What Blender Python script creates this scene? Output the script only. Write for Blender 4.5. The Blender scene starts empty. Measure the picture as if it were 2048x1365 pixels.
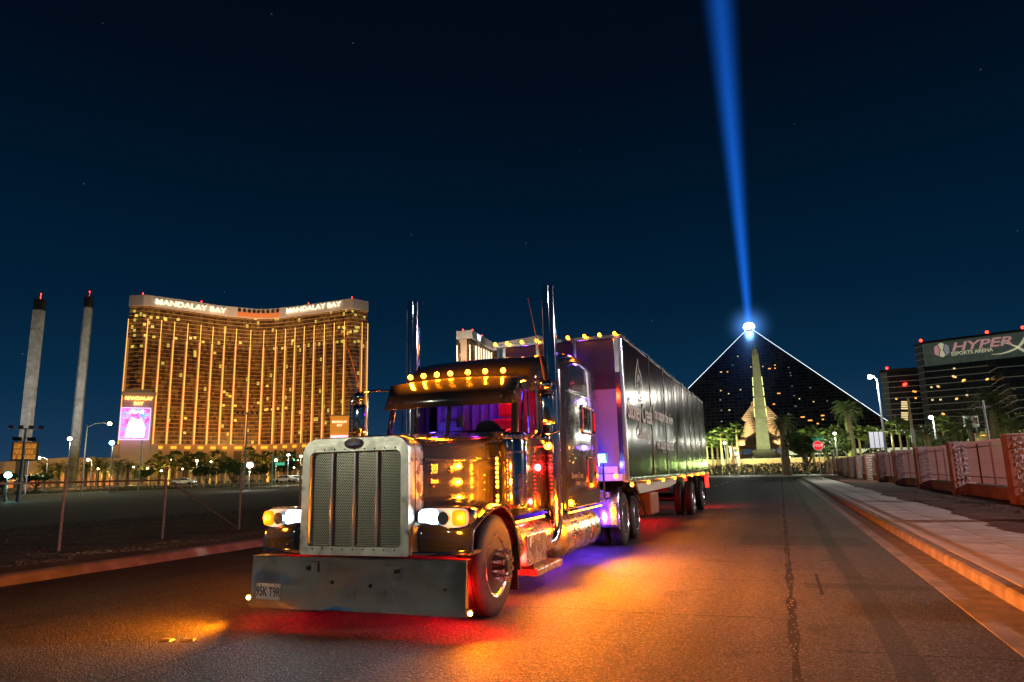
import bpy, bmesh, math, random
from mathutils import Vector, Matrix
random.seed(7)
R = math.radians
PI = math.pi
SC = bpy.context.scene
COL = SC.collection
# ------------------------------------------------------------------ camera
EYE = 1.4915
PITCH, ROLL, YAW, FPX = 0.1886, -0.0231, 0.3623, 1376.0
fw = Vector((-math.sin(YAW)*math.cos(PITCH), math.cos(YAW)*math.cos(PITCH), math.sin(PITCH)))
r0 = Vector((math.cos(YAW), math.sin(YAW), 0)); u0 = r0.cross(fw)
cr = math.cos(ROLL)*r0 + math.sin(ROLL)*u0
cu = -math.sin(ROLL)*r0 + math.cos(ROLL)*u0
cd = bpy.data.cameras.new('camera'); cam = bpy.data.objects.new('camera', cd); COL.objects.link(cam)
cd.sensor_width = 36; cd.lens = 36*FPX/2048; cd.clip_start = .1; cd.clip_end = 6000
cam.matrix_world = Matrix(((cr.x, cu.x, -fw.x, 0), (cr.y, cu.y, -fw.y, 0), (cr.z, cu.z, -fw.z, EYE), (0, 0, 0, 1)))
SC.camera = cam
# ------------------------------------------------------------------ night sky
W = bpy.data.worlds.new('World'); SC.world = W; W.use_nodes = True
nt = W.node_tree; nt.nodes.clear()
out = nt.nodes.new('ShaderNodeOutputWorld'); bg = nt.nodes.new('ShaderNodeBackground')
tc = nt.nodes.new('ShaderNodeTexCoord'); sx = nt.nodes.new('ShaderNodeSeparateXYZ'); rp = nt.nodes.new('ShaderNodeValToRGB')
nt.links.new(tc.outputs['Generated'], sx.inputs[0])
sky_noise = nt.nodes.new('ShaderNodeTexNoise'); sky_noise.inputs['Scale'].default_value = 2.2; sky_noise.inputs['Detail'].default_value = 3
ma = nt.nodes.new('ShaderNodeMath'); ma.operation = 'MULTIPLY_ADD'; ma.inputs[1].default_value = .05; ma.inputs[2].default_value = -.025
nt.links.new(tc.outputs['Generated'], sky_noise.inputs['Vector']); nt.links.new(sky_noise.outputs['Fac'], ma.inputs[0])
ad = nt.nodes.new('ShaderNodeMath'); ad.operation = 'ADD'
nt.links.new(sx.outputs['Z'], ad.inputs[0]); nt.links.new(ma.outputs[0], ad.inputs[1]); nt.links.new(ad.outputs[0], rp.inputs[0])
E = rp.color_ramp.elements
def srgb(r, g, b):
    f = lambda c: (c/255/12.92) if c/255 <= .04045 else ((c/255+.055)/1.055)**2.4
    return (f(r), f(g), f(b), 1)
E[0].position = 0.0; E[0].color = srgb(36, 66, 94)
E[1].position = 1.0; E[1].color = srgb(1, 6, 16)
for p_, c_ in ((.05, srgb(24, 54, 82)), (.12, srgb(9, 43, 69)), (.22, srgb(3, 31, 54)), (.36, srgb(1, 22, 42)), (.52, srgb(2, 12, 26))):
    e_ = E.new(p_); e_.color = c_
# the few stars that the exposure caught
vor = nt.nodes.new('ShaderNodeTexVoronoi'); vor.inputs['Scale'].default_value = 26
nt.links.new(tc.outputs['Generated'], vor.inputs['Vector'])
lt = nt.nodes.new('ShaderNodeMath'); lt.operation = 'LESS_THAN'; lt.inputs[1].default_value = .022
nt.links.new(vor.outputs['Distance'], lt.inputs[0])
mul = nt.nodes.new('ShaderNodeMath'); mul.operation = 'MULTIPLY'; mul.inputs[1].default_value = .05
nt.links.new(lt.outputs[0], mul.inputs[0])
addc = nt.nodes.new('ShaderNodeMixRGB'); addc.blend_type = 'ADD'; addc.inputs[0].default_value = 1
nt.links.new(rp.outputs[0], addc.inputs[1]); nt.links.new(mul.outputs[0], addc.inputs[2])
nt.links.new(addc.outputs[0], bg.inputs[0]); bg.inputs[1].default_value = 1.0; nt.links.new(bg.outputs[0], out.inputs[0])
SC.view_settings.view_transform = 'Standard'; SC.view_settings.look = 'None'
SC.view_settings.gamma = 1; SC.view_settings.exposure = 0; SC.view_settings.use_curve_mapping = False

# ------------------------------------------------------------------ materials
MATS = {}
def mat(name, col, rough=.6, metal=0., noise=0., nscale=4., bump=0., bscale=None, emis=None, es=0., col2=None, coat=0., coatr=.04, rnoise=0., spec=None, detail=5):
    if name in MATS: return MATS[name]
    m = bpy.data.materials.new(name); m.use_nodes = True; t = m.node_tree; b = t.nodes['Principled BSDF']
    b.inputs['Base Color'].default_value = (*col, 1); b.inputs['Roughness'].default_value = rough; b.inputs['Metallic'].default_value = metal
    if spec is not None: b.inputs['Specular IOR Level'].default_value = spec
    if coat: b.inputs['Coat Weight'].default_value = coat; b.inputs['Coat Roughness'].default_value = coatr
    if noise or bump or rnoise:
        c = t.nodes.new('ShaderNodeTexCoord'); n = t.nodes.new('ShaderNodeTexNoise'); n.inputs['Scale'].default_value = nscale; n.inputs['Detail'].default_value = detail
        t.links.new(c.outputs['Object'], n.inputs['Vector'])
        if noise:
            r = t.nodes.new('ShaderNodeValToRGB'); r.color_ramp.elements[0].position = .3; r.color_ramp.elements[1].position = .7
            a = col; z = col2 or tuple(min(1, x*(1+noise)) for x in col); a = tuple(x*(1-noise) for x in col) if not col2 else col
            r.color_ramp.elements[0].color = (*a, 1); r.color_ramp.elements[1].color = (*z, 1)
            t.links.new(n.outputs['Fac'], r.inputs[0]); t.links.new(r.outputs[0], b.inputs['Base Color'])
        if rnoise:
            mr = t.nodes.new('ShaderNodeMapRange'); mr.inputs[1].default_value = .3; mr.inputs[2].default_value = .7
            mr.inputs[3].default_value = max(.02, rough-rnoise); mr.inputs[4].default_value = min(1, rough+rnoise)
            t.links.new(n.outputs['Fac'], mr.inputs[0]); t.links.new(mr.outputs[0], b.inputs['Roughness'])
        if bump:
            n2 = t.nodes.new('ShaderNodeTexNoise'); n2.inputs['Scale'].default_value = bscale or nscale*4; n2.inputs['Detail'].default_value = 4
            t.links.new(c.outputs['Object'], n2.inputs['Vector'])
            bp = t.nodes.new('ShaderNodeBump'); bp.inputs['Strength'].default_value = 1; bp.inputs['Distance'].default_value = bump
            t.links.new(n2.outputs['Fac'], bp.inputs['Height']); t.links.new(bp.outputs[0], b.inputs['Normal'])
    if emis:
        b.inputs['Emission Color'].default_value = (*emis, 1); b.inputs['Emission Strength'].default_value = es
        if es < 1.5: m.cycles.emission_sampling = 'NONE'
    MATS[name] = m; return m
AMB = (1, .30, .015); RED = (1, .012, .008); BLU = (.10, .04, 1); WHT = (.86, .93, 1)
paint = mat('black_truck_paint', (.030, .029, .030), .13, 0, coat=1., bump=.0006, bscale=5, nscale=5, rnoise=.05)
chrome = mat('chrome', (.80, .78, .76), .11, 1, bump=.0008, bscale=6, nscale=6, rnoise=.03)
stackc = mat('stack_chrome', (.62, .62, .68), .06, 1)
alu = mat('polished_aluminium', (.78, .77, .74), .30, 1, noise=.12, nscale=9, bump=.004, bscale=5, rnoise=.12)
bumpm = mat('scuffed_bumper_steel', (.66, .65, .62), .12, 1, noise=.14, nscale=4.5, bump=.006, bscale=1.6, rnoise=.09, detail=3)
tankm = mat('tank_aluminium', (.8, .79, .77), .27, 1, bump=.002, bscale=4, nscale=6, rnoise=.06)
rubber = mat('tyre_rubber', (.022, .021, .02), .72, 0, noise=.3, nscale=18, bump=.003, bscale=60)
blackp = mat('black_plastic', (.015, .015, .016), .5, 0, noise=.3, nscale=12)
blackm = mat('dark_frame_steel', (.02, .02, .022), .5, .4, noise=.4, nscale=8)
amb_l = mat('amber_lens_lit', (1, .3, .02), .3, emis=(1, .24, .008), es=22)
amb_m = mat('amber_lens_soft', (1, .3, .02), .3, emis=(1, .17, .004), es=1.3)
amb_d = mat('amber_led_lit', (1, .3, .02), .3, emis=(1, .34, .02), es=16)
red_l = mat('red_lens_lit', (.8, .02, .02), .3, emis=RED, es=9)
red_g = mat('red_gasket', (.55, .01, .012), .35, emis=RED, es=.35)
wht_l = mat('white_lens_lit', (.9, .95, 1), .2, emis=(.72, .9, 1), es=5)
wht_s = mat('white_lens_soft', (.8, .85, .9), .12, emis=(.45, .72, 1), es=.28)
teal_l = mat('teal_work_lens', (.5, .9, 1), .2, emis=(.12, .75, 1), es=14)
glow_w = mat('street_lamp_lens', (1, 1, .9), .3, emis=(1, .95, .75), es=30)
glow_y = mat('warm_lamp_lens', (1, .9, .6), .3, emis=(1, .74, .35), es=22)
glow_t = mat('teal_lamp_lens', (.6, 1, .95), .3, emis=(.35, 1, .85), es=40)
glow_r = mat('beacon_lens', (1, .1, .1), .3, emis=(1, .02, .01), es=14)

# ------------------------------------------------------------------ mesh builder
class MB:
    def __init__(s): s.v = []; s.f = []
    def add(s, vs, fs):
        n = len(s.v); s.v += [tuple(x) for x in vs]; s.f += [tuple(i+n for i in q) for q in fs]; return s
    def box(s, x0, x1, y0, y1, z0, z1, M=None):
        vs = [Vector((x, y, z)) for z in (z0, z1) for y in (y0, y1) for x in (x0, x1)]
        if M is not None: vs = [M @ v for v in vs]
        return s.add(vs, [(0, 2, 3, 1), (4, 5, 7, 6), (0, 1, 5, 4), (2, 6, 7, 3), (0, 4, 6, 2), (1, 3, 7, 5)])
    def tube(s, pts, r, n=8, cap=True):
        P = [Vector(p) for p in pts]; rs = r if isinstance(r, (list, tuple)) else [r]*len(P); rings = []
        up = None
        for i, p in enumerate(P):
            d = (P[min(i+1, len(P)-1)]-P[max(i-1, 0)]).normalized()
            if up is None: up = d.orthogonal().normalized()
            else: up = (up-d*up.dot(d)).normalized()
            w = d.cross(up)
            rings.append([p+(up*math.cos(2*PI*k/n)+w*math.sin(2*PI*k/n))*rs[i] for k in range(n)])
        vs = [v for q in rings for v in q]
        fs = [(i*n+k, i*n+(k+1) % n, (i+1)*n+(k+1) % n, (i+1)*n+k) for i in range(len(P)-1) for k in range(n)]
        if cap: fs += [tuple(range(n))[::-1], tuple((len(P)-1)*n+k for k in range(n))]
        return s.add(vs, fs)
    def lathe(s, prof, n=24, axis='z', c=(0, 0, 0), M=None):
        vs = []
        for r, h in prof:
            for k in range(n):
                a = 2*PI*k/n; q = (r*math.cos(a), r*math.sin(a), h)
                if axis == 'x': q = (h, q[0], q[1])
                if axis == 'y': q = (q[0], h, q[1])
                q = Vector(q)+Vector(c)
                vs.append(M @ q if M is not None else q)
        fs = [(i*n+k, i*n+(k+1) % n, (i+1)*n+(k+1) % n, (i+1)*n+k) for i in range(len(prof)-1) for k in range(n)]
        if prof[0][0] > 1e-5: fs.append(tuple(range(n))[::-1])
        if prof[-1][0] > 1e-5: fs.append(tuple((len(prof)-1)*n+k for k in range(n)))
        return s.add(vs, fs)
    def sphere(s, c, r, n=10, m=6, sc=(1, 1, 1)):
        c = Vector(c); vs = []
        for i in range(m+1):
            t = PI*i/m
            for k in range(n):
                a = 2*PI*k/n; vs.append((c.x+r*sc[0]*math.sin(t)*math.cos(a), c.y+r*sc[1]*math.sin(t)*math.sin(a), c.z+r*sc[2]*math.cos(t)))
        return s.add(vs, [(i*n+k, (i+1)*n+k, (i+1)*n+(k+1) % n, i*n+(k+1) % n) for i in range(m) for k in range(n)])
    def prism(s, poly, lo, hi, axis='y', M=None):
        n = len(poly); vs = []
        for h in (lo, hi):
            for a, b in poly:
                q = {'x': (h, a, b), 'y': (a, h, b), 'z': (a, b, h)}[axis]; q = Vector(q)
                vs.append(M @ q if M is not None else q)
        return s.add(vs, [tuple(range(n))[::-1], tuple(range(n, 2*n))]+[(k, (k+1) % n, n+(k+1) % n, n+k) for k in range(n)])
    def loft(s, rings, closed=True, cap=False):
        n = len(rings[0]); vs = [v for q in rings for v in q]; kk = n if closed else n-1
        fs = [(i*n+k, i*n+(k+1) % n, (i+1)*n+(k+1) % n, (i+1)*n+k) for i in range(len(rings)-1) for k in range(kk)]
        if cap: fs += [tuple(range(n))[::-1], tuple((len(rings)-1)*n+k for k in range(n))]
        return s.add(vs, fs)
    def quad(s, a, b, c, d): return s.add([a, b, c, d], [(0, 1, 2, 3)])
    def build(s, name, m, parent=None, smooth=False, bevel=0, auto=None, seg=2, loc=None):
        me = bpy.data.meshes.new(name); me.from_pydata(s.v, [], s.f); me.materials.append(m)
        if smooth:
            for p in me.polygons: p.use_smooth = True
            if auto is None: auto = 40
            try: me.set_sharp_from_angle(angle=R(auto))
            except Exception: pass
        me.update()
        o = bpy.data.objects.new(name, me); COL.objects.link(o)
        if parent is not None: o.parent = parent
        if loc: o.location = loc
        if bevel:
            b = o.modifiers.new('bevel', 'BEVEL'); b.width = bevel; b.segments = seg; b.limit_method = 'ANGLE'; b.angle_limit = R(35)
        return o
def fixn(o):
    bm = bmesh.new(); bm.from_mesh(o.data); bmesh.ops.recalc_face_normals(bm, faces=bm.faces); bm.to_mesh(o.data); bm.free(); return o
def tag(o, label=None, cat=None, group=None, kind=None):
    if label: o['label'] = label
    if cat: o['category'] = cat
    if group: o['group'] = group
    if kind: o['kind'] = kind
    return o
def thing(name, label, cat, loc=(0, 0, 0), rz=0, group=None):
    o = bpy.data.objects.new(name, None); COL.objects.link(o); o.location = loc; o.rotation_euler = (0, 0, rz); o.empty_display_size = .3
    return tag(o, label, cat, group)
def struct(o): return tag(o, kind='structure')
def dup(root, loc=None, rz=None, label=None, scale=None):
    c = root.copy(); COL.objects.link(c)
    if loc is not None: c.location = loc
    if rz is not None: c.rotation_euler.z = rz
    if scale: c.scale = (scale,)*3
    if label: c['label'] = label
    for ch in list(root.children):
        d = ch.copy(); COL.objects.link(d); d.parent = c
        for g in list(ch.children):
            e = g.copy(); COL.objects.link(e); e.parent = d
    return c
def share(o, parent, loc=(0, 0, 0), rot=None, label=None, name=None):   # a like piece: same mesh data
    c = o.copy(); COL.objects.link(c); c.parent = parent; c.location = loc
    if rot: c.rotation_euler = rot
    return c
def lamp(name, loc, power, col, parent=None, rad=.04, spot=None, aim=None, blend=.6):
    d = bpy.data.lights.new(name, 'SPOT' if spot else 'POINT'); d.energy = power; d.color = col; d.shadow_soft_size = rad
    if spot: d.spot_size = R(spot); d.spot_blend = blend
    o = bpy.data.objects.new(name, d); COL.objects.link(o); o.location = loc
    if parent is not None: o.parent = parent
    if aim is not None: o.rotation_euler = (Vector(aim)-Vector(loc)).to_track_quat('-Z', 'Y').to_euler()
    return o
def text(name, s, m, size, parent=None, M=None, ext=.01, shear=0, off=0, sx=1., align='CENTER', space=1.):
    c = bpy.data.curves.new(name, 'FONT'); c.body = s; c.size = size; c.extrude = ext; c.shear = shear; c.offset = off; c.align_x = align; c.align_y = 'CENTER'; c.space_character = space
    c.resolution_u = 3
    o = bpy.data.objects.new(name, c); COL.objects.link(o)
    me = bpy.data.meshes.new_from_object(o); bpy.data.objects.remove(o)
    me.materials.clear(); me.materials.append(m)
    S = Matrix.Diagonal((sx, 1, 1, 1)); me.transform((M or Matrix()) @ S)
    n = bpy.data.objects.new(name, me); COL.objects.link(n)
    if parent is not None: n.parent = parent
    return n
def split_words(o, n, axis):
    bm = bmesh.new(); bm.from_mesh(o.data); seen = set(); isl = []
    for v in bm.verts:
        if v.index in seen: continue
        st = [v]; seen.add(v.index); g_ = []
        while st:
            q = st.pop(); g_.append(q.index)
            for e_ in q.link_edges:
                r_ = e_.other_vert(q)
                if r_.index not in seen: seen.add(r_.index); st.append(r_)
        xs = [o.data.vertices[k].co.dot(axis) for k in g_]; isl.append((min(xs), max(xs), g_))
    bm.free(); isl.sort(key=lambda q: (q[0]+q[1])/2); gaps = []; hi = isl[0][1]
    for k in range(1, len(isl)): gaps.append((isl[k][0]-hi, k)); hi = max(hi, isl[k][1])
    cuts = sorted(k for g_, k in sorted(gaps)[-(n-1):]); cuts = [0]+cuts+[len(isl)]
    for a, b_ in zip(cuts[:-1], cuts[1:]):
        keep = set(i for q in isl[a:b_] for i in q[2]); me = o.data.copy(); bm = bmesh.new(); bm.from_mesh(me); bm.verts.ensure_lookup_table()
        bmesh.ops.delete(bm, geom=[v for v in bm.verts if v.index not in keep], context='VERTS'); bm.to_mesh(me); bm.free()
        c = bpy.data.objects.new(o.name.split('.')[0], me); COL.objects.link(c); c.parent = o.parent
    bpy.data.objects.remove(o)
def facing(loc, az):   # text frame: reads from the side the azimuth points away from (az = direction of view)
    return Matrix.Translation(loc) @ Matrix.Rotation(-az, 4, 'Z') @ Matrix.Rotation(PI/2, 4, 'X')
def pol(az, D, z=0):
    a = R(az); return Vector((D*math.sin(a), D*math.cos(a), z))
def hgt(el, D): return EYE+D*math.tan(R(el))
# ================================================================== ground
def road_mat():
    m = bpy.data.materials.new('old_asphalt'); m.use_nodes = True; t = m.node_tree; N = t.nodes; L = t.links; b = N['Principled BSDF']
    tc = N.new('ShaderNodeTexCoord'); sp = N.new('ShaderNodeSeparateXYZ'); L.new(tc.outputs['Object'], sp.inputs[0])
    def noise(sc, det=5, vec=None, dist=0):
        n = N.new('ShaderNodeTexNoise'); n.inputs['Scale'].default_value = sc; n.inputs['Detail'].default_value = det; n.inputs['Distortion'].default_value = dist
        L.new(vec or tc.outputs['Object'], n.inputs['Vector']); return n.outputs['Fac']
    def M(op, a, bb=None, c=None):
        n = N.new('ShaderNodeMath'); n.operation = op
        for i, x in enumerate((a, bb, c)):
            if x is None: continue
            if isinstance(x, (int, float)): n.inputs[i].default_value = x
            else: L.new(x, n.inputs[i])
        return n.outputs[0]
    big = noise(.35, 6, dist=.4)
    v = N.new('ShaderNodeTexVoronoi'); v.inputs['Scale'].default_value = 75; L.new(tc.outputs['Object'], v.inputs['Vector'])
    v2 = N.new('ShaderNodeTexVoronoi'); v2.inputs['Scale'].default_value = 31; L.new(tc.outputs['Object'], v2.inputs['Vector'])
    # streaks along the driving direction
    mp = N.new('ShaderNodeMapping'); mp.inputs['Scale'].default_value = (1.6, .05, 1); L.new(tc.outputs['Object'], mp.inputs[0])
    st = noise(1.3, 5, mp.outputs[0])
    cr = N.new('ShaderNodeValToRGB'); cr.color_ramp.elements[0].position = .32; cr.color_ramp.elements[1].position = .72
    cr.color_ramp.elements[0].color = (.018, .017, .016, 1); cr.color_ramp.elements[1].color = (.078, .074, .069, 1)
    L.new(M('MULTIPLY_ADD', st, .45, M('MULTIPLY', big, .55)), cr.inputs[0])
    sepc = N.new('ShaderNodeSeparateColor'); L.new(v.outputs['Color'], sepc.inputs[0])
    sp1 = M('POWER', sepc.outputs[0], 5)                      # a few pale stones
    sp2 = M('MULTIPLY_ADD', sepc.outputs[1], .9, .55)
    mixm = N.new('ShaderNodeMixRGB'); mixm.blend_type = 'MULTIPLY'; mixm.inputs[0].default_value = 1; L.new(cr.outputs[0], mixm.inputs[1])
    cb = N.new('ShaderNodeCombineColor'); L.new(sp2, cb.inputs[0]); L.new(sp2, cb.inputs[1]); L.new(sp2, cb.inputs[2]); L.new(cb.outputs[0], mixm.inputs[2])
    mixa = N.new('ShaderNodeMixRGB'); L.new(M('MULTIPLY', sp1, .55), mixa.inputs[0]); L.new(mixm.outputs[0], mixa.inputs[1]); mixa.inputs[2].default_value = (.25, .24, .22, 1)
    # cracks: one long open joint and a few across it
    wob = M('MULTIPLY_ADD', noise(2.1, 6), .16, -.08); wob2 = M('MULTIPLY_ADD', noise(.5, 6), .5, -.25)
    fine = M('MULTIPLY_ADD', noise(14, 3), .05, -.025)
    x = M('ADD', M('ADD', sp.outputs['X'], M('MULTIPLY', wob, .14)), M('MULTIPLY', fine, .6)); y = M('ADD', M('ADD', sp.outputs['Y'], wob2), fine)
    width = M('MULTIPLY_ADD', noise(.9, 4), .14, -.030)
    def line(c, off, w, lo=None, hi=None, along=None):
        d = M('ABSOLUTE', M('SUBTRACT', c, off)); k = M('LESS_THAN', d, w)
        if lo is not None: k = M('MULTIPLY', k, M('MULTIPLY', M('GREATER_THAN', along, lo), M('LESS_THAN', along, hi)))
        return k
    X = sp.outputs['X']; Y = sp.outputs['Y']
    ck = line(x, -.02, width)
    for off, w, lo, hi in ((7.72, .012, -2.8, .0), (6.55, .014, .2, 1.7), (10.1, .01, -3.4, -.3), (11.3, .012, .0, .6), (13.1, .01, -6, 1.5), (16.5, .012, -2.5, 1.6), (20.4, .015, -11, 1.6), (27.3, .02, -11, 1.6), (35, .02, -11, 1.6), (4.2, .01, -4, -.4)):
        ck = M('MAXIMUM', ck, line(y, off, w, lo, hi, X))
    ck = M('MAXIMUM', ck, line(x, .33, .02, 9.2, 10.9, Y)); ck = M('MAXIMUM', ck, line(x, -4.9, .012, -5, 60, Y))
    mixc = N.new('ShaderNodeMixRGB'); L.new(ck, mixc.inputs[0]); L.new(mixa.outputs[0], mixc.inputs[1]); mixc.inputs[2].default_value = (.006, .006, .006, 1)
    # a band of tar seal and a broad darker patch on the right lane
    band = M('MULTIPLY', M('LESS_THAN', M('ABSOLUTE', M('SUBTRACT', M('ADD', X, M('MULTIPLY', wob2, .5)), .78)), .12), .55)
    mixd = N.new('ShaderNodeMixRGB'); L.new(band, mixd.inputs[0]); L.new(mixc.outputs[0], mixd.inputs[1]); mixd.inputs[2].default_value = (.016, .015, .015, 1)
    # utility-cut patches, wheel tracks and drip stains
    def rect(x0, x1, y0, y1): return M('MULTIPLY', M('MULTIPLY', M('GREATER_THAN', x, x0), M('LESS_THAN', x, x1)), M('MULTIPLY', M('GREATER_THAN', y, y0), M('LESS_THAN', y, y1)))
    pa = M('MAXIMUM', M('MAXIMUM', rect(-.9, 1.4, 14.6, 16.4), rect(-2.9, -.1, 24, 27.2)), M('MAXIMUM', rect(.15, 1.55, 9.7, 10.1), rect(-8.6, -6.2, 9.2, 11.4)))
    mp1 = N.new('ShaderNodeMixRGB'); mp1.blend_type = 'MULTIPLY'; L.new(M('MULTIPLY', pa, .55), mp1.inputs[0]); L.new(mixd.outputs[0], mp1.inputs[1]); mp1.inputs[2].default_value = (.35, .35, .35, 1)
    tw = M('ABSOLUTE', M('SUBTRACT', M('ABSOLUTE', M('ADD', X, 1.75)), .95)); tk = M('MULTIPLY', M('MAXIMUM', M('SUBTRACT', 1, M('DIVIDE', tw, .38)), 0.), .5)
    mp2 = N.new('ShaderNodeMixRGB'); mp2.blend_type = 'MULTIPLY'; L.new(M('MULTIPLY', tk, M('ADD', st, .3)), mp2.inputs[0]); L.new(mp1.outputs[0], mp2.inputs[1]); mp2.inputs[2].default_value = (.45, .45, .45, 1)
    sn = N.new('ShaderNodeMapRange'); sn.inputs[1].default_value = .60; sn.inputs[2].default_value = .72; L.new(noise(1.1, 7, dist=.6), sn.inputs[0])
    mp3 = N.new('ShaderNodeMixRGB'); mp3.blend_type = 'MULTIPLY'; L.new(M('MULTIPLY', sn.outputs[0], .7), mp3.inputs[0]); L.new(mp2.outputs[0], mp3.inputs[1]); mp3.inputs[2].default_value = (.3, .3, .3, 1)
    L.new(mp3.outputs[0], b.inputs['Base Color'])
    rr = M('MULTIPLY_ADD', big, .25, .55); L.new(rr, b.inputs['Roughness']); b.inputs['Specular IOR Level'].default_value = .16
    h = M('SUBTRACT', M('ADD', M('MULTIPLY', v.outputs['Distance'], .9), M('MULTIPLY', v2.outputs['Distance'], .8)), M('MULTIPLY', ck, 2.5))
    bp = N.new('ShaderNodeBump'); bp.inputs['Strength'].default_value = 1; bp.inputs['Distance'].default_value = .018
    L.new(h, bp.inputs['Height']); L.new(bp.outputs[0], b.inputs['Normal']); return m
asph = road_mat()
dirt = mat('dry_desert_dirt', (.095, .042, .028), .95, noise=.45, nscale=1.3, bump=.03, bscale=9, detail=9)
lotm = mat('dusty_lot', (.028, .021, .018), .95, noise=.35, nscale=.12, bump=.02, bscale=5, detail=10)
conc = mat('concrete', (.50, .48, .45), .85, noise=.22, nscale=2.2, bump=.003, bscale=40)
conc2 = mat('weathered_kerb_concrete', (.20, .18, .155), .85, noise=.35, nscale=3.3, bump=.008, bscale=14)
g = MB()
n_ = 40
g.add([(-1800, -600, -.06), (1800, -600, -.06), (1800, 2200, -.06), (-1800, 2200, -.06)], [(0, 1, 2, 3)])
struct(g.build('ground', lotm))
b = MB(); b.add([(-10.9, -30, 0), (1.62, -30, 0), (1.62, 92, 0), (-10.9, 92, 0)], [(0, 1, 2, 3)]); struct(b.build('road', asph))
b = MB(); b.add([(-90, 92, .0), (90, 92, .0), (90, 107, .0), (-90, 107, .0)], [(0, 1, 2, 3)]); struct(b.build('cross_street', asph))
b = MB(); b.box(-90, 90, 107, 126, -.05, .12); struct(b.build('far_pavement', conc))
# painted stop bar and arrow far down the road
pm = mat('worn_road_paint', (.5, .5, .48), .8, noise=.5, nscale=6)
b = MB()
for x0, x1, y0, y1 in ((-4.3, 1.2, 88.2, 88.7),): b.quad((x0, y0, .004), (x1, y0, .004), (x1, y1, .004), (x0, y1, .004))
for k in range(5): b.quad((-5.2, 60+k*6, .004), (-5.08, 60+k*6, .004), (-5.08, 62.6+k*6, .004), (-5.2, 62.6+k*6, .004))
struct(b.build('road_marking', pm))
# right-hand side: gutter pan, kerb, pavement, dirt verge
gp = bpy.data.objects.new('gutter', None); COL.objects.link(gp); struct(gp)
m1 = None
for k in range(31):
    y0 = -6+k*3.05
    w = MB(); w.box(1.62, 2.14, 0, 3.04, -.06, .006)
    if m1 is None: m1 = w.build('gutter_slab', conc2, gp, bevel=.006, loc=(0, y0, 0))
    else: share(m1, gp, (0, y0, 0))
kb = bpy.data.objects.new('kerb', None); COL.objects.link(kb); struct(kb)
w = MB(); w.prism([(2.14, -.05), (2.31, -.05), (2.31, .15), (2.19, .15), (2.155, .12)], 0, 3.04, 'y'); k1 = w.build('kerb_stone', conc2, kb, bevel=.008, loc=(0, -6, 0))
for k in range(1, 31): share(k1, kb, (0, -6+k*3.05, 0))
sw = bpy.data.objects.new('pavement', None); COL.objects.link(sw); struct(sw)
def slabmesh(x0, x1, seed):
    rr = random.Random(seed); w = MB(); n = 7; top = []
    # outer edge eaten unevenly by the dirt: kept straight here, dirt lies over it
    w.box(x0+.004, x1-.004, .016, 1.512, -.05, .152); return w
protos = [slabmesh(2.325, 3.32, 1).build('pavement_slab', conc, sw, bevel=.006, loc=(0, -6, 0)), slabmesh(3.335, 4.35, 2).build('pavement_slab', conc, sw, bevel=.006, loc=(0, -6, 0))]
for k in range(1, 62):
    for q in protos: share(q, sw, (0, -6+k*1.53, 0))
# verge: a sheet of dirt with a ragged inner edge lying over the slabs, rising to the wall
vg = MB(); rows = []
for j in range(0, 650):
    y = -8+j*.2; e = 4.22+.16*math.sin(j*.084)+.10*math.sin(j*.29)+random.uniform(-.09, .09) + (0 if y < 42 else (y-42)*.016)
    rows.append([(e, y, .148), (e+.12, y, .172+random.uniform(0, .012)), (e+.7, y, .16+random.uniform(-.02, .03)), (5.9, y, .12+random.uniform(-.03, .04)), (7.1, y, .1+random.uniform(-.02, .03)), (9.5, y, .05), (40, y, -.02)])
vg.loft(rows, closed=False); struct(vg.build('dirt_verge', dirt, smooth=True, auto=80))
b = MB()
b.prism([(40, -.055), (700, -.055), (700, 300), (40, 300)], 0, 0, 'z') if False else None
# left side: kerb, gravel strip
kl = bpy.data.objects.new('kerb', None); COL.objects.link(kl); struct(kl)
w = MB(); w.prism([(-11.0, -.05), (-10.93, .0), (-11.03, .12), (-11.08, .145), (-11.25, .145), (-11.28, -.05)], 0, 3.04, 'y'); k1 = w.build('kerb_stone', conc2, kl, bevel=.008, loc=(0, -8, 0))
for k in range(1, 33): share(k1, kl, (0, -8+k*3.05, 0))
rows = []
for j in range(0, 220):
    y = -10+j*.5; r = random.uniform
    rows.append([(-11.27, y, .12), (-11.9, y, .13+r(-.02, .03)), (-12.9, y, .07+r(-.04, .04)), (-14.2, y, .03+r(-.03, .03)), (-15.6, y, .0+r(-.03, .03)), (-18, y, -.02+r(-.02, .02)), (-23, y, -.058)])
w = MB(); w.loft([q[::-1] for q in rows], closed=False); struct(w.build('gravel_verge', dirt, smooth=True, auto=80))
stone = mat('gravel_stone', (.26, .21, .17), .9, noise=.4, nscale=25)
w = MB(); rr = random.Random(3)
def pebble(w, x, y, z, s):
    a = rr.random()*6; vs = []
    for k in range(5): t = a+k*1.2566; vs.append((x+s*math.cos(t)*rr.uniform(.7, 1.2), y+s*math.sin(t)*rr.uniform(.7, 1.2), z))
    vs.append((x+rr.uniform(-.2, .2)*s, y+rr.uniform(-.2, .2)*s, z+s*rr.uniform(.5, .9)))
    w.add(vs, [(k, (k+1) % 5, 5) for k in range(5)])
for k in range(5200):
    x = -11.35-abs(rr.gauss(0, 2.2)); y = rr.uniform(-2, 26)
    z = .11 if x > -12 else (.12-.05*(-12-x)*.75 if x > -14 else .0)
    pebble(w, x, y, z-.01, rr.choice((.012, .018, .02, .025, .03, .045)))
for k in range(1800):
    pebble(w, rr.uniform(-26, -14), rr.uniform(5, 34), -.045, rr.choice((.02, .03, .05, .07)))
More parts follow.
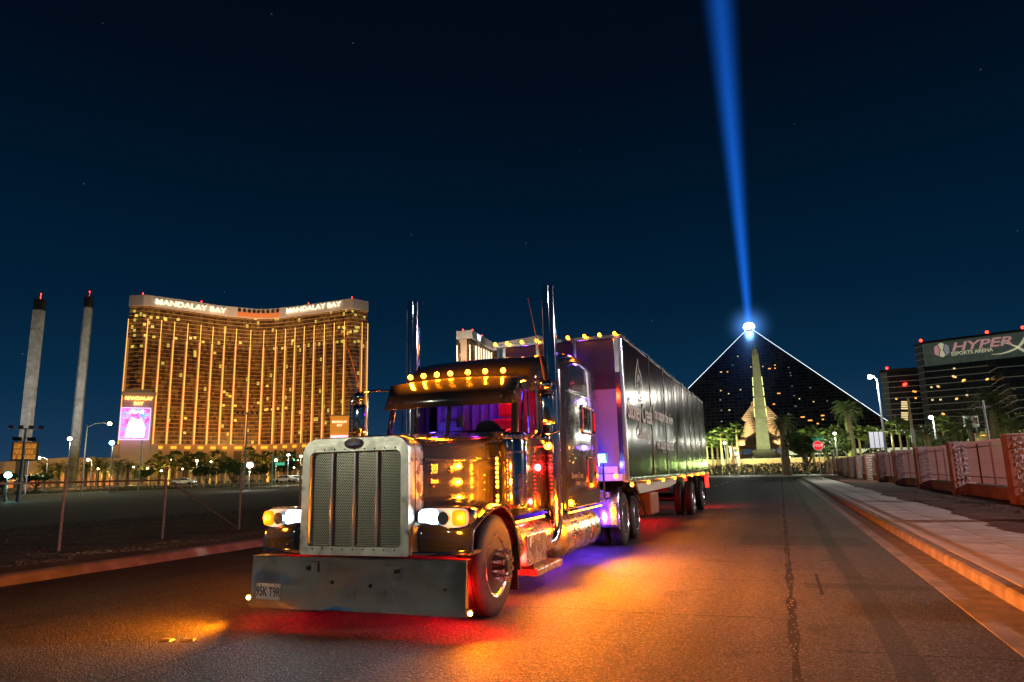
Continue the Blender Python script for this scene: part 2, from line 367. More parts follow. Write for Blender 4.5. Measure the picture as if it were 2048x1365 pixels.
for k in range(900):
    pebble(w, 4.2+abs(rr.gauss(0, 1.2)), rr.uniform(4, 50), .15, rr.choice((.012, .02, .03)))
for k in range(700):   # loose chips gathered in the open joint and the gutter
    c = rr.random()
    if c < .45: pebble(w, -.02+rr.gauss(0, .035), rr.uniform(4.5, 26), 0, rr.uniform(.004, .011))
    else: pebble(w, rr.uniform(1.7, 2.13), rr.uniform(5, 40), .006, rr.uniform(.005, .013))
tag(w.build('gravel', stone), 'loose gravel and small stones strewn along both verges', 'gravel', kind='stuff')
# two yellow reflective pavement markers in the foreground
ym = mat('yellow_marker_plastic', (.30, .20, .02), .55, noise=.4, nscale=30)
for i, (x, y) in enumerate(((-5.56, 5.28), (-5.36, 5.34))):
    w = MB(); w.loft([[(-.06, -.05, 0), (.06, -.05, 0), (.06, .05, 0), (-.06, .05, 0)], [(-.045, -.022, .02), (.045, -.022, .02), (.045, .022, .02), (-.045, .022, .02)]], cap=True)
    t = thing('pavement_marker', ('left', 'right')[i]+' one of the two small yellow markers on the asphalt in front of the bumper', 'road marker', (x, y, .001), .2+.3*i, 'yellow markers on the road')
    w.build('marker_body', ym, t); w2 = MB(); w2.box(-.04, .04, -.0475, -.034, .003, .012); w2.build('reflector', mat('amber_reflector', (.7, .3, .02), .2), t)

# ================================================================== left wire fence
pole = mat('galvanised_post', (.34, .30, .27), .5, .6, noise=.3, nscale=20)
fl = thing('pole_fence', 'bare metal post and rail fence along the gravel left of the road', 'fence', (-15.2, 0, 0))
ys = [8.46-2.8*k for k in (2, 1, 0)]+[11.26, 14.06, 16.82, 19.6, 22.4, 25.2, 28, 30.8]
for y in ys:
    w = MB(); w.lathe([(.033, -.1), (.033, 1.78), (.045, 1.79), (.045, 1.82), (.02, 1.85), (0, 1.86)], 10); w.build('post', pole, fl, True, loc=(0, y, 0))
w = MB(); w.tube([(0, -3, 1.5), (0, 14.06, 1.5)], .022, 8); w.build('rail', pole, fl, True)
w = MB(); w.tube([(.0, 14.1, 1.5), (0.02, 16.75, .05)], .02, 8); w.build('brace', pole, fl, True)
# ================================================================== boundary wall with stone piers and picket fence (right)
stonep = mat('split_face_block', (.46, .36, .33), .92, noise=.35, nscale=9, bump=.018, bscale=14)
wallm = mat('red_stucco', (.36, .13, .08), .9, noise=.22, nscale=3, bump=.004, bscale=50)
redm = mat('red_brown_fence_paint', (.20, .065, .05), .5, noise=.2, nscale=8)
pickm = mat('picket_paint_lit', (.40, .22, .18), .5, noise=.15, nscale=8)  # lighter than the rails: light on the pickets put into their colour
PX, PW, PH = 7.0, .82, 2.35
blockproto = {}
def block(parent, x0, x1, z, h, face_y, depth, seed, first):
    rr = random.Random(seed); w = MB(); nx, nz = 5, 3; rings = []
    for j in range(nz+1):
        row = []
        for i in range(nx+1):
            edge = i in (0, nx) or j in (0, nz)
            row.append((x0+(x1-x0)*i/nx, -(0 if edge else rr.uniform(.02, .06)), h*j/nz))
        rings.append(row)
    w.loft([r_ for r_ in rings], closed=False)
    w.box(x0, x1, .001, depth, 0, h); return w
piers = [27.14-8.35*k for k in (3, 2, 1)]+[27.14+8.35*k for k in range(0, 13)]
for pi, y in enumerate(piers):
    near = 2 <= pi <= 5
    lab = {3: 'tall split face block pier nearest the camera at the right edge of the picture', 4: 'second block pier along the red fence, between the two nearest fence panels', 5: 'third block pier along the red fence'}.get(pi)
    t = thing('stone_pier', lab or ('split face block pier far down the red fence, number %s after the nearest' % ('zero one two three four five six seven eight nine ten eleven twelve thirteen'.split()[max(0, pi-3)]) if pi > 3 else 'block pier of the red fence beside the camera, out at the right'), 'pier', (PX, y, 0), 0, 'block piers of the boundary wall')
    w = MB(); w.box(0, .12, -.02, .60, .03, PH-.02); w.build('side_panel', wallm, t, bevel=.01)
    core = MB(); core.box(.12, PW-.01, .05, .58, 0, PH-.01); core.build('core', wallm, t)
    if near:
        for j in range(11):
            h = (PH-.06)/11; sp = (.5 if j % 2 else .36)*PW
            for s_, (a, bb) in enumerate(((.125, sp), (sp+.008, PW))):
                w = block(t, a, bb, 0, h-.01, 0, .05, pi*100+j*3+s_, None); w.build('block', stonep, t, loc=(0, 0, .03+j*h))
    else:
        w = MB()
        for j in range(11):
            h = (PH-.06)/11; sp = (.5 if j % 2 else .36)*PW
            for s_, (a, bb) in enumerate(((.125, sp), (sp+.008, PW))):
                q = block(t, a, bb, 0, h-.01, 0, .05, pi*100+j*3+s_, None); w.add([(v[0], v[1], v[2]+.03+j*h) for v in q.v], q.f)
        tag(w.build('blocks', stonep, t), kind='stuff')
    w = MB(); w.box(-.02, PW+.02, -.045, .62, PH-.03, PH+.02); w.build('cap_stone', stonep, t, bevel=.01)
pk = MB(); pk.prism([(-.011, 0), (.011, 0), (.011, 1.62), (0, 1.7), (-.011, 1.62)], -.011, .011, 'y', Matrix.Rotation(PI/2, 4, 'Z')); pickme = None
for pi in range(len(piers)-1):
    y0, y1 = piers[pi]+.6, piers[pi+1]-.06
    lab = {3: 'picket fence panel on low red wall between the first and second piers', 4: 'picket fence panel with a small white notice between second and third piers'}.get(pi)
    L_ = y1-y0
    t = thing('picket_fence', lab or ('picket fence panel further down the wall, just beyond pier %s from the camera' % ('one two three four five six seven eight nine ten eleven twelve thirteen'.split()[pi-3]) if pi > 4 else 'picket fence panel beside the camera, out at the right'), 'fence', (7.62, y0, 0), 0, 'picket fence panels between the piers')
    w = MB(); w.box(-.1, .12, 0, L_, -.05, .54); w.build('low_wall', wallm, t, bevel=.008)
    w = MB(); w.box(-.12, .14, 0, L_, .541, .58); w.build('coping', conc2, t, bevel=.008)
    for z in (.88, 2.08):
        w = MB(); w.box(-.05, -.012, 0, L_, z-.02, z+.02); w.build('rail', redm, t)
    for k in range(1, 4):
        w = MB(); w.box(-.05, .01, -.03, .03, .58, 2.2); w.build('fence_post', redm, t, loc=(0, L_*k/4, 0))
    n = int(L_/.105)
    if pi in (3, 4):
        for k in range(n):
            if pickme is None: pickme = pk.build('picket', pickm, t, loc=(.012, .05+k*.105, .62))
            else: share(pickme, t, (.012, .05+k*.105, .62))
    else:
        w = MB()
        for k in range(n): w.add([(v[0]+.012, v[1]+.05+k*.105, v[2]+.62) for v in pk.v], pk.f)
        tag(w.build('pickets', pickm, t), kind='stuff')
    if pi == 4:
        w = MB(); w.box(-.07, -.062, .25, .55, 1.55, 2.0); nb = w.build('notice', mat('notice_white', (.75, .72, .7), .5), t)
        w = MB(); w.box(-.075, -.0705, .28, .52, 1.9, 1.97); w.build('notice_heading', mat('notice_red', (.6, .03, .03), .5), nb)
# pale blue concrete barrier on the parking lot just behind the fence
w = MB(); w.box(8.6, 8.9, 24, 60, -.05, .72); tag(w.build('barrier', mat('blue_painted_kerb', (.22, .42, .52), .7, noise=.2, nscale=4)), 'low pale blue barrier wall seen through the bottom of the picket fence', 'barrier')

# ================================================================== street and lot lamps
poleg = mat('grey_lamp_pole', (.22, .24, .25), .45, .5, noise=.2, nscale=10)
def street_lamp(P, h, label, lens, arm=(0, 0), r=.07, power=0, col=(1, .9, .7), group=None, headr=.16, cat='street lamp', spot=None):
    t = thing('street_lamp', label, cat, P, 0, group)
    w = MB(); w.lathe([(r*1.9, -.1), (r*1.9, .25), (r*1.25, .27), (r*.7, h-.1), (0, h)], 8); w.build('pole', poleg, t, True)
    ax, ay = arm; n = math.hypot(ax, ay)
    hx, hy = ax, ay
    if n > .1:
        w = MB(); w.tube([(0, 0, h-.35), (ax*.35, ay*.35, h+.05), (ax*.9, ay*.9, h+.12)], r*.45, 6); w.build('arm', poleg, t, True)
    w = MB(); w.sphere((hx, hy, h+headr*1.0), headr*.9, 10, 5, (1.25, 1.1, .3)); hd = w.build('lamp_head', poleg, t, True)
    w = MB(); w.sphere((hx, hy, h-.0), headr, 10, 6, (1, 1, .75)); w.build('lens', lens, hd, True)
    if power: lamp('bulb', (hx, hy, h-.35-headr), power, col, t, .12)
    return t
# out of the picture: the lot lamp right of the fence that throws the fence's shadows, the lamp behind the camera
street_lamp((31, 19.5, 0), 11.6, 'tall parking lot lamp on the far right beyond the picket fence', glow_w, r=.1, power=80000, col=(1, .78, .80))
street_lamp((3.2, -9, .15), 9, 'street lamp on the pavement behind the camera', glow_w, arm=(-2.2, .6), r=.08, power=350, col=(.9, .95, .72))
street_lamp((-15.2, -10, 0), 5.6, 'unseen lamp added on the left verge behind the camera', glow_w, arm=(.9, .3), r=.08, power=1000, col=(1, .98, .70))  # added out of view so the grille shell reflects brighter
# in the picture
D = 66; street_lamp(pol(7.26, D, 0), hgt(6.3, D), 'tall grey pole lamp standing behind the red picket fence', glow_w, arm=(-.55, -.1), r=.1, power=2600, col=(1, .95, .8), headr=.2)
D = 125; street_lamp(pol(10.45, D, 0), hgt(3.15, D), 'white pole lamp among palms below the big sign building', glow_w, arm=(-.3, 0), r=.12, power=5200, col=(1, 1, .85), headr=.3)
D = 170; street_lamp(pol(7.25, D, 0), hgt(2.0, D), 'short bright double lamp seen beside the foot of the pyramid edge', glow_w, arm=(0, 0), r=.1, power=3500, col=(1, 1, .8), headr=.28)
D = 190; street_lamp(pol(9.1, D, 0), hgt(1.7, D), 'small twin headed lamp low in front of the dark tower', glow_w, r=.1, power=3500, col=(1, 1, .8), headr=.28)
street_lamp(pol(-3.95, 150), hgt(1.9, 150), 'white lamp behind the fence between the fan palms and sphinx', glow_w, r=.1, power=3500, col=(1, 1, .8), headr=.28)
street_lamp(pol(-3.1, 118), hgt(1.05, 118), 'low white lamp beside the chain link fence left of the obelisk', glow_w, r=.08, power=1400, col=(1, .98, .85), headr=.22)
street_lamp(pol(4.0, 112), 6, 'added lamp among the broad trees right of the stop sign', glow_w, r=.08, power=3000, col=(1, .98, .75), headr=.2)  # added to light the far pavement
LL = [((-52.48), 4.02, 95, (2.2, 1.1), 'arm lamp in front of the second chimney, the highest warm light at left', glow_y, .24, 500),
      ((-53.38), 2.99, 92, (-.2, 0), 'warm lamp on a thin pole directly beside the second chimney', glow_y, .24, 900),
      ((-50.8), 2.72, 115, (-.3, 0), 'teal glowing lamp left of the big video screen', glow_t, .34, 1000),
      ((-56.72), .57, 78, (0, 0), 'low white teal lamp at the far left edge by the grass', glow_t, .3, 500),
      ((-54.6), 1.70, 130, (-1.2, -.6), 'curved arm lamp in front of the long low building', glow_y, .26, 1500),
      ((-52.0), 1.54, 140, (-.6, -.3), 'lamp between second chimney and the teal light', glow_y, .26, 1500),
      ((-45.27), 1.39, 150, (0, 0), 'small pale lamp in the palms under the gold hotel', glow_y, .24, 1500),
      ((-41.54), .99, 100, (0, 0), 'very bright white lamp in front of the gold hotel trees', glow_w, .42, 1500),
      ((-39.66), 1.34, 140, (0, 0), 'greenish lamp left of the truck grille above the traffic lights', glow_y, .3, 2500),
      ((-38.75), 1.71, 150, (0, 0), 'green white lamp, tallest of the group left of the grille', glow_w, .3, 2500),
      ((-37.81), 1.62, 150, (0, 0), 'lamp nearest the truck grille on its left', glow_y, .26, 1500)]
for az, el, D, arm, lab, lens, hr, pw in LL:
    street_lamp(pol(az, D), hgt(el, D), lab, lens, arm=arm, r=.075, power=pw, col={glow_t: (.3, 1, .8), glow_y: (1, .75, .4), glow_w: (1, .97, .85)}[lens], headr=hr)
# small far lights
for i, (az, el, D) in enumerate(((-48.5, .9, 170), (-47.6, .7, 175), (-46.2, .8, 160), (-44.3, 1.3, 190), (-43.2, .6, 170), (-40.6, .6, 170), (-38.3, .75, 165), (-49.4, 1.0, 170), (-51.6, .9, 150), (-38.0, 1.3, 190), (-37.3, .9, 160), (-47.0, 1.5, 190))):
    street_lamp(pol(az, D), hgt(el, D), ['short path light low among the palms under the gold hotel'][0], glow_w if i % 2 else glow_y, r=.06, headr=.17, group='small path lights among the palms')
# unlit masts
def mast(az, el, D, lab, lamps=3, r=.12):
    t = thing('floodlight_mast', lab, 'mast', pol(az, D), -R(az)); h = hgt(el, D)
    w = MB(); w.lathe([(r*1.5, -.1), (r*.7, h), (0, h+.02)], 8); w.build('pole', poleg, t, True)
    if lamps:
        w = MB(); w.box(-1.1*lamps/3, 1.1*lamps/3, -.05, .05, h-.1, h); w.build('crossbar', poleg, t)
        for k in range(lamps+1): w = MB(); w.box(-.18, .18, -.2, .15, h-.04, h+.24); w.build('floodlight', blackp, t, loc=((-1.1+2.2*k/lamps)*lamps/3, 0, 0))
mast(-56.02, 3.68, 75, 'thin unlit mast with a crossbar of floodlights in front of the first chimney', 3)
mast(-41.9, 4.92, 118, 'tall thin mast with a crossbar of floodlights before the gold hotel centre', 4)
mast(-49.0, 2.94, 125, 'thin bare mast in front of the video screen tower', 0, .08)
D = 120
t = thing('camera_pole', 'grey pole with small crossarm and cameras behind the nearest fence panel', 'pole', pol(13.52, 60), -R(13.5)); h = hgt(4.1, 60)
w = MB(); w.lathe([(.12, 0), (.07, h), (0, h)], 8); w.build('pole', poleg, t, True); w = MB(); w.box(-.55, .4, -.04, .04, h-.5, h-.42); w.build('crossarm', poleg, t)
for x in (-.5, .3): w = MB(); w.sphere((x, 0, h-.6), .13, 8, 5); w.build('camera_dome', blackp, t, True)
t = thing('utility_pole', 'brown wooden utility pole in front of the lit stair windows', 'pole', pol(9.06, 110)); h = hgt(4.67, 110)
w = MB(); w.lathe([(.22, 0), (.15, h), (0, h)], 8); w.build('pole', mat('weathered_wood_pole', (.3, .24, .16), .9, noise=.3, nscale=5), t, True)
w = MB(); w.box(-.2, .25, -.2, .2, 4.2, 6.2); w.build('junction_box', poleg, t, bevel=.03)
# ================================================================== pyramid hotel
glassdark = mat('black_pyramid_glass', (.010, .012, .016), .22, .0, noise=.4, nscale=.15, spec=.5)
def grid_mat(name, base, line, sx_, sz_, wx, wz, rough=.3, lit=None, dens=.0, es=0., face=None):
    """facade glass with a mullion grid; x runs along the wall, z up (object space)"""
    m = bpy.data.materials.new(name); m.use_nodes = True; t = m.node_tree; N = t.nodes; L = t.links; b = N['Principled BSDF']
    uv = N.new('ShaderNodeUVMap'); sp = N.new('ShaderNodeSeparateXYZ'); L.new(uv.outputs[0], sp.inputs[0])
    def M(op, a, bb=None):
        n = N.new('ShaderNodeMath'); n.operation = op
        for i, x in enumerate((a, bb)):
            if x is None: continue
            if isinstance(x, (int, float)): n.inputs[i].default_value = x
            else: L.new(x, n.inputs[i])
        return n.outputs[0]
    gx = M('DIVIDE', sp.outputs[0], sx_); gz = M('DIVIDE', sp.outputs[1], sz_)
    k = M('MAXIMUM', M('LESS_THAN', M('FRACT', gx), wx), M('LESS_THAN', M('FRACT', gz), wz))
    cb = N.new('ShaderNodeCombineXYZ'); L.new(M('FLOOR', gx), cb.inputs[0]); L.new(M('FLOOR', gz), cb.inputs[1])
    wn = N.new('ShaderNodeTexWhiteNoise'); wn.noise_dimensions = '2D'; L.new(cb.outputs[0], wn.inputs['Vector'])
    mx = N.new('ShaderNodeMixRGB'); L.new(k, mx.inputs[0])
    vr = N.new('ShaderNodeMixRGB'); vr.blend_type = 'MULTIPLY'; vr.inputs[0].default_value = .75; vr.inputs[1].default_value = (*base, 1); L.new(wn.outputs['Value'], vr.inputs[2])
    L.new(vr.outputs[0], mx.inputs[1]); mx.inputs[2].default_value = (*line, 1)
    L.new(mx.outputs[0], b.inputs['Base Color']); b.inputs['Roughness'].default_value = rough
    if es:
        # faint gold glow put into every pane, brighter in rooms with a lamp on
        on = M('GREATER_THAN', wn.outputs['Value'], 1-dens)
        off = M('SUBTRACT', 1, k)
        g_ = M('MULTIPLY', M('ADD', M('MULTIPLY', M('MULTIPLY', wn.outputs['Value'], wn.outputs['Value']), es), M('MULTIPLY', on, es*5)), off)
        em = N.new('ShaderNodeMixRGB'); L.new(on, em.inputs[0]); em.inputs[1].default_value = (1, .42, .08, 1); em.inputs[2].default_value = (*lit, 1)
        L.new(em.outputs[0], b.inputs['Emission Color']); L.new(g_, b.inputs['Emission Strength'])
    return m
def wall_strip(name, pts, z0, z1, m, parent, flip=False):
    """a standing wall along plan points with metric UVs"""
    me = bpy.data.meshes.new(name); vs = []; fs = []; uv = []; s = 0; n = len(pts)
    for i, p in enumerate(pts):
        if i: s += (Vector(p[:2])-Vector(pts[i-1][:2])).length
        zt = z1[i] if isinstance(z1, (list, tuple)) else z1
        vs += [(p[0], p[1], z0), (p[0], p[1], zt)]; uv.append((s, z0, zt))
    for i in range(n-1): fs.append((2*i, 2*i+2, 2*i+3, 2*i+1))
    me.from_pydata(vs, [], fs); u = me.uv_layers.new(name='UVMap'); k = 0
    for i in range(n-1):
        for s_, z_ in ((uv[i][0], uv[i][1]), (uv[i+1][0], uv[i+1][1]), (uv[i+1][0], uv[i+1][2]), (uv[i][0], uv[i][2])):
            u.data[k].uv = (s_, z_); k += 1
    me.materials.append(m); o = bpy.data.objects.new(name, me); COL.objects.link(o); o.parent = parent; return o
led = mat('white_edge_light', (.9, .95, 1), .4, emis=(.75, .9, 1), es=1.9)
DP, AZP = 575, -1.37
HP = hgt(10.86, DP); HB = 103
py = thing('pyramid_hotel', 'black glass pyramid with white lit edges and a bright lamp at its peak', 'pyramid', pol(AZP, DP), -R(AZP)+R(1.5))
ap = Vector((0, 0, HP)); cs = [Vector((-HB, -HB, 0)), Vector((HB, -HB, 0)), Vector((HB, HB, 0)), Vector((-HB, HB, 0))]
pyrm = grid_mat('pyramid_glass_rows', (.020, .023, .030), (.034, .038, .046), 3.2, 3.4, .09, .2, .25)
me = bpy.data.meshes.new('glass_face'); 
for k in range(4):
    a, b_ = cs[k], cs[(k+1) % 4]; me = bpy.data.meshes.new('glass_face'); me.from_pydata([a, b_, ap], [], [(0, 1, 2)]); u = me.uv_layers.new(name='UVMap')
    for i, q in enumerate(((0, 0), (2*HB, 0), (HB, HP*1.35))): u.data[i].uv = q
    me.materials.append(pyrm); o = bpy.data.objects.new('glass_face', me); COL.objects.link(o); o.parent = py
for k in range(4):
    w = MB(); w.tube([cs[k]+Vector((0, 0, .3)), ap*.985+cs[k]*.015], .17, 5); w.build('edge_light', led, py)
w = MB(); w.loft([[(-3, -3, HP-3.2), (3, -3, HP-3.2), (3, 3, HP-3.2), (-3, 3, HP-3.2)], [(-2.2, -2.2, HP+.6), (2.2, -2.2, HP+.6), (2.2, 2.2, HP+.6), (-2.2, 2.2, HP+.6)]], cap=True)
w.build('peak_housing', blackm, py)
w = MB(); w.sphere((0, 0, HP+.4), 4.0, 28, 18, (1.1, 1.1, .85)); w.build('peak_lamp', mat('peak_lamp_glow', (1, 1, 1), .3, emis=(.8, .93, 1), es=14), py, True)
lamp('beam_spill', (0, -5, HP+7), 36000, (.2, .5, 1), py, 3)
# rooms with the light on, each a pane on the sloping front face
pane_c = [mat('room_glow_orange', (1, .5, .1), .5, emis=(1, .42, .06), es=1.5), mat('room_glow_yellow', (1, .8, .4), .5, emis=(1, .75, .35), es=.9), mat('room_glow_blue', (.4, .5, .6), .5, emis=(.3, .45, .6), es=.22)]
def on_face(x, f):   # x across (-1..1 of the width there), f height fraction
    return Vector((x*HB*(1-f), -HB*(1-f)-.15, HP*f))
def pane(parent, c, w_, h_, m, M=None):
    q = MB(); q.box(-w_/2, w_/2, -.12, .0, -h_/2, h_/2, M); o = q.build('lit_window', m, parent); o.location = c; return o
ip = pol(AZP, DP); 
def pix(x, y):
    d = fw+cr*((x-1024)/FPX)-cu*((y-682.5)/FPX); return d
def hit_face(x, y):
    M_ = py_m; d = (M_.to_3x3().inverted() @ pix(x, y)); o_ = M_.inverted() @ Vector((0, 0, EYE))
    n = Vector((0, -HP, HB)); n.normalize(); t_ = (ap-o_).dot(n)/d.dot(n); return o_+d*t_
py_m = Matrix.Translation(ip) @ Matrix.Rotation(-R(AZP)+R(1.5), 4, 'Z')
Mf = Matrix.Rotation(-math.atan2(HB, HP), 4, 'X')
for (zx, zy, w_, c_) in ((295, 520, 5, 1), (341, 518, 3.4, 0), (643, 495, 6, 0), (682, 470, 3.2, 0), (683, 493, 3.2, 0), (509, 483, 2.4, 1), (595, 480, 2.4, 1), (710, 673, 7, 0), (675, 750, 5, 0), (858, 712, 3, 1), (960, 733, 2.8, 1), (435, 647, 2.8, 1), (293, 653, 3, 1), (350, 675, 3, 1), (355, 793, 4, 1), (882, 843, 8, 0), (935, 867, 9, 0), (1025, 832, 7, 0), (990, 890, 4, 0), (1027, 860, 4, 0), (415, 407, 2.4, 1), (378, 470, 3, 2), (820, 690, 4, 2), (937, 632, 4, 2), (797, 545, 3, 2), (792, 525, 3, 2), (780, 487, 3, 2), (805, 620, 3, 2), (830, 765, 5, 2), (298, 795, 4, 2), (290, 720, 4, 2), (300, 875, 4, 2), (1058, 727, 3, 2), (780, 820, 4, 2)):
    pane(py, hit_face(1360+zx/3.593, 600+zy/3.593), w_*.30, .95, pane_c[c_], Mf)
# the light beam: air lit along a slowly widening upright cone
bmm = bpy.data.materials.new('lit_air'); bmm.use_nodes = True; t = bmm.node_tree; t.nodes.clear(); N = t.nodes; L = t.links
o_ = N.new('ShaderNodeOutputMaterial'); ev = N.new('ShaderNodeEmission'); ev.inputs[0].default_value = (.012, .17, .95, 1)
tcn = N.new('ShaderNodeTexCoord'); s_ = N.new('ShaderNodeSeparateXYZ'); L.new(tcn.outputs['Object'], s_.inputs[0])
def Mn(op, a, bb=None):
    n = N.new('ShaderNodeMath'); n.operation = op
    for i, x in enumerate((a, bb)):
        if x is None: continue
        if isinstance(x, (int, float)): n.inputs[i].default_value = x
        else: L.new(x, n.inputs[i])
    return n.outputs[0]
zz = Mn('MAXIMUM', s_.outputs[2], 0.)
rad = Mn('SQRT', Mn('ADD', Mn('MULTIPLY', s_.outputs[0], s_.outputs[0]), Mn('MULTIPLY', s_.outputs[1], s_.outputs[1])))
BR0, BR1, BH = 4.8, 31., 520.
rz_ = Mn('ADD', Mn('MULTIPLY', zz, (BR1-BR0)/BH), BR0)
fall = Mn('POWER', Mn('MAXIMUM', Mn('SUBTRACT', 1, Mn('DIVIDE', rad, rz_)), 0.), 2.1)
st_ = Mn('MULTIPLY', Mn('DIVIDE', .11, rz_), fall)          # same flux spread over a growing disc
att = Mn('POWER', 2.71828, Mn('MULTIPLY', zz, -.0030))
L.new(Mn('MULTIPLY', Mn('MULTIPLY', st_, att), 10.), ev.inputs[1]); L.new(ev.outputs[0], o_.inputs['Volume'])
w = MB(); w.lathe([(BR0, 0), (BR1, BH)], 20); bo = w.build('light_beam', bmm, loc=pol(AZP, DP, HP+1)); tag(bo, 'blue searchlight beam rising straight up from the peak of the pyramid', 'light beam')
# added halo round the lamp: a sphere of air that glows by itself
hm = bpy.data.materials.new('peak_halo'); hm.use_nodes = True; t = hm.node_tree; t.nodes.clear(); N = t.nodes; L = t.links
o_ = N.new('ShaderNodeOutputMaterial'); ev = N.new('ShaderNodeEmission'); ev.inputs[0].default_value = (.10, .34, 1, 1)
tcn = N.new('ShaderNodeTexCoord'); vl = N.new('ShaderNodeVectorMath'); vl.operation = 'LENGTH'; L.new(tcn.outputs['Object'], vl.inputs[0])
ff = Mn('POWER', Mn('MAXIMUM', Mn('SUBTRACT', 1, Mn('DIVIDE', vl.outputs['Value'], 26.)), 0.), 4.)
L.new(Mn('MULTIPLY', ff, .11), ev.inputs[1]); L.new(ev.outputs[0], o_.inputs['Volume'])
w = MB(); w.sphere((0, 0, 0), 26, 24, 16); do = w.build('peak_halo', hm, py, loc=(0, 0, HP+1))
# ================================================================== obelisk
sand = mat('pale_cast_stone', (.50, .47, .33), .85, noise=.14, nscale=.6, bump=.02, bscale=2)  # plain pale stone colour
sand2 = mat('sphinx_stone', (.62, .43, .26), .85, noise=.14, nscale=.3, bump=.03, bscale=1)
DO = 265; ob = thing('obelisk', 'tall pale stone obelisk on a stepped base in front of the pyramid', 'obelisk', pol(-1.1, DO), R(1.1))
def sqr(hw, z): return [(-hw, -hw, z), (hw, -hw, z), (hw, hw, z), (-hw, hw, z)]
z1_, z2_, z3_ = hgt(1.25, DO), hgt(8.62, DO), hgt(9.34, DO)
zs = [z1_+(z2_-z1_)*k/9 for k in range(10)]
for k in range(9):
    f0, f1 = k/9, (k+1)/9; w = MB(); w.loft([sqr(2.33-(2.33-1.12)*f0, zs[k]+.04), sqr(2.33-(2.33-1.12)*f1, zs[k+1])], cap=True); w.build('shaft_block', sand, ob, bevel=.04)
w = MB(); w.loft([sqr(1.12, z2_), sqr(.62, z2_+(z3_-z2_)*.62), sqr(.04, z3_)], cap=True); w.build('pyramidion', sand, ob)
gl = mat('obelisk_edge_light', (.9, 1, .5), .4, emis=(.8, .9, .3), es=1.6)
for s in (-1, 1):
    for k in range(3, 7):
        f0, f1 = (k+.1)/9, (k+.92)/9; hw = lambda f: 2.33-(2.33-1.12)*f
        w = MB(); w.tube([(s*(hw(f0)+.16), .3, z1_+(z2_-z1_)*f0), (s*(hw(f1)+.16), .3, z1_+(z2_-z1_)*f1)], .14, 5); w.build('edge_light', gl, ob)
zb = hgt(.2, DO)
w = MB(); w.loft([sqr(3.7, -.5), sqr(3.6, zb+2.4)], cap=True); w.build('pedestal', sand, ob, bevel=.1)
w = MB(); w.loft([sqr(3.9, zb+2.4), sqr(3.9, zb+2.8), sqr(3.35, z1_-.4), sqr(3.0, z1_)], cap=True); w.build('pedestal_top', sand, ob, bevel=.08)
for s in (-1, 1):
    w = MB(); w.sphere((s*3.6, -3.2, z1_-.5), .6, 8, 6); w.build('corner_stone', sand, ob, True)
lamp('floodlight', pol(-1.0, DO-26, 2), 17000, (.95, 1, .62), None, 1, spot=60, aim=pol(-1.1, DO, 22))
# ================================================================== sphinx
DS = 385; sx0 = thing('sphinx', 'giant tan sphinx statue with striped headdress behind the obelisk', 'statue', pol(-1.2, DS), R(1.2))
U = DS*math.tan(R(1))*1.0      # metres per degree
Z = lambda el: hgt(el, DS)
# body: chest and haunches as one lofted mass seen from the front, deep behind
rings = []
for el, hw_, dp in ((1.45, 11.8, 15), (2.0, 11.2, 14), (2.5, 10.0, 12), (3.0, 8.6, 10), (3.45, 7.6, 8.5), (3.75, 6.2, 7.5), (3.95, 4.2, 6)):
    rg = []
    for k in range(24):
        a = 2*PI*k/24; ca, sa = math.cos(a), math.sin(a)
        rg.append((hw_*math.copysign(abs(ca)**.75, ca), 6+dp*math.copysign(abs(sa)**.8, sa)*(1 if sa > 0 else .75), Z(el)))
    rings.append(rg)
w = MB(); w.loft(rings, cap=True); w.build('body', sand2, sx0, True, auto=60)
for s in (-1, 1):   # outward haunches / fore-paws
    w = MB(); w.sphere((s*9.2, -4.5, Z(1.75)), 2.9, 14, 8, (1.25, 1.6, .9)); w.sphere((s*10.2, -6.5, Z(1.62)), 1.9, 12, 6, (1.5, 1.3, .7)); w.build('haunch', sand2, sx0, True)
    w = MB(); w.tube([(s*5.5, 2, Z(2.0)), (s*5.6, -8, Z(1.85)), (s*5.7, -20, Z(1.7)), (s*5.7, -26, Z(1.6))], [3., 2.6, 2.2, 1.7], 12); w.build('foreleg', sand2, sx0, True)
    w = MB()
    for k in range(4): w.tube([(s*5.7-1.5+k, -24, Z(1.55)), (s*5.7-1.5+k, -28, Z(1.5))], .62, 7)
    w.build('toes', sand2, sx0, True)
# head
w = MB(); rings = []
for el, rx, ry, yc in ((3.35, 2.1, 2.6, -2), (3.6, 2.4, 2.9, -2.6), (3.8, 2.7, 3.0, -3.2), (4.1, 3.1, 3.4, -3.2), (4.45, 3.2, 3.6, -3), (4.75, 2.9, 3.4, -2.6), (4.95, 2.0, 2.4, -2.2), (5.0, .6, .8, -2)):
    rings.append([(rx*math.cos(2*PI*k/20), yc+ry*math.sin(2*PI*k/20), Z(el)) for k in range(20)])
w.loft(rings, cap=True); hd = w.build('head', sand2, sx0, True)
dk = mat('sphinx_dark_stripe', (.20, .17, .14), .8)
w = MB(); w.prism([(-.5, Z(4.25)), (.5, Z(4.25)), (.35, Z(4.5)), (-.35, Z(4.5))], -7.4, -6.2, 'y'); w.build('nose', sand2, hd, bevel=.1)
for s in (-1, 1):
    w = MB(); w.sphere((s*1.35, -6.15, Z(4.5)), .55, 10, 6, (1.3, .5, .6)); w.build('eye', dk, hd, True)
    w = MB(); w.sphere((s*3.3, -3.4, Z(4.35)), .8, 8, 6, (.5, .8, 1.4)); w.build('ear', sand2, hd, True)
w = MB(); w.box(-1.1, 1.1, -6.55, -6.1, Z(4.08), Z(4.13)); w.build('mouth', dk, hd, bevel=.05)
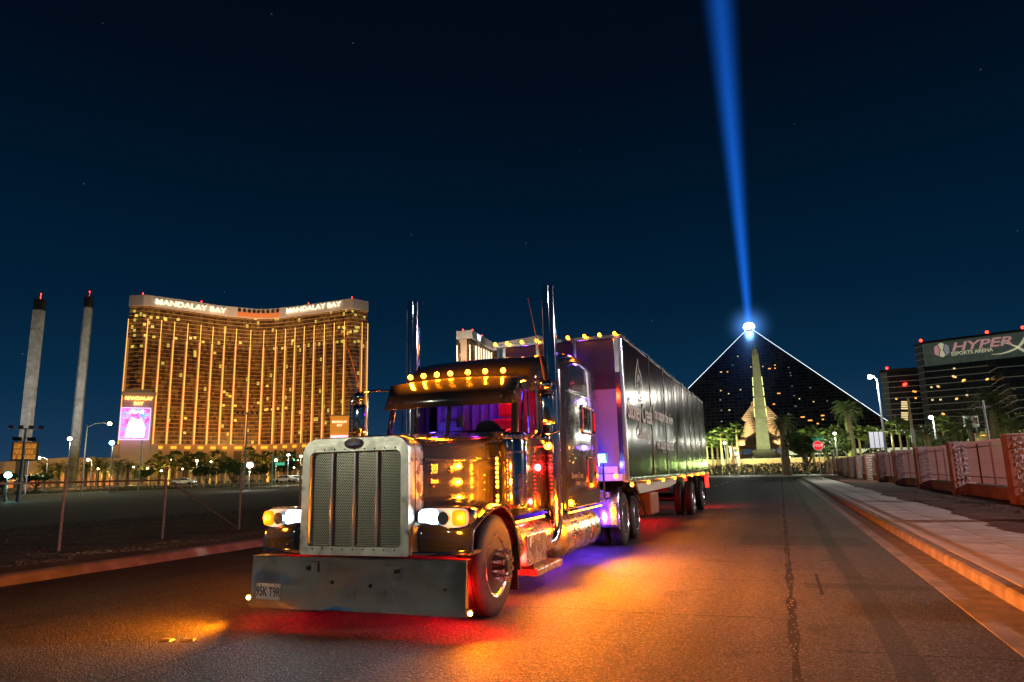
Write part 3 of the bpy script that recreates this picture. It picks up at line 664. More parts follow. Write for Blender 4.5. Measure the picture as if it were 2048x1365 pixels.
# nemes: flaring headcloth of stacked bands, alternate bands darker
nem = [(5.0, 2.3), (4.85, 3.1), (4.69, 3.9), (4.53, 4.75), (4.37, 5.6), (4.2, 6.45), (4.04, 7.3), (3.88, 8.1), (3.72, 9.0), (3.6, 8.3), (3.45, 6.6), (3.3, 5.4), (3.1, 4.6), (2.9, 3.9), (2.7, 3.2)]
for s in (-1, 1):
    for i in range(len(nem)-1):
        (e0, w0), (e1, w1) = nem[i], nem[i+1]; sub = 2
        for j in range(sub):
            fa, fb = j/sub, (j+1)/sub; za, zb_ = Z(e0+(e1-e0)*fa), Z(e0+(e1-e0)*fb); wa, wb = w0+(w1-w0)*fa, w0+(w1-w0)*fb
            inner = 1.0 if e0 > 4.92 else (2.9 if e0 > 3.6 else 1.6)
            d_ = -.25 if j else 0
            q = MB(); q.loft([[(s*inner, -4.2+d_, za), (s*wa, -1.6+d_, za), (s*wa*.95, 1.5, za), (s*inner, 1.5, za)], [(s*inner, -4.2+d_, zb_), (s*wb, -1.6+d_, zb_), (s*wb*.95, 1.5, zb_), (s*inner, 1.5, zb_)]], cap=True)
            q.build('headdress_band', dk if j else sand2, sx0)
w = MB(); w.sphere((0, -1, Z(4.86)), 3.6, 16, 8, (1.0, 1.1, .55)); w.build('headdress_crown', sand2, sx0, True)
w = MB(); w.box(-1.2, 1.2, -5.6, -4.9, Z(2.9), Z(3.55)); w.build('beard', dk, sx0, bevel=.2)
bs = thing('sphinx_building', 'low tan building with dark windows under the sphinx', 'building', pol(-1.5, 330), R(1.5))
zt = hgt(1.55, 330); w = MB(); w.box(-12, 12, 0, 14, -.5, zt); w.build('wall', sand2, bs, bevel=.1)
w = MB(); w.box(-12.6, 12.6, -.6, 14, zt, zt+.6); w.build('parapet', sand2, bs, bevel=.08)
gw = mat('blue_dark_window', (.04, .06, .09), .15, emis=(.3, .45, .7), es=.12)
for k in range(5):
    f = MB(); f.box(-1.9, 1.9, -.18, -.0, zt-3.6, zt-.9); fr = f.build('window', dk, bs, loc=(-9.6+k*4.8, 0, 0))
    for j in range(3): q = MB(); q.box(-1.75+j*1.2, -1.75+j*1.2+1.1, -.22, -.181, zt-3.45, zt-1.05); q.build('pane', gw, fr)
w = MB(); w.box(-13.5, 13.5, -3, -.7, -.5, zt-5); w.build('terrace', sand2, bs, bevel=.1)
lamp('floodlight', pol(-4.5, 325, 3), 520000, (1, .80, .46), None, 1.5, spot=80, aim=pol(-1.6, DS, 20))
lamp('floodlight', pol(1.5, 325, 3), 340000, (1, .80, .46), None, 1.5, spot=80, aim=pol(-1.0, DS, 20))
# ================================================================== gold curved hotel
def azel(x, y):
    d = pix(x, y); return math.atan2(d.x, d.y), math.atan2(d.z, math.hypot(d.x, d.y))
def top_pt(x, y, H):
    a, e = azel(x, y); D = (H-EYE)/math.tan(e); return Vector((D*math.sin(a), D*math.cos(a), 0))
def spline(P, n=6):
    o = []
    for i in range(len(P)-1):
        p0, p1, p2, p3 = P[max(i-1, 0)], P[i], P[i+1], P[min(i+2, len(P)-1)]
        for k in range(n):
            t = k/n; o.append(.5*((2*p1)+(p2-p0)*t+(2*p0-5*p1+4*p2-p3)*t*t+(3*p1-p0-3*p2+p3)*t**3))
    return o+[P[-1]]
def at_az(P, a):
    for i in range(len(P)-1):
        a0 = math.atan2(P[i].x, P[i].y); a1 = math.atan2(P[i+1].x, P[i+1].y)
        if min(a0, a1)-1e-9 <= a <= max(a0, a1)+1e-9:
            d = Vector((math.sin(a), math.cos(a))); s = P[i+1]-P[i]
            # solve t*d = P + u*s
            den = d.x*s.y-d.y*s.x; t = (P[i].x*s.y-P[i].y*s.x)/den; q = Vector((d.x*t, d.y*t, 0)); n = Vector((s.y, -s.x, 0)).normalized()
            if n.dot(q) > 0: n = -n
            return q, n, math.atan2(s.y, s.x)
    a0 = math.atan2(P[0].x, P[0].y); a1 = math.atan2(P[-1].x, P[-1].y); i = 0 if abs(a-a0) < abs(a-a1) else len(P)-2
    q = P[0] if i == 0 else P[-1]; s = P[i+1]-P[i]; n = Vector((s.y, -s.x, 0)).normalized(); n = -n if n.dot(q) > 0 else n
    return q, n, math.atan2(s.y, s.x)
H1 = 146.
front = spline([top_pt(*q, H1) for q in ((290, 590.5), (376.5, 602.5), (436, 611.5), (476, 615.7), (526, 619.5), (575.7, 615.7), (640, 607), (704.7, 598))])
endL = top_pt(262, 592.5, H1); endR = top_pt(735, 604, H1)
back = [endR+Vector((-30, 25, 0)), Vector((front[20].x*1.08, front[20].y*1.08, 0)), endL+Vector((10, 40, 0))]
plan = [endL]+front+[endR]
gh = thing('gold_hotel', 'curved gold glass hotel tower with two glowing name signs on its white crown', 'hotel')
ggm = grid_mat('gold_hotel_glass', (.16, .085, .026), (.20, .11, .04), 2.2, 3.3, .10, .12, .28, lit=(1, .72, .12), dens=.018, es=.12)
capm = mat('white_crown_cladding', (.80, .74, .68), .8, noise=.06, nscale=.05)
CZ = H1-8.6
wall_strip('glass_wall', plan, 27, CZ, ggm, gh); wall_strip('glass_wall', [endR]+back+[endL], 0, CZ, ggm, gh)
def offs(P, d):
    o = []
    for i, p in enumerate(P):
        s = (P[min(i+1, len(P)-1)]-P[max(i-1, 0)]).normalized(); n = Vector((s.y, -s.x, 0)); 
        if n.dot(p) > 0: n = -n
        o.append(p+n*d)
    return o
o1 = offs(plan, 1.6)
w = MB(); w.loft([[(p.x, p.y, CZ) for p in plan], [(p.x, p.y, CZ) for p in o1], [(p.x, p.y, H1) for p in o1], [(p.x, p.y, H1) for p in plan]], closed=False)
w.loft([[(p.x, p.y, CZ) for p in [endR]+back+[endL]], [(p.x, p.y, H1) for p in [endR]+back+[endL]]], closed=False); w.build('crown', capm, gh)
bandm = mat('gold_spandrel', (.55, .30, .10), .5, emis=(1, .42, .06), es=.10)  # faint emission put in for the fins' light on the bands
w = MB(); o2 = offs(plan, .35)
for k in range(34):
    z = 29+k*3.25; w.loft([[(p.x, p.y, z) for p in plan], [(p.x, p.y, z) for p in o2], [(p.x, p.y, z+.42) for p in o2], [(p.x, p.y, z+.42) for p in plan]], closed=False)
tag(w.build('floor_bands', bandm, gh), kind='stuff')
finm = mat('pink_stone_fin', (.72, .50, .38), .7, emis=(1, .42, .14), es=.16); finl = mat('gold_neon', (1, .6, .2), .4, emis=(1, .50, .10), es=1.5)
fin_x = (222, 316, 405, 495, 583, 667, 750, 829, 927, 1023, 1110, 1174, 1240, 1303, 1370, 1440, 1506, 1576)
fin_y = (268, 275, 285, 298, 308, 318, 328, 338, 345, 345, 340, 333, 322, 315, 306, 298, 290, 282)
locs = []
for fx, fy in zip(fin_x, fin_y):
    a, e = azel(230+fx/3.413, 560+fy/3.413); locs.append(at_az(plan, a))
endfins = [(endL+(front[0]-endL)*.08, (front[0]-endL)), (front[-1]+(endR-front[-1])*.6, endR-front[-1]), (front[-1]+(endR-front[-1])*.97, endR-front[-1])]
for q, s in endfins:
    n = Vector((s.y, -s.x, 0)).normalized(); n = -n if n.dot(q) > 0 else n; locs.append((q, n, math.atan2(s.y, s.x)))
w = MB(); w.box(-.85, .85, -1.6, .2, 28, 112); w.build('x', finm).name = 'x'; fin0 = bpy.data.objects['x'].data; bpy.data.objects.remove(bpy.data.objects['x'])
w = MB(); w.box(-.22, .22, -1.9, -1.61, 28, 127); w.build('x', finl).name = 'x'; fin1 = bpy.data.objects['x'].data; bpy.data.objects.remove(bpy.data.objects['x'])
for q, n, an in locs:
    if (Matrix.Rotation(an, 3, 'Z') @ Vector((0, -1, 0))).dot(n) < 0: an += PI
    f = bpy.data.objects.new('fin', fin0); COL.objects.link(f); f.parent = gh; f.location = q; f.rotation_euler.z = an
    g_ = bpy.data.objects.new('neon_strip', fin1); COL.objects.link(g_); g_.parent = f
# podium: tan frame, glowing strips, dark windows between the columns
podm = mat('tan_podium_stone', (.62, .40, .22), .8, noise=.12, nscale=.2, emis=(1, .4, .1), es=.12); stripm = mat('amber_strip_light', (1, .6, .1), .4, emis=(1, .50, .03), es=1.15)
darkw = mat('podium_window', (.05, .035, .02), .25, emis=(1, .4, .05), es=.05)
w = MB(); o3 = offs(plan, 3.0)
w.loft([[(p.x, p.y, 24) for p in plan], [(p.x, p.y, 24) for p in o3], [(p.x, p.y, 29.2) for p in o3], [(p.x, p.y, 29.2) for p in plan]], closed=False); w.build('podium_cornice', podm, gh)
o3b = offs(plan, 1.2); w = MB(); w.loft([[(p.x, p.y, 0) for p in o3b], [(p.x, p.y, 24) for p in o3b]], closed=False); w.build('podium_glass', darkw, gh)
w = MB(); o4 = offs(plan, 2.0); w.loft([[(p.x, p.y, 13) for p in o3b], [(p.x, p.y, 13) for p in o4], [(p.x, p.y, 15) for p in o4], [(p.x, p.y, 15) for p in o3b]], closed=False); w.build('podium_band', podm, gh)
fr_ = locs[:18]
for i, (q, n, an) in enumerate(fr_):
    w = MB(); w.box(-2.6, 2.6, -3.4, 1, 0, 24.0); f = w.build('podium_column', podm, gh); f.location = q; f.rotation_euler.z = an+(PI if (Matrix.Rotation(an, 3, 'Z') @ Vector((0, -1, 0))).dot(n) < 0 else 0)
    if i < 17:
        q2 = fr_[i+1][0]; c = (q+q2)/2; s = q2-q; L_ = s.length-6; an2 = math.atan2(s.y, s.x); nn = Vector((s.y, -s.x, 0)).normalized(); nn = -nn if nn.dot(c) > 0 else nn
        c = c+nn*(3.1+.0)
        w = MB(); w.box(-L_/2, L_/2, -.25, 0, 25.6, 27.6); f = w.build('strip_light', stripm, gh); f.location = c; f.rotation_euler.z = an2+(PI if (Matrix.Rotation(an2, 3, 'Z') @ Vector((0, -1, 0))).dot(nn) < 0 else 0)
signm = mat('sign_letters_white', (1, .95, .85), .4, emis=(1, .84, .56), es=1.35)
def wall_text(parent, s, xa, ya, xb, yb, P, off, m, size, dz=0, H=None, name='sign_letters'):
    (a0, e0), (a1, e1) = azel(xa, ya), azel(xb, yb)
    A, B = at_az(P, a0)[0], at_az(P, a1)[0]; c = (A+B)/2; s_ = B-A; n = Vector((s_.y, -s_.x, 0)).normalized(); n = -n if n.dot(c) > 0 else n
    z = (EYE+A.length*math.tan(e0)+EYE+B.length*math.tan(e1))/2; an = math.atan2(s_.y, s_.x)
    Mx = Matrix.Translation(c+n*off+Vector((0, 0, z))) @ Matrix.Rotation(an, 4, 'Z') @ Matrix.Rotation(PI/2, 4, 'X')
    o = text(name, s, m, size, parent, None, ext=.3, off=.002*size)
    me = o.data; xs = [v.co.x for v in me.vertices]; k = s_.length/(max(xs)-min(xs)); mid = (max(xs)+min(xs))/2
    me.transform(Mx @ Matrix.Diagonal((k, 1, 1, 1)) @ Matrix.Translation((-mid, 0, 0)))
    if ' ' in s: split_words(o, 2, s_.normalized()); return
    return o
# letters with slab serifs: the word in the built-in face, with small feet under and over each stem
wall_text(gh, 'MANDALAY BAY', 310, 607, 450, 621.5, plan, 2.6, signm, 6.2)
wall_text(gh, 'MANDALAY BAY', 577, 623.5, 685, 610, plan, 2.6, signm, 6.2)
orp = mat('orange_lit_louvre', (.5, .2, .08), .6, emis=(1, .2, .03), es=.5)
for k in range(6):
    a, e = azel(230+(858+k*50)/3.413, 560+256/3.413); r_ = at_az(plan, a)
    if r_:
        q, n, an = r_; w = MB(); w.box(-3.0, 3.0, -.3, 0, -2, 2); f = w.build('louvre', orp, gh); f.location = q+n*1.7+Vector((0, 0, H1-6.0)); f.rotation_euler.z = an
for k in range(9):
    a, e = azel(230+(846+k*34)/3.413, 560+230/3.413); q, n, an = at_az(plan, a)
    w = MB(); w.lathe([(1.5, 0), (1.5, .35), (.9, .35), (.9, 0)], 12, 'y'); f = w.build('crest_ring', mat('dark_bronze', (.2, .11, .06), .5, .5), gh); f.location = q+n*2.1+Vector((0, 0, H1-2.4)); f.rotation_euler.z = an
for (x, y) in ((286, 588), (403, 604), (617, 608), (704, 596)):
    a, e = azel(x, y); r_ = at_az(plan, a)
    if r_:
        q = r_[0]; w = MB(); w.lathe([(.15, H1), (.15, H1+1.2)], 6); w.sphere((0, 0, H1+1.5), .42, 8, 6); f = w.build('beacon', glow_r, gh, True); f.location = q
for x, hh in ((272, 5), (295, 6), (378, 9), (512, 5)):
    a, e = azel(x, 590); q = (at_az(plan, a) or (endL, 0, 0))[0]; w = MB(); w.tube([(0, 0, H1-.5), (0, 0, H1+hh)], .16, 5); f = w.build('antenna', blackm, gh); f.location = q*1.01
# floodlights that wash the crown and the wall, added unseen in mid-air before it
for i in (1, 7, 14, 21, 28, 35, 41):
    q = front[min(i, len(front)-1)]; n = (-q).normalized()
    f = lamp('crown_floodlight', q+n*26+Vector((0, 0, 106)), 22000, (1, .66, .42), gh, 1.5, spot=115, aim=q+Vector((0, 0, 144)), blend=.9)
    f = lamp('wall_floodlight', q+n*48+Vector((0, 0, 30)), 42000, (1, .46, .11), gh, 2, spot=130, aim=q+Vector((0, 0, 75)), blend=.9)
def panes_on(t, P, L, s, m, off=.4, hh=None):
    for x, y in L:
        a, e = azel(x, y); q, n, an = at_az(P, a); w = MB(); w.box(-s/2, s/2, -.1, 0, -(hh or s)/2, (hh or s)/2); o = w.build('lit_window', m, t); o.location = q+n*off+Vector((0, 0, EYE+q.length*math.tan(e))); o.rotation_euler.z = an
roomy = mat('room_glow_hotel', (1, .8, .3), .5, emis=(.80, .72, .12), es=.5)
panes_on(gh, plan, [(230+x/3.413, 560+y/3.413) for x, y in ((135, 215), (145, 245), (152, 245), (200, 245), (245, 258), (290, 258), (340, 265), (345, 272), (430, 272), (138, 275), (200, 305), (255, 320), (135, 345), (135, 380), (205, 380), (125, 455), (118, 458), (180, 452), (265, 390), (545, 395), (545, 490), (545, 505), (545, 520), (515, 398), (325, 570), (415, 400), (1530, 325), (1560, 325), (1568, 330), (1555, 355), (1645, 325), (1660, 325), (1650, 350), (1635, 352), (1610, 355), (1520, 425), (1550, 420), (1660, 420), (1635, 424), (1640, 240), (1700, 255), (1620, 215), (1215, 415), (1255, 455), (1090, 470), (1040, 725), (1040, 885), (1030, 888), (1075, 885), (1115, 880), (1170, 875), (980, 840), (745, 765), (785, 795), (740, 858), (820, 860), (480, 945), (475, 1045), (820, 960), (345, 268), (600, 425), (680, 500), (855, 430), (1145, 468), (960, 265))], 2.2, roomy, hh=2.0)
# ================================================================== second tower with the W
H2 = 130.; wt = thing('letter_w_tower', 'white crowned tower with a letter W seen behind the truck cab lights', 'tower')
P2 = [top_pt(913.5, 663.5, H2), top_pt(942, 660.5, H2), top_pt(985, 686, H2)]; P2b = [top_pt(985, 686, H2), top_pt(1000, 686, H2), top_pt(1078, 671.5, H2), top_pt(1092, 677.5, H2)]
plan2 = P2+P2b[1:]
wgm = grid_mat('tower_glass', (.06, .05, .04), (.16, .12, .07), 2.2, 3.3, .10, .14, .25, lit=(1, .75, .3), dens=.08, es=.07)
wall_strip('glass_wall', plan2, 0, H2-7.5, wgm, wt)
o1 = offs(plan2, 1.2); w = MB(); w.loft([[(p.x, p.y, H2-7.6) for p in plan2], [(p.x, p.y, H2-7.6) for p in o1], [(p.x, p.y, H2) for p in o1], [(p.x, p.y, H2) for p in plan2]], closed=False); w.build('crown', capm, wt)
a, e = azel(928, 690); q, n, an = at_az(plan2, a)
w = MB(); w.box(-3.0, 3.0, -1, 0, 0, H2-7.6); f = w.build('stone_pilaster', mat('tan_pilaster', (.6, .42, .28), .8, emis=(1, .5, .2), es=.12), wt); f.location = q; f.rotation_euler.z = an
wf = mat('white_neon', (1, .9, .75), .4, emis=(1, .78, .5), es=1.6)
for x, y in ((914.6, 691.5), (940, 690), (951, 692), (956.6, 694), (961.5, 697), (966.8, 698.5), (972, 701), (976.8, 703.5), (982, 705.5)):
    a, e = azel(x, y); r_ = at_az(plan2, a)
    if r_:
        q, n, an = r_; w = MB(); w.box(-.3, .3, -1.0, 0, 0, EYE+q.length*math.tan(e)); f = w.build('neon_strip', wf, wt); f.location = q; f.rotation_euler.z = an
wall_text(wt, 'W', 952, 675, 958.5, 679, plan2, 1.6, mat('w_letter', (.9, .95, 1), .4, emis=(.7, .85, 1), es=2.5), 8)
for x, y in ((926, 660), (945, 660), (964, 671)):
    a, e = azel(x, y); q = at_az(plan2, a)[0]; w = MB(); w.sphere((0, 0, H2+1), .7, 8, 6); f = w.build('beacon', glow_r, wt, True); f.location = q
for q in (P2[0], P2[1], P2b[0], P2b[2]):
    n = (-q).normalized(); lamp('crown_floodlight', q+n*25+Vector((0, 0, 95)), 30000, (1, .8, .62), wt, 1.5, spot=110, aim=q+Vector((0, 0, 127)), blend=.9)
# ================================================================== dark towers on the right
dgm = grid_mat('dark_tower_glass', (.018, .020, .024), (.030, .032, .036), 1.6, 2.7, .12, .1, .25)
linem = mat('pale_floor_line', (.42, .40, .36), .7, emis=(1, .8, .6), es=.05)
def dark_tower(name, label, P, H, z0=0, dz=2.7, lines=True, side=None):
    t = thing(name, label, 'tower'); wall_strip('glass_wall', P, z0, H, dgm, t)
    if lines:
        o_ = offs(P, .3); w = MB(); k = 0
        z = z0+dz
        while z < H-1: w.loft([[(p.x, p.y, z) for p in P], [(p.x, p.y, z) for p in o_], [(p.x, p.y, z+.28) for p in o_], [(p.x, p.y, z+.28) for p in P]], closed=False); z += dz
        tag(w.build('floor_bands', linem, t), kind='stuff')
    o_ = offs(P, .5); w = MB(); w.loft([[(p.x, p.y, H-1.2) for p in P], [(p.x, p.y, H-1.2) for p in o_], [(p.x, p.y, H+.5) for p in o_], [(p.x, p.y, H+.5) for p in P]], closed=False); w.build('roof_edge', blackm, t)
    return t
HT = 64.; A_ = [top_pt(1829, 691, HT), top_pt(1841, 686.5, HT)]; A_.append(pol(18.5, 412)); A_.append(pol(21, 440))
ht = dark_tower('sign_tower', 'dark slab tower carrying the big grey esports arena banner', A_, HT, dz=3.45)
side = mat('slate_side_wall', (.13, .16, .18), .7, noise=.15, nscale=.3); wall_strip('side_wall', [A_[0]*.9995, A_[0]+(A_[1]-A_[0])*.99], 0, HT, side, ht)
# banner
banm = mat('printed_banner', (.10, .115, .105), .85, noise=.45, nscale=.35, emis=(.45, .62, .5), es=.055)
Pn = [A_[1], A_[2]]
def on_wall(P, x, y, off):
    a, e = azel(x, y); q, n, an = at_az(P, a); return q+n*off+Vector((0, 0, EYE+q.length*math.tan(e))), an, n
c0, an, n = on_wall(Pn, 1842, 688, 1); z1 = c0.z-.4; z0 = on_wall(Pn, 1846, 734, 1)[0].z
Rw = Matrix.Rotation(an, 4, 'Z'); L_ = (A_[2]-A_[1]).length
w = MB(); w.box(.6, L_-.5, -1.0, -.1, z0, z1, Matrix.Translation(A_[1]) @ Rw); ban = w.build('banner', banm, ht)
pk_ = mat('banner_pink', (.62, .38, .36), .7, emis=(1, .5, .5), es=.30); pw_ = mat('banner_cream', (.75, .72, .5), .7, emis=(1, .95, .65), es=.34); pg_ = mat('banner_grey', (.4, .42, .45), .7, emis=(.6, .65, .7), es=.22)
def wtext(s, xa, ya, xb, yb, m, hpx, name, shear=0, bold=.02):
    pa, _, n = on_wall(Pn, xa, ya, 1.3); pb, _, _ = on_wall(Pn, xb, yb, 1.3); c = (pa+pb)/2; hs = hpx/1460*417
    o = text(name, s, m, hs/.70, ban, None, ext=.12, shear=shear, off=bold*hs); me = o.data; xs = [v.co.x for v in me.vertices]; k = (pb-pa).length/(max(xs)-min(xs)); mid = (max(xs)+min(xs))/2
    me.transform(Matrix.Translation(c) @ Rw @ Matrix.Rotation(PI/2, 4, 'X') @ Matrix.Diagonal((k, 1, 1, 1)) @ Matrix.Translation((-mid, 0, 0)))
    if ' ' in s: split_words(o, 2, Rw.to_3x3() @ Vector((1, 0, 0))); return
    return o
wtext('HYPER', 1904, 694, 2026, 685, pk_, 15, 'banner_word', .25, .03)
wtext('ESPORTS ARENA', 1904, 708, 1987, 701.5, pw_, 6.6, 'banner_word', 0, .012)
def ribbon(pts, wd, m, name, off=1.35):   # a stroke on the banner in picture measure
    P_ = [on_wall(Pn, x, y, off)[0] for x, y in pts]; w = MB(); n_ = len(P_)
    for i in range(n_-1):
        d = (P_[i+1]-P_[i]).normalized(); nn = d.cross(n).normalized(); a0, a1 = wd[i]*.29/2, wd[i+1]*.29/2
        for o_ in (0,): w.add([P_[i]-nn*a0, P_[i+1]-nn*a1, P_[i+1]+nn*a1, P_[i]+nn*a0, P_[i]-nn*a0-n*.15, P_[i+1]-nn*a1-n*.15, P_[i+1]+nn*a1-n*.15, P_[i]+nn*a0-n*.15], [(0, 1, 2, 3), (7, 6, 5, 4), (0, 4, 5, 1), (1, 5, 6, 2), (2, 6, 7, 3), (3, 7, 4, 0)])
    return w.build(name, m, ban)
ribbon([(1984, 710), (2003, 708.5), (2018, 704.5), (2031, 699), (2041, 692), (2050, 680), (2056, 670)], [.6, 1.6, 2.6, 3.2, 4, 5, 6], pw_, 'banner_swoosh')
ribbon([(2000, 685), (2018, 688.5), (2033, 694), (2044, 700), (2056, 706), (2066, 710)], [.6, 1.6, 2.8, 4, 5, 6], pw_, 'banner_swoosh')
cc, _, _ = on_wall(Pn, 1884.5, 701, 1.3)
Me = Matrix.Translation(cc) @ Rw
for s, m_ in ((-1, pk_), (1, pg_)):
    w = MB(); w.prism([(s*3.3, 1.9), (s*1.7, 2.9), (s*1.35, 1.2), (s*.9, 0), (s*1.35, -1.2), (s*1.7, -2.9), (s*3.3, -1.9)], -.12, .12, 'y', Me); w.build('emblem_side', m_, ban)
w = MB(); w.prism([(-1.3, 3.1), (0, 3.8), (1.3, 3.1), (.9, 1.3), (.35, 0), (.9, -1.3), (1.3, -3.1), (0, -3.8), (-1.3, -3.1), (-.9, -1.3), (-.35, 0), (-.9, 1.3)], -.12, .12, 'y', Me); w.build('emblem_centre', pw_, ban)
for x, y in ((1840, 681), (1975, 670), (2047, 664)):
    p, _, _ = on_wall(Pn if x > 1842 else [A_[1], A_[2]], max(x, 1842), y, .5); w = MB(); w.sphere((0, 0, 0), .75, 8, 6); f = w.build('beacon', glow_r, ht, True); f.location = (p.x, p.y, HT+1.2)
def panes(t, P, L, s, m, off=.25, hh=None):
    for x, y in L:
        p, an, n = on_wall(P, x, y, off); w = MB(); w.box(-s/2, s/2, -.1, 0, -(hh or s)/2, (hh or s)/2); o = w.build('lit_window', m, t); o.location = p; o.rotation_euler.z = an
panes(ht, Pn, [(1800+x/6.206, 640+y/6.206) for x, y in ((660, 700), (690, 712), (790, 750), (470, 825), (832, 935), (700, 985), (1090, 735), (1215, 722), (530, 1165), (405, 995), (505, 992), (1320, 990), (675, 605), (392, 838))], 1.0, pane_c[1], hh=.8)
panes(ht, Pn, [(1800+x/6.206, 640+y/6.206) for x, y in ((672, 708), (783, 762), (802, 746), (482, 832), (1078, 742), (545, 1172), (708, 978))], 1.0, pane_c[0], hh=.8)
# stepped prow of lower wings, each nearer and lower to the right
prev = None
for i, (az, el, D) in enumerate(((14.59, 6.77, 396), (14.87, 5.92, 380), (15.18, 5.11, 364), (15.48, 4.24, 348))):
    H_ = hgt(el, D); P = [pol(az-.42, D+15), pol(az, D), pol(20, D+4)]
    dark_tower('tower_wing', ('uppermost', 'second highest', 'third highest', 'lowest')[i]+' stepped wing of the dark slab tower below the banner', P, H_, dz=3.2)
HA = 62.; PA = [top_pt(1759.5, 743, HA), top_pt(1773, 741, HA), pol(10.6, 515)]
ta = dark_tower('dark_tower', 'lower dark tower between the street lamp and the banner tower', PA, HA, dz=3.6)
wall_strip('side_wall', [PA[0]*.9992, PA[0]+(PA[1]-PA[0])*.99], 0, HA, side, ta)
panes(ta, PA[1:], [(1640+x/2.968, 640+y/2.968) for r in range(9) for x in (487, 497, 507, 517) for y in (488+r*13,) if (r*7+x) % 5], 1.0, pane_c[1], hh=.9)
panes(ta, PA[1:], [(1640+x/2.968, 640+y/2.968) for x, y in ((555, 425), (566, 427), (453, 470), (568, 465))], 1.2, pane_c[0], hh=1.0)
for x, y in ((1767, 741), (1808, 770), (1811, 769)):
    p, _, _ = on_wall(PA[1:], max(x, 1774), y, 1.2); w = MB(); w.sphere((0, 0, 0), .8, 8, 6); f = w.build('beacon', glow_r, ta, True); f.location = (p.x, p.y, HA+1.2 if y < 750 else p.z)
# ================================================================== unfinished pylons
cst = mat('bare_concrete_pylon', (.36, .35, .33), .9, noise=.35, nscale=.5, bump=.03, bscale=2, detail=10)
for az, elt, eb, sides, rot, lab, r in ((-56.0, 12.45, 11.75, 4, .35, 'left of two tall bare concrete pylons with black tops, behind the message board', 1.75), (-53.1, 12.95, 12.25, 8, 0, 'right of two tall bare concrete pylons with black tops, beside the warm lamps', 1.38)):
    D = 250; t = thing('concrete_pylon', lab, 'tower', pol(az, D), -R(az)+rot); zt, zb = hgt(elt, D), hgt(eb, D); n = 9
    for k in range(n):
        a, b_ = zb*k/n, zb*(k+1)/n-.22; ra = r*(1.02-.1*k/n) if sides == 8 else r
        w = MB(); w.lathe([(ra, a), (ra*.995, b_), (ra*.9, b_+.05), (ra*.9, b_+.22)], sides); w.build('concrete_lift', cst, t)
    w = MB(); w.lathe([(r*.98, zb), (r*1.0, zt)], sides); w.build('black_top', blackp, t)
    w = MB()
    for k in range(sides*2): a = 2*PI*k/(sides*2); w.tube([(r*.85*math.cos(a), r*.85*math.sin(a), zt-.2), (r*.85*math.cos(a), r*.85*math.sin(a), zt+random.uniform(.4, 1.6))], .09, 4)
    tag(w.build('rebar_ends', blackm, t), kind='stuff')
    w = MB(); w.tube([(0, 0, zt), (0, 0, zt+1.8)], .08, 5); w.sphere((0, 0, zt+1.9), .2, 8, 5); w.build('beacon', glow_r, t)
    w = MB(); w.box(-r*1.02, -r*.6, -.4, .2, zb*.2, zb*.2+.4); w.build('bracket', blackm, t)
lamp('floodlight', pol(-54.0, 215, 4), 60000, (.9, .88, .85), None, 1.2, spot=60, aim=pol(-54.5, 250, 30), blend=1)
# ================================================================== video sign tower
DV = 350; vt = thing('video_sign_tower', 'stone sign tower with gold name letters and a bright video screen', 'sign tower', pol(-49.45, DV), R(49.45))
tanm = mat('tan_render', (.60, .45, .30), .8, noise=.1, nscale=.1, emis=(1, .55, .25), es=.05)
u_ = lambda az: DV*math.tan(R(az+49.45)); zz_ = lambda el: hgt(el, DV)
w = MB(); w.box(u_(-50.4), u_(-48.45), 0, 8, 0, zz_(6.15)); w.build('tower_body', tanm, vt, bevel=.15)
for a_, b_, d_ in ((6.15, 6.28, .5), (6.28, 6.4, 1.0), (6.4, 6.6, -.8)):
    w = MB(); w.box(u_(-50.4)-d_, u_(-48.45)+d_, -d_, 8, zz_(a_)+.02, zz_(b_)); w.build('cornice', tanm, vt, bevel=.08)
w = MB(); w.box(u_(-50.9), u_(-47.9), 1, 14, 0, zz_(2.55)); w.build('base_block', tanm, vt, bevel=.2)
w = MB(); w.box(u_(-49.9), u_(-48.9), .55, 1, zz_(.6), zz_(2.1)); w.build('base_panel', podm, vt, bevel=.1)
gl_ = mat('gold_letters', (1, .7, .3), .4, emis=(1, .55, .12), es=3.2)
for s_, el, sz in (('MANDALAY', 5.93, 1.95), ('BAY', 5.55, 1.95)):
    text('sign_letters', s_, gl_, sz, vt, Matrix.Translation((.25, -.3, zz_(el))) @ Matrix.Rotation(PI/2, 4, 'X'), ext=.12, off=.05, sx=1.05)
# screen: a flat lit picture, magenta ground with blue rays and a white shape
def screen_mat():
    m = bpy.data.materials.new('video_screen'); m.use_nodes = True; t = m.node_tree; N = t.nodes; L = t.links; b = N['Principled BSDF']
    tc = N.new('ShaderNodeTexCoord'); n = N.new('ShaderNodeTexNoise'); n.inputs['Scale'].default_value = .35; n.inputs['Detail'].default_value = 5; L.new(tc.outputs['Object'], n.inputs['Vector'])
    r = N.new('ShaderNodeValToRGB'); e = r.color_ramp.elements; e[0].position = .3; e[0].color = (.10, .35, 1, 1); e[1].position = .62; e[1].color = (.95, .10, .42, 1)
    q = e.new(.48); q.color = (.50, .30, 1, 1); L.new(n.outputs['Fac'], r.inputs[0]); L.new(r.outputs[0], b.inputs['Emission Color']); b.inputs['Emission Strength'].default_value = 1.6
    b.inputs['Base Color'].default_value = (.02, .02, .02, 1); return m
scm = screen_mat(); X0, X1, Z0, Z1 = u_(-50.45), u_(-48.62), zz_(2.95), zz_(5.16)
w = MB(); w.box(X0, X1, -3.2, -.1, Z0, Z1); sc_ = w.build('video_screen', scm, vt)
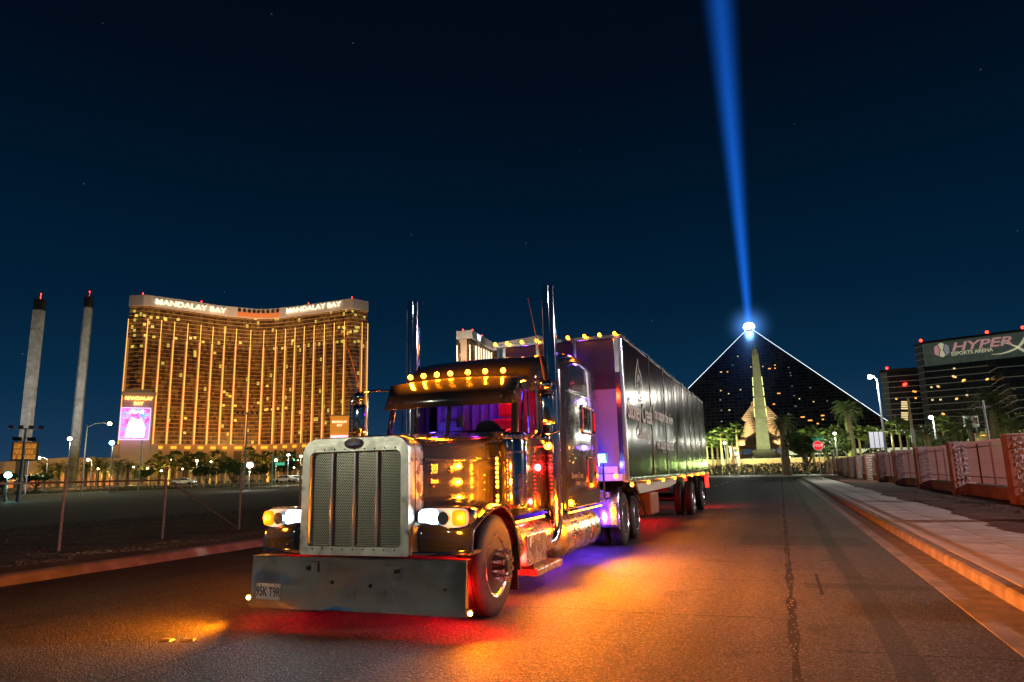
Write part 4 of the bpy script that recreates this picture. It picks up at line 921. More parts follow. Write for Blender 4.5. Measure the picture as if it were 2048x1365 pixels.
wm = mat('screen_white', (1, 1, 1), .4, emis=(1, .97, 1), es=2.4); cm = mat('screen_cyan', (.2, .7, 1), .4, emis=(.1, .6, 1), es=2.2)
cx = (X0+X1)/2+.3; hh = Z1-Z0
w = MB(); w.prism([(cx-3.9, Z0+.9), (cx+3.6, Z0+.9), (cx+3.9, Z0+hh*.35), (cx+2.4, Z0+hh*.62), (cx+2.0, Z0+hh*.70), (cx+1.0, Z0+hh*.62), (cx-.6, Z0+hh*.66), (cx-1.5, Z0+hh*.72), (cx-2.6, Z0+hh*.6), (cx-3.4, Z0+hh*.3)], -3.3, -3.205, 'y'); w.build('screen_figure', wm, sc_)
w = MB()
for k in range(12):
    a = R(15+k*14); a0 = (cx, Z0+hh*.62); l0, l1 = 3.0, 5.2 if k % 2 else 4.2
    w.prism([(a0[0]+l0*math.cos(a), a0[1]+l0*math.sin(a)), (a0[0]+l1*math.cos(a+.04), min(Z1-.4, a0[1]+l1*math.sin(a+.04))), (a0[0]+l1*math.cos(a-.04), min(Z1-.4, a0[1]+l1*math.sin(a-.04)))], -3.3, -3.205, 'y')
tag(w.build('screen_rays', cm, sc_), kind='stuff')
for k in range(7):
    w = MB(); w.box(cx-3.0+k*.85, cx-2.5+k*.85, -3.3, -3.205, Z0+hh*(.84+.03*math.sin(k*2.)), Z0+hh*(.93+.03*math.sin(k*1.3))); w.build('screen_glyph', wm, sc_)
for a_, b_, c_, d_ in ((X0-.2, X1+.2, Z1, Z1+.35), (X0-.2, X1+.2, Z0-.35, Z0), (X1, X1+.35, Z0, Z1), (X0-.35, X0, Z0, Z1)):
    w = MB(); w.box(a_, b_, -3.5, -3.0, c_, d_); w.build('screen_frame', mat('screen_frame_glow', (.9, .8, 1), .4, emis=(.8, .6, 1), es=1.4), vt)
w = MB(); w.box(X0-.4, X0-.36, -3.2, 4, Z0, Z1); w.build('side_screen', mat('side_screen_pink', (1, .2, .4), .4, emis=(.9, .12, .3), es=1.3), vt)
# small second sign at the right end of the gold hotel
DQ = 330; a_, e_ = azel(679, 850); sq = thing('small_sign_tower', 'small orange lit sign tower at the right foot of the gold hotel', 'sign tower', pol(math.degrees(a_), DQ), -a_)
zq0, zq1 = hgt(2.6, DQ), EYE+DQ*math.tan(azel(680, 833)[1]); hw = 4.2
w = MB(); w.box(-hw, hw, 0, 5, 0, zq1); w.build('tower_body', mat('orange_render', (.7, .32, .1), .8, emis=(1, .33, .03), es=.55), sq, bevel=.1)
w = MB(); w.box(-hw-.5, hw+.5, -.5, 5, zq1+.01, zq1+.7); w.build('cornice', podm, sq)
w = MB(); w.box(-hw+.4, hw-.4, -.6, -.01, zq0, zq0+3.6); w.build('small_screen', mat('pale_pink_screen', (1, .7, .8), .4, emis=(1, .5, .65), es=1.8), sq)
for s_, z in (('MANDALAY', zq1-2.6), ('BAY', zq1-4.2)): text('sign_letters', s_, signm, 1.25, sq, Matrix.Translation((0, -.3, z)) @ Matrix.Rotation(PI/2, 4, 'X'), ext=.1, off=.03)
# ================================================================== low buildings, garage, guideway
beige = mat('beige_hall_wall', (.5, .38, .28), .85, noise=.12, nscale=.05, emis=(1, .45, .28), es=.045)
lb = thing('convention_hall', 'long low beige hall behind the palms at the far left', 'building')
P = [pol(-66, 330), pol(-57.0, 318), pol(-53.5, 330), pol(-50.2, 345)]; wall_strip('wall', P, 0, [9, 9.6, 11.4, 11.4], beige, lb)
o_ = offs(P, .4); w = MB(); w.loft([[(p.x, p.y, 9.2) for p in o_], [(p.x, p.y, 9.8) for p in o_]], closed=False)
w = MB(); w.loft([[(p.x, p.y, 5.2) for p in offs(P, .6)], [(p.x, p.y, 5.9) for p in offs(P, .6)]], closed=False); w.build('canopy', podm, lb)
for k in range(9):
    c = pol(-56.6+k*.72, 317+k*2.6); w = MB(); w.box(-1.3, 1.3, -.3, 0, 0, 4.6); f = w.build('doorway', mat('orange_doorway', (.5, .2, .1), .5, emis=(1, .3, .05), es=.6), lb); f.location = c; f.rotation_euler.z = R(54)
gr = thing('parking_garage', 'open parking garage glowing orange behind the palms at the right edge', 'building', pol(14.6, 185), -R(14.6))
gm = mat('garage_concrete', (.5, .36, .22), .85, noise=.1, nscale=.3)
for k in range(3):
    w = MB(); w.box(-9 if k < 2 else -5, 30, 0, 22, 1.6+k*2.8, 2.5+k*2.8); w.build('parapet', gm, gr, bevel=.05)
for k in range(8): w = MB(); w.box(-9+k*5, -8.3+k*5, .1, .8, 0, 8.6); w.build('pillar', gm, gr)
w = MB(); w.box(-9, 30, 22, 22.5, 0, 8.4); w.build('back_wall', gm, gr)
for k in range(3):
    for j in range(3): lamp('garage_lamp', (-4+k*9, 4, 1.2+j*2.8-.2*(j > 0)), 800, (1, .42, .06), gr, .3)
gw_ = thing('tram_guideway', 'white lit elevated tram guideway running behind the trees left of the street lamp', 'guideway')
P = [pol(.6, 232), pol(4, 235), pol(8.2, 240), pol(10.8, 250)]
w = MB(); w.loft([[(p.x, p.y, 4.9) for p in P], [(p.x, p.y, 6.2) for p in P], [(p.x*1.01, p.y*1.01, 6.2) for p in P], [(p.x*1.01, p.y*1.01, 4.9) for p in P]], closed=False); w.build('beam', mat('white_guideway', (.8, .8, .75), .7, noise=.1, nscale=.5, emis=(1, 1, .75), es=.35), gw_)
for k in range(11): p = pol(.9+k*.95, 233+k*.9); w = MB(); w.lathe([(.5, 0), (.5, 4.9)], 8); f = w.build('column', conc, gw_, True); f.location = p
sw_ = thing('lit_garden_wall', 'low wall lit pink and orange behind the chain link fence below the sphinx', 'wall')
wall_strip('wall', [pol(-8, 222), pol(0, 222), pol(5.2, 226)], 0, 3.4, mat('pink_garden_wall', (.6, .38, .25), .8, noise=.15, nscale=.3), sw_)
w = MB(); P = [pol(-8, 221.6), pol(0, 221.6), pol(5.2, 225.6)]; w.loft([[(p.x, p.y, 3.41) for p in P], [(p.x, p.y, 3.9) for p in P]], closed=False); w.build('coping', sand, sw_)
for az in (-6, -4.6, -3.2, .2, 1.5, 2.8, 4.2): lamp('garden_light', pol(az, 216, 1.2), 900, (1, .72, .38), sw_, .3)
# ================================================================== hedge, chain link fences, street sign, panels
lfh = mat('leaf_hedge', (.018, .024, .010), .7, noise=.5, nscale=.8); lf = mat('leaf_dark', (.040, .058, .018), .6, noise=.5, nscale=.8); lf2 = mat('leaf_palm', (.075, .095, .028), .55, noise=.45, nscale=.9); lf3 = mat('leaf_bush', (.06, .10, .02), .6, noise=.5, nscale=.6)
bark = mat('palm_bark', (.13, .095, .06), .9, noise=.35, nscale=4, bump=.05, bscale=6)
def leafmass(w, rr, n, cx, cy, cz, rx, ry, rz, s):
    for k in range(n):
        u = rr.gauss(0, 1), rr.gauss(0, 1), rr.gauss(0, 1); l = math.sqrt(sum(q*q for q in u)); f = rr.uniform(.55, 1.0)**.6/l
        c = Vector((cx+u[0]*f*rx, cy+u[1]*f*ry, cz+u[2]*f*rz)); d = Vector((rr.gauss(0, 1), rr.gauss(0, 1), rr.gauss(0, .6))).normalized(); e = d.orthogonal().normalized(); q = s*rr.uniform(.6, 1.3)
        w.add([c-d*q*.6, c+e*q*.35, c+d*q*.6, c-e*q*.35], [(0, 1, 2, 3)])
rr = random.Random(11); w = MB()
for k in range(46): leafmass(w, rr, 150, -22+k*.72, 129+rr.uniform(-.4, .4), .95, .85, .7, 1.1+.2*rr.random(), .34)
tag(w.build('hedge', lfh), 'clipped dark hedge behind the chain link fence at the end of the road', 'hedge')
def chain_fence(name, label, P0, P1, h, step, parts_posts=True):
    P0, P1 = Vector(P0), Vector(P1); d = P1-P0; L_ = d.length; t = thing(name, label, 'fence', P0, math.atan2(d.y, d.x)); n = int(L_/step)
    pm_ = None
    for k in range(n+1):
        if pm_ is None: w = MB(); w.lathe([(.05, 0), (.05, h+.06), (0, h+.1)], 6); pm_ = w.build('post', pole, t)
        else: share(pm_, t, (k*step, 0, 0))
    w = MB(); w.tube([(0, 0, h), (L_, 0, h)], .035, 5); w.build('top_rail', pole, t)
    w = MB(); s = .45; k = 0; x = -h
    while x < L_:
        for a, b_ in (((x, 0), (x+h, h)), ((x, h), (x+h, 0))):
            (xa, za), (xb, zb_) = a, b_
            if xa < 0: za += (0-xa)*(1 if zb_ > za else -1); xa = 0
            if xb > L_: zb_ += (L_-xb)*(1 if zb_ > za else -1); xb = L_
            dx = .012; w.add([(xa-dx, 0, za), (xa+dx, 0, za), (xb+dx, 0, zb_), (xb-dx, 0, zb_)], [(0, 1, 2, 3)])
        x += s
    tag(w.build('wire_mesh', pole, t), kind='stuff'); return t
chain_fence('chain_link_fence', 'chain link fence across the end of the road in front of the hedge', pol(-9, 127), pol(3.6, 127), 3.2, 2.6)
chain_fence('chain_link_fence', 'long chain link fence on the far side of the dark lot', pol(-60, 128), pol(-36, 168), 2.0, 2.6)
t = thing('stop_sign', 'red octagonal stop sign with green street name blades above it', 'road sign', pol(2.78, 70), -R(2.78)-.05)
w = MB(); w.box(-.03, .03, -.03, .03, 0, 4.2); w.build('post', pole, t)
hz = hgt(1.5, 70)-.05
w = MB(); w.prism([(.47*math.cos(PI/8+k*PI/4), hz+.47*math.sin(PI/8+k*PI/4)) for k in range(8)], -.06, -.045, 'y'); w.build('sign_border', mat('sign_white', (.8, .78, .75), .5), t)
w = MB(); w.prism([(.43*math.cos(PI/8+k*PI/4), hz+.43*math.sin(PI/8+k*PI/4)) for k in range(8)], -.068, -.0605, 'y'); w.build('sign_face', mat('glowing_sign_red', (.75, .02, .03), .4, emis=(1, .02, .02), es=.35), t)  # face and letters glow in place of light the sign throws back
text('sign_letters', 'STOP', mat('glowing_sign_white', (.9, .8, .8), .4, emis=(1, .6, .6), es=.4), .33, t, Matrix.Translation((0, -.075, hz)) @ Matrix.Rotation(PI/2, 4, 'X'), ext=.002)
for k, an in ((0, 0), (1, PI/2)):
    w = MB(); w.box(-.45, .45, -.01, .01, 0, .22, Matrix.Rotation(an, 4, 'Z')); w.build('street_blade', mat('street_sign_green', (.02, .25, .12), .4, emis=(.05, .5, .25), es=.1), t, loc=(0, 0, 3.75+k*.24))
t = thing('panel_sign', 'frame with three blank pale panels standing behind the picket fence', 'sign', pol(6.75, 74), -R(6.75)-.1)
zp0, zp1 = hgt(1.15, 74), hgt(2.3, 74)
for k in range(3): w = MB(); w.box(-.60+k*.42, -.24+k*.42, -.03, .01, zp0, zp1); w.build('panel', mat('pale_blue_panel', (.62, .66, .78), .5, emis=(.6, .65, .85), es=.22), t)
for x in (-.64, -.22, .20, .62): w = MB(); w.box(x-.03, x+.03, 0, .06, 0, zp1+.05); w.build('post', blackm, t)
t = thing('billboard', 'small tilted white billboard among palms under the banner tower', 'billboard', pol(12.65, 150), -R(12.65)+.45)
zb0, zb1 = hgt(2.45, 150), hgt(3.1, 150)
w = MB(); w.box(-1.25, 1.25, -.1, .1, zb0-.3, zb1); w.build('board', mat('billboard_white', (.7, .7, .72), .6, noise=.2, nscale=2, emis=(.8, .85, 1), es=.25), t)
w = MB(); w.box(-1.0, -.3, -.14, -.105, zb0, zb1-.4); w.build('print', mat('billboard_print', (.3, .3, .35), .6), t); w = MB(); w.box(.4, 1.0, -.14, -.105, zb0+.2, zb1-.3); w.build('print', mat('billboard_red', (.5, .2, .2), .6), t)
for x in (-.8, .8): w = MB(); w.lathe([(.12, 0), (.12, zb0-.3)], 6); w.build('post', poleg, t, loc=(x, 0, 0))
# message board on a trailer
DM = 118; vm = thing('message_board', 'black solar message board with rows of amber text in front of the left pylon', 'message sign', pol(-55.95, DM), R(55.95)+.25)
zm0, zm1 = hgt(1.62, DM), hgt(2.72, DM)
w = MB(); w.box(-1.45, 1.75, -.05, .35, zm0-.12, zm1+.12); w.build('cabinet', blackp, vm, bevel=.04)
w = MB(); w.box(-1.38, 1.32, -.09, -.051, zm0, zm1); w.build('display', mat('amber_display_dim', (.1, .04, .0), .5, emis=(1, .26, .01), es=.22), vm)
dots = mat('amber_dots', (1, .5, .1), .5, emis=(1, .42, .03), es=1.1); rr = random.Random(5)
for row in range(3):
    w = MB(); z = zm1-.2-row*(zm1-zm0)/3.05
    for c in range(9):
        if rr.random() < .12: continue
        x = -1.28+c*.29
        for i in range(4):
            for j in range(6):
                if (i in (0, 3) and rr.random() < .8) or (j in (0, 5) and rr.random() < .6) or rr.random() < .12: w.box(x+i*.055, x+i*.055+.035, -.1, -.0905, z-.55+j*.085, z-.55+j*.085+.05)
    w.build('text_row', dots, vm)
for x in (-1.0, .7): w = MB(); w.box(-.55, .55, -.45, .45, -.02, .02, Matrix.Rotation(R(35), 4, 'X')); w.build('solar_panel', blackp, vm, loc=(x, .2, zm1+.5))
w = MB(); w.box(-1.7, 2.0, -.1, .4, zm0-.25, zm0-.14); w.build('shelf', blackm, vm)
w = MB(); w.box(-.2, .2, -.05, .3, 0, zm0-.25); w.build('mast', blackm, vm); w = MB(); w.tube([(.55, -.1, .1), (.55, -.1, zm0-.25)], .035, 6); w.build('lit_strut', mat('lilac_tube', (.8, .7, .9), .4, emis=(.7, .55, .9), es=.5), vm)
# ================================================================== trees and palms
def fan_crown(seed, n=26, R_=1.6):
    rr = random.Random(seed); w = MB()
    for k in range(n):
        a = k*2.399+rr.uniform(-.2, .2); el = R(82-k*(128/n)+rr.uniform(-8, 8)); d = Vector((math.cos(a)*math.cos(el), math.sin(a)*math.cos(el), math.sin(el))); L1 = R_*rr.uniform(.5, .62)
        c = d*L1-Vector((0, 0, .12*L1)); side = d.cross(Vector((0, 0, 1)));
        if side.length < .1: side = Vector((1, 0, 0))
        side.normalize(); up = side.cross(d)
        w.add([-side*.03, side*.03, c], [(0, 1, 2)])
        for j in range(9):
            t = R(-75+j*150/8); dd = (d*math.cos(t)+side*math.sin(t)).normalized(); tip = c+dd*R_*.55*rr.uniform(.85, 1.1)-Vector((0, 0, .18*R_*abs(math.sin(t))+.10)); nb = dd.cross(up)*.085*R_
            w.add([c, c+dd*R_*.28+nb, tip, c+dd*R_*.28-nb], [(0, 1, 2, 3)])
    return w
def date_crown(seed, n=44, L_=3.1):
    rr = random.Random(seed); w = MB()
    for k in range(n):
        a = k*2.399+rr.uniform(-.15, .15); el = R(85-k*(115/n)+rr.uniform(-6, 6)); p = Vector((0, 0, 0)); pts = [p.copy()]; e = el; L1 = L_*rr.uniform(.85, 1.1)
        for j in range(7):
            p = p+Vector((math.cos(a)*math.cos(e), math.sin(a)*math.cos(e), math.sin(e)))*L1/7; pts.append(p.copy()); e -= R(11+j*1.5)
        side = Vector((-math.sin(a), math.cos(a), 0))
        for j in range(1, 7):
            for q in (0, .5):
                c = pts[j]*(1-q)+pts[min(j+1, 7)]*q; d = (pts[min(j+1, 7)]-pts[j-1]).normalized(); l = L_*.2*(1-.08*abs(j-3))
                for s in (-1, 1):
                    tip = c+(side*s*.8+d*.55-Vector((0, 0, .35))).normalized()*l; b_ = d*.05*L_/3; w.add([c-b_, c+b_, tip], [(0, 1, 2)])
        w.tube([pts[0], pts[3], pts[7]], [.035, .025, .008], 4, False)
    return w
fan_me = [fan_crown(s).build('crown', lf2) for s in (1, 2, 3)]; date_me = [date_crown(s).build('crown', lf2) for s in (4, 5)]; date_dk = [date_crown(s, 54, 3.2).build('crown', lf) for s in (6, 7)]
protos_ = {'fan': [o.data for o in fan_me], 'date': [o.data for o in date_me], 'dark': [o.data for o in date_dk]}
for o in fan_me+date_me+date_dk: bpy.data.objects.remove(o)
trunks = {}
def trunk_me(h, r):
    k = (round(h, 0), r)
    if k not in trunks:
        rr = random.Random(int(h*7)); w = MB(); n = 9; bx = rr.uniform(-.25, .25)
        pts = [(bx*(i/n)**2, 0, -.3+(k[0]+.3)*i/n) for i in range(n+1)]; w.tube(pts, [r*(1.35-.5*i/n)*(1+.06*(i % 2)) for i in range(n)]+[r*1.05], 7); o = w.build('trunk', bark, None, True); trunks[k] = (o.data, bx); bpy.data.objects.remove(o)
    return trunks[k], k[0]
palm_n = 0
def palm(kind, az, el, D, label, scale=1., group=None, r=.2, z0=0):
    global palm_n; palm_n += 1
    (tm, bx), h = trunk_me(hgt(el, D)-z0-(.9*scale if kind == 'fan' else 1.2*scale), r)
    t = thing('palm_tree', label, 'palm', pol(az, D, z0), palm_n*1.3, group); a = bpy.data.objects.new('trunk', tm); COL.objects.link(a); a.parent = t
    L_ = protos_[kind]; c = bpy.data.objects.new('crown', L_[palm_n % len(L_)]); COL.objects.link(c); c.parent = t; c.location = (bx, 0, h); c.scale = (scale,)*3; return t
palm('dark', .42, 3.45, 118, 'big dark date palm just right of the obelisk', .92, r=.55)
palm('dark', 5.05, 4.45, 138, 'tall dark date palm rising right of the broad tree', 1.0, r=.62)
palm('dark', 13.9, 4.65, 98, 'tallest dark date palm against the banner tower', 1.0, r=.45)
palm('date', 12.6, 2.75, 80, 'date palm in front of the small white billboard', .62, r=.25)
palm('date', 15.0, 2.8, 95, 'dark palm at the right edge above the nearest pier', .85, r=.35)
palm('date', 11.55, 2.5, 100, 'bushy palm right of the white pole lamp', .72, r=.3)
palm('date', 10.95, 1.5, 70, 'low spreading palm just over the second pier', .5, r=.2)
palm('date', 14.2, 2.3, 120, 'dark palm left of the one at the right edge', .85, r=.35)
palm('dark', 9.9, 2.5, 120, 'dark palm trunk behind the white pole lamp', .7, r=.4)
rw = [(-5.35, 2.5), (-4.95, 2.75), (-4.55, 2.45), (-4.22, 2.95), (-3.8, 3.05), (-3.4, 2.7), (-3.0, 3.35)]
for i, (a, e) in enumerate(rw): palm('fan', a, e, 205+7*(i % 3), '%s fan palm from the left in the lit row left of the sphinx' % ('first second third fourth fifth sixth seventh'.split()[i]), 1.55, 'lit fan palms left of the sphinx', r=.3)
rw = [(1.7, 2.6, 150), (2.4, 2.7, 155), (3.2, 2.5, 150), (4.0, 2.75, 160), (5.6, 2.55, 165), (6.35, 2.7, 170), (6.9, 2.55, 175), (7.75, 3.0, 170), (8.25, 3.2, 175), (8.7, 2.7, 180), (10.95, 2.95, 160), (6.6, 1.9, 120)]
for i, (a, e, D) in enumerate(rw): palm('fan', a, e, D, ['fan palm behind the left part of the broad green tree', 'fan palm above the broad tree near the stop sign', 'fan palm showing over the middle of the broad tree', 'fan palm left of the tall dark date palm', 'fan palm right of the tall dark date palm', 'fan palm above the three blank panels', 'fan palm just left of the tall grey street lamp', 'thin fan palm just right of the tall grey street lamp', 'taller fan palm before the dark tower side', 'fan palm left of the wooden utility pole', 'bright lit fan palm right of the white pole lamp', 'small fan palm lit yellow under the three panels'][i], 1.25, 'lit fan palms right of the obelisk', r=.24)
for az, D, p_, c_ in ((-4.2, 198, 16000, (.75, 1, .35)), (-5.2, 195, 11000, (.8, 1, .35)), (-3.0, 200, 12000, (.85, 1, .4)), (1.6, 138, 3000, (.7, 1, .3)), (3.0, 135, 3600, (.65, 1, .25)), (4.3, 145, 3000, (.8, 1, .3)), (6.5, 155, 3000, (.9, 1, .4)), (8.3, 160, 3000, (.85, 1, .4)), (11.2, 145, 2500, (.8, 1, .4)), (14.5, 110, 1500, (1, .8, .3)), (12.8, 90, 500, (.8, 1, .4))):
    lamp('palm_uplight', pol(az, D, 2.2), p_*1.5, c_, None, .4)
def broad_tree(label, az, D, W_, el0, el1, m, seed, n=1500, group=None, s=.34, forks=4):
    rr = random.Random(seed); t = thing('broadleaf_tree', label, 'tree', pol(az, D), rr.uniform(0, 6), group); z0, z1 = hgt(el0, D), hgt(el1, D); w = MB(); w2 = MB(); hz = z0*.55
    w2.tube([(0, 0, -.2), (.1, 0, hz)], [.3, .2], 7)
    for k in range(9):
        a = k*.698+rr.uniform(-.3, .3); q = rr.uniform(.15, .72)*W_/2; c = Vector((q*math.cos(a), q*math.sin(a), rr.uniform(z0+.25*(z1-z0), z1-.2*(z1-z0)))); rx = W_*rr.uniform(.16, .26)
        leafmass(w, rr, n//9, c.x, c.y, c.z, rx, rx, (z1-z0)*rr.uniform(.2, .3), s); w2.tube([(.1, 0, hz*.9), c*.5+Vector((0, 0, hz*.4)), c], [.14, .09, .03], 5)
    w.build('crown', m, t); w2.build('trunk', bark, t, True); return t
broad_tree('broad green tree between obelisk palm and stop sign', 1.9, 112, 7.5, .6, 2.65, lf3, 1, 3000)
broad_tree('broad green tree right of the stop sign, lit yellow green', 3.6, 118, 8.5, .7, 2.85, lf3, 2, 3200)
broad_tree('dark round tree below the banner tower', 9.6, 140, 6, .6, 2.2, lf, 3, 1200)
broad_tree('dark leafy tree behind the second and third piers', 11.2, 105, 5, .8, 2.0, lf, 4, 1200)
# under the gold hotel
rr = random.Random(21); ordn = 'first second third fourth fifth sixth seventh eighth ninth tenth eleventh twelfth thirteenth fourteenth fifteenth sixteenth seventeenth eighteenth nineteenth twentieth'.split()
xs = [(-48.9, 1.45), (-48.3, 1.9), (-47.9, 2.15), (-47.5, 1.8), (-47.1, 2.2), (-46.6, 2.3), (-46.1, 1.9), (-45.7, 2.35), (-45.2, 2.1), (-44.8, 2.45), (-44.3, 2.0), (-43.8, 2.3), (-43.3, 1.9), (-42.9, 2.2), (-41.6, 2.5), (-41.0, 2.1), (-40.2, 2.35), (-39.5, 2.3), (-38.6, 2.1), (-37.6, 2.2)]
for i, (a, e) in enumerate(xs): palm('fan', a, e-.25-.5*rr.random(), 195+rr.uniform(-20, 30), '%s fan palm from the left in the row under the gold hotel' % ordn[i], 1.3, 'palms under the gold hotel', r=.26)
xs = [(-49.75, 1.35), (-50.4, 1.45), (-51.2, 1.2), (-51.6, 1.5), (-52.3, 1.25), (-53.9, 1.3), (-54.35, 1.1), (-54.7, 1.35)]
for i, (a, e) in enumerate(xs): palm('date', a, e, 150+rr.uniform(-10, 15), '%s feathery palm from the right in the row in front of the long low hall' % ordn[i], .85, 'palms in front of the long hall', r=.28)
for i, (a, D, W_, e0, e1, lb_) in enumerate(((-55.1, 130, 6, .2, 1.15, 'dark bushy tree between the left pylon and the palms'), (-56.9, 120, 6, .2, 1.0, 'small tree behind the low teal lamp'), (-44.6, 150, 9, .2, 1.7, 'biggest dark tree under the gold hotel'), (-42.7, 140, 9, .3, 1.9, 'spreading green tree left of the very bright white lamp'), (-40.4, 165, 9, .4, 1.8, 'tree right of the very bright white lamp'), (-38.8, 175, 8, .4, 1.9, 'tree behind the greenish lamps near the grille'), (-48.8, 170, 6, .2, 1.1, 'dark tree right of the screen tower base'), (-37.2, 150, 5, .1, .9, 'dark bush hard against the truck grille'))):
    broad_tree(lb_, a, D, W_*.8, e0*.6, e0+(e1-e0)*.62, lf if i % 3 else lf3, 40+i, 1100, s=.42)
for az, D, p_ in ((-49.4, 300, 30000), (-48.8, 200, 6000), (-47.4, 185, 5000), (-46.3, 205, 7000), (-44.9, 190, 6000), (-43.4, 200, 7000), (-42.2, 180, 4000), (-40.7, 200, 6000), (-39.2, 200, 5000), (-38, 190, 4000), (-54.4, 160, 2600), (-52.8, 165, 2600), (-51.0, 165, 2600), (-55.4, 150, 1400)):  # includes an added floodlight for the stone sign tower
    lamp('garden_and_tower_uplight', pol(az, D, 2.0), p_*.7, (1, .58, .10), None, .5)
# weeds and low scrub at the far edge of the lot
w = MB(); rr = random.Random(31); wd = mat('dry_weeds', (.10, .10, .045), .9, noise=.4, nscale=1)
for k in range(3600):
    a = rr.uniform(-60, -36); D = 124+(a+60)/24*42+rr.gauss(0, 2.0); p = pol(a, D, -.05); h = rr.uniform(.12, .5)*(1.3 if rr.random() < .15 else 1); t_ = rr.uniform(0, 6.3); d = Vector((math.cos(t_), math.sin(t_), 0))*.22
    w.add([p-d, p+d, p+Vector((rr.uniform(-.2, .2), rr.uniform(-.2, .2), h))], [(0, 1, 2)])
for k in range(260):
    y = rr.uniform(8, 30); x = -13-abs(rr.gauss(0, 2)); p = Vector((x, y, 0)); h = rr.uniform(.04, .14)
    for j in range(3): t_ = rr.uniform(0, 6.3); d = Vector((math.cos(t_), math.sin(t_), 0)); w.add([p-d*.01, p+d*.01, p+d*.08+Vector((0, 0, h))], [(0, 1, 2)])
tag(w.build('weeds', wd), 'dry weeds along the far edge of the dark lot', 'weeds', kind='stuff')
w = MB(); P = [pol(-62, 131), pol(-48, 147), pol(-35, 173)]
w.loft([[(p.x, p.y, -.06) for p in P], [(p.x*1.012, p.y*1.012, .55) for p in P], [(p.x*1.06, p.y*1.06, .6) for p in P], [(p.x*1.07, p.y*1.07, -.06) for p in P]], closed=False); struct(w.build('bank', dirt))
# bare leaning shrub near the second left post, traffic light, far vehicles
t = thing('bare_tree', 'small bare crooked tree on the far bank below the bright white lamp', 'tree', pol(-42.2, 132), 0); w = MB()
for k in range(7):
    a = k*.9; p = Vector((0, 0, 0)); pts = [p.copy()]
    for j in range(4): p = p+Vector((math.cos(a)*.5+random.uniform(-.2, .2), math.sin(a)*.5, .42)); pts.append(p.copy())
    w.tube(pts, [.09, .07, .05, .03, .01], 5)
w.build('branches', blackm, t, True)
def car(az, D, rz, m, label):
    t = thing('parked_car', label, 'car', pol(az, D, .5), rz); w = MB()
    w.prism([(-2.2, .35), (2.2, .35), (2.25, .75), (1.5, .9), (.9, 1.38), (-.9, 1.42), (-1.6, .95), (-2.25, .85)], -.85, .85, 'y'); w.build('body', m, t, bevel=.08)
    w = MB(); w.prism([(1.35, .93), (.85, 1.32), (-.85, 1.35), (-1.45, .96)], -.87, .87, 'y'); w.build('windows', glassdark, t)
    for x in (-1.4, 1.4):
        for y in (-.8, .8): w = MB(); w.lathe([(.33, -.1), (.33, .1)], 14, 'y', (x, y, .33)); w.build('wheel', rubber, t)
    for y in (-.6, .6): w = MB(); w.box(2.2, 2.27, y-.15, y+.15, .55, .7); w.build('headlight', wht_l, t)
cw = mat('white_car_paint', (.7, .7, .7), .3)
car(-38.15, 152, .3, cw, 'white car parked under the green lamps left of the grille'); car(-46.1, 155, .5, cw, 'white car parked under the trees below the gold hotel'); car(-38.9, 150, 3.3, mat('silver_car_paint', (.4, .42, .45), .3, .5), 'silver car beside the traffic signal')
t = thing('traffic_signal', 'traffic signal with long green arm left of the truck grille', 'traffic light', pol(-39.9, 128), R(40))
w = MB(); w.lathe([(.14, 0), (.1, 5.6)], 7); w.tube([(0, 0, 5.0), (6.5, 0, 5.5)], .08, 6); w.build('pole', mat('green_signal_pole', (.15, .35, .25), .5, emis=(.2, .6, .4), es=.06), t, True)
for x in (3.5, 6.2): w = MB(); w.box(x-.17, x+.17, -.2, .1, 4.4, 5.3); s_ = w.build('signal_head', blackp, t); w = MB(); w.sphere((x, -.22, 4.55), .12, 8, 5); w.build('green_light', mat('signal_green', (.1, 1, .5), .4, emis=(.1, 1, .5), es=5), s_)
w = MB(); w.box(.4, 2.0, -.12, -.08, 3.6, 4.1); w.build('street_blade', mat('street_blade_lit', (.02, .4, .25), .4, emis=(.1, .9, .5), es=.5), t)
# ================================================================== the tractor (local: x = driver side, y = back along the truck, z up)
TR = thing('semi_tractor', 'black long nosed semi tractor with tall chrome stacks and amber marker lights', 'truck', (-4.10, 6.1625, 0), .0186)
def pt(x, y, z): return Vector((x, y, z))
# --- bumper
w = MB(); nx, nz = 24, 8; rows = []
for j in range(nz+1):
    row = []
    for i in range(nx+1):
        x = -1.235+2.47*i/nx; z = .165+.505*j/nz; d = 0
        d += .010*math.sin(x*2.3+.8)*math.sin(z*7)+.006*math.sin(x*4.7-z*3)+.012*math.exp(-((x+.12)**2/.09+(z-.25)**2/.006))+.006*math.sin(x*3.1+z*5)*math.exp(-abs(z-.35)*3)
        row.append((x, d, z+(.012*math.exp(-((x+.2)**2)/.01) if j == 0 else 0)))
    rows.append(row)
w.loft(rows, closed=False); back = [[(x, .035, z) for x, y, z in r_] for r_ in rows]
w.loft(back, closed=False); w.loft([rows[-1], back[-1]], closed=False); w.loft([rows[0], back[0]], closed=False)
w.loft([[r_[-1] for r_ in rows], [(1.235, .06, r_[-1][2]) for r_ in rows], [(1.20, .12, r_[-1][2]) for r_ in rows]], closed=False)
w.loft([[r_[0] for r_ in rows], [(-1.235, .06, r_[0][2]) for r_ in rows], [(-1.20, .12, r_[0][2]) for r_ in rows]], closed=False)
bumper = w.build('bumper', bumpm, TR, True)
w = MB(); w.box(-1.235, 1.235, -.012, .15, .672, .684); w.build('bumper_lip', chrome, bumper, bevel=.004)
w = MB(); w.box(-1.19, 1.19, .15, .5, .70, .735); w.build('gap_filler', blackp, TR)
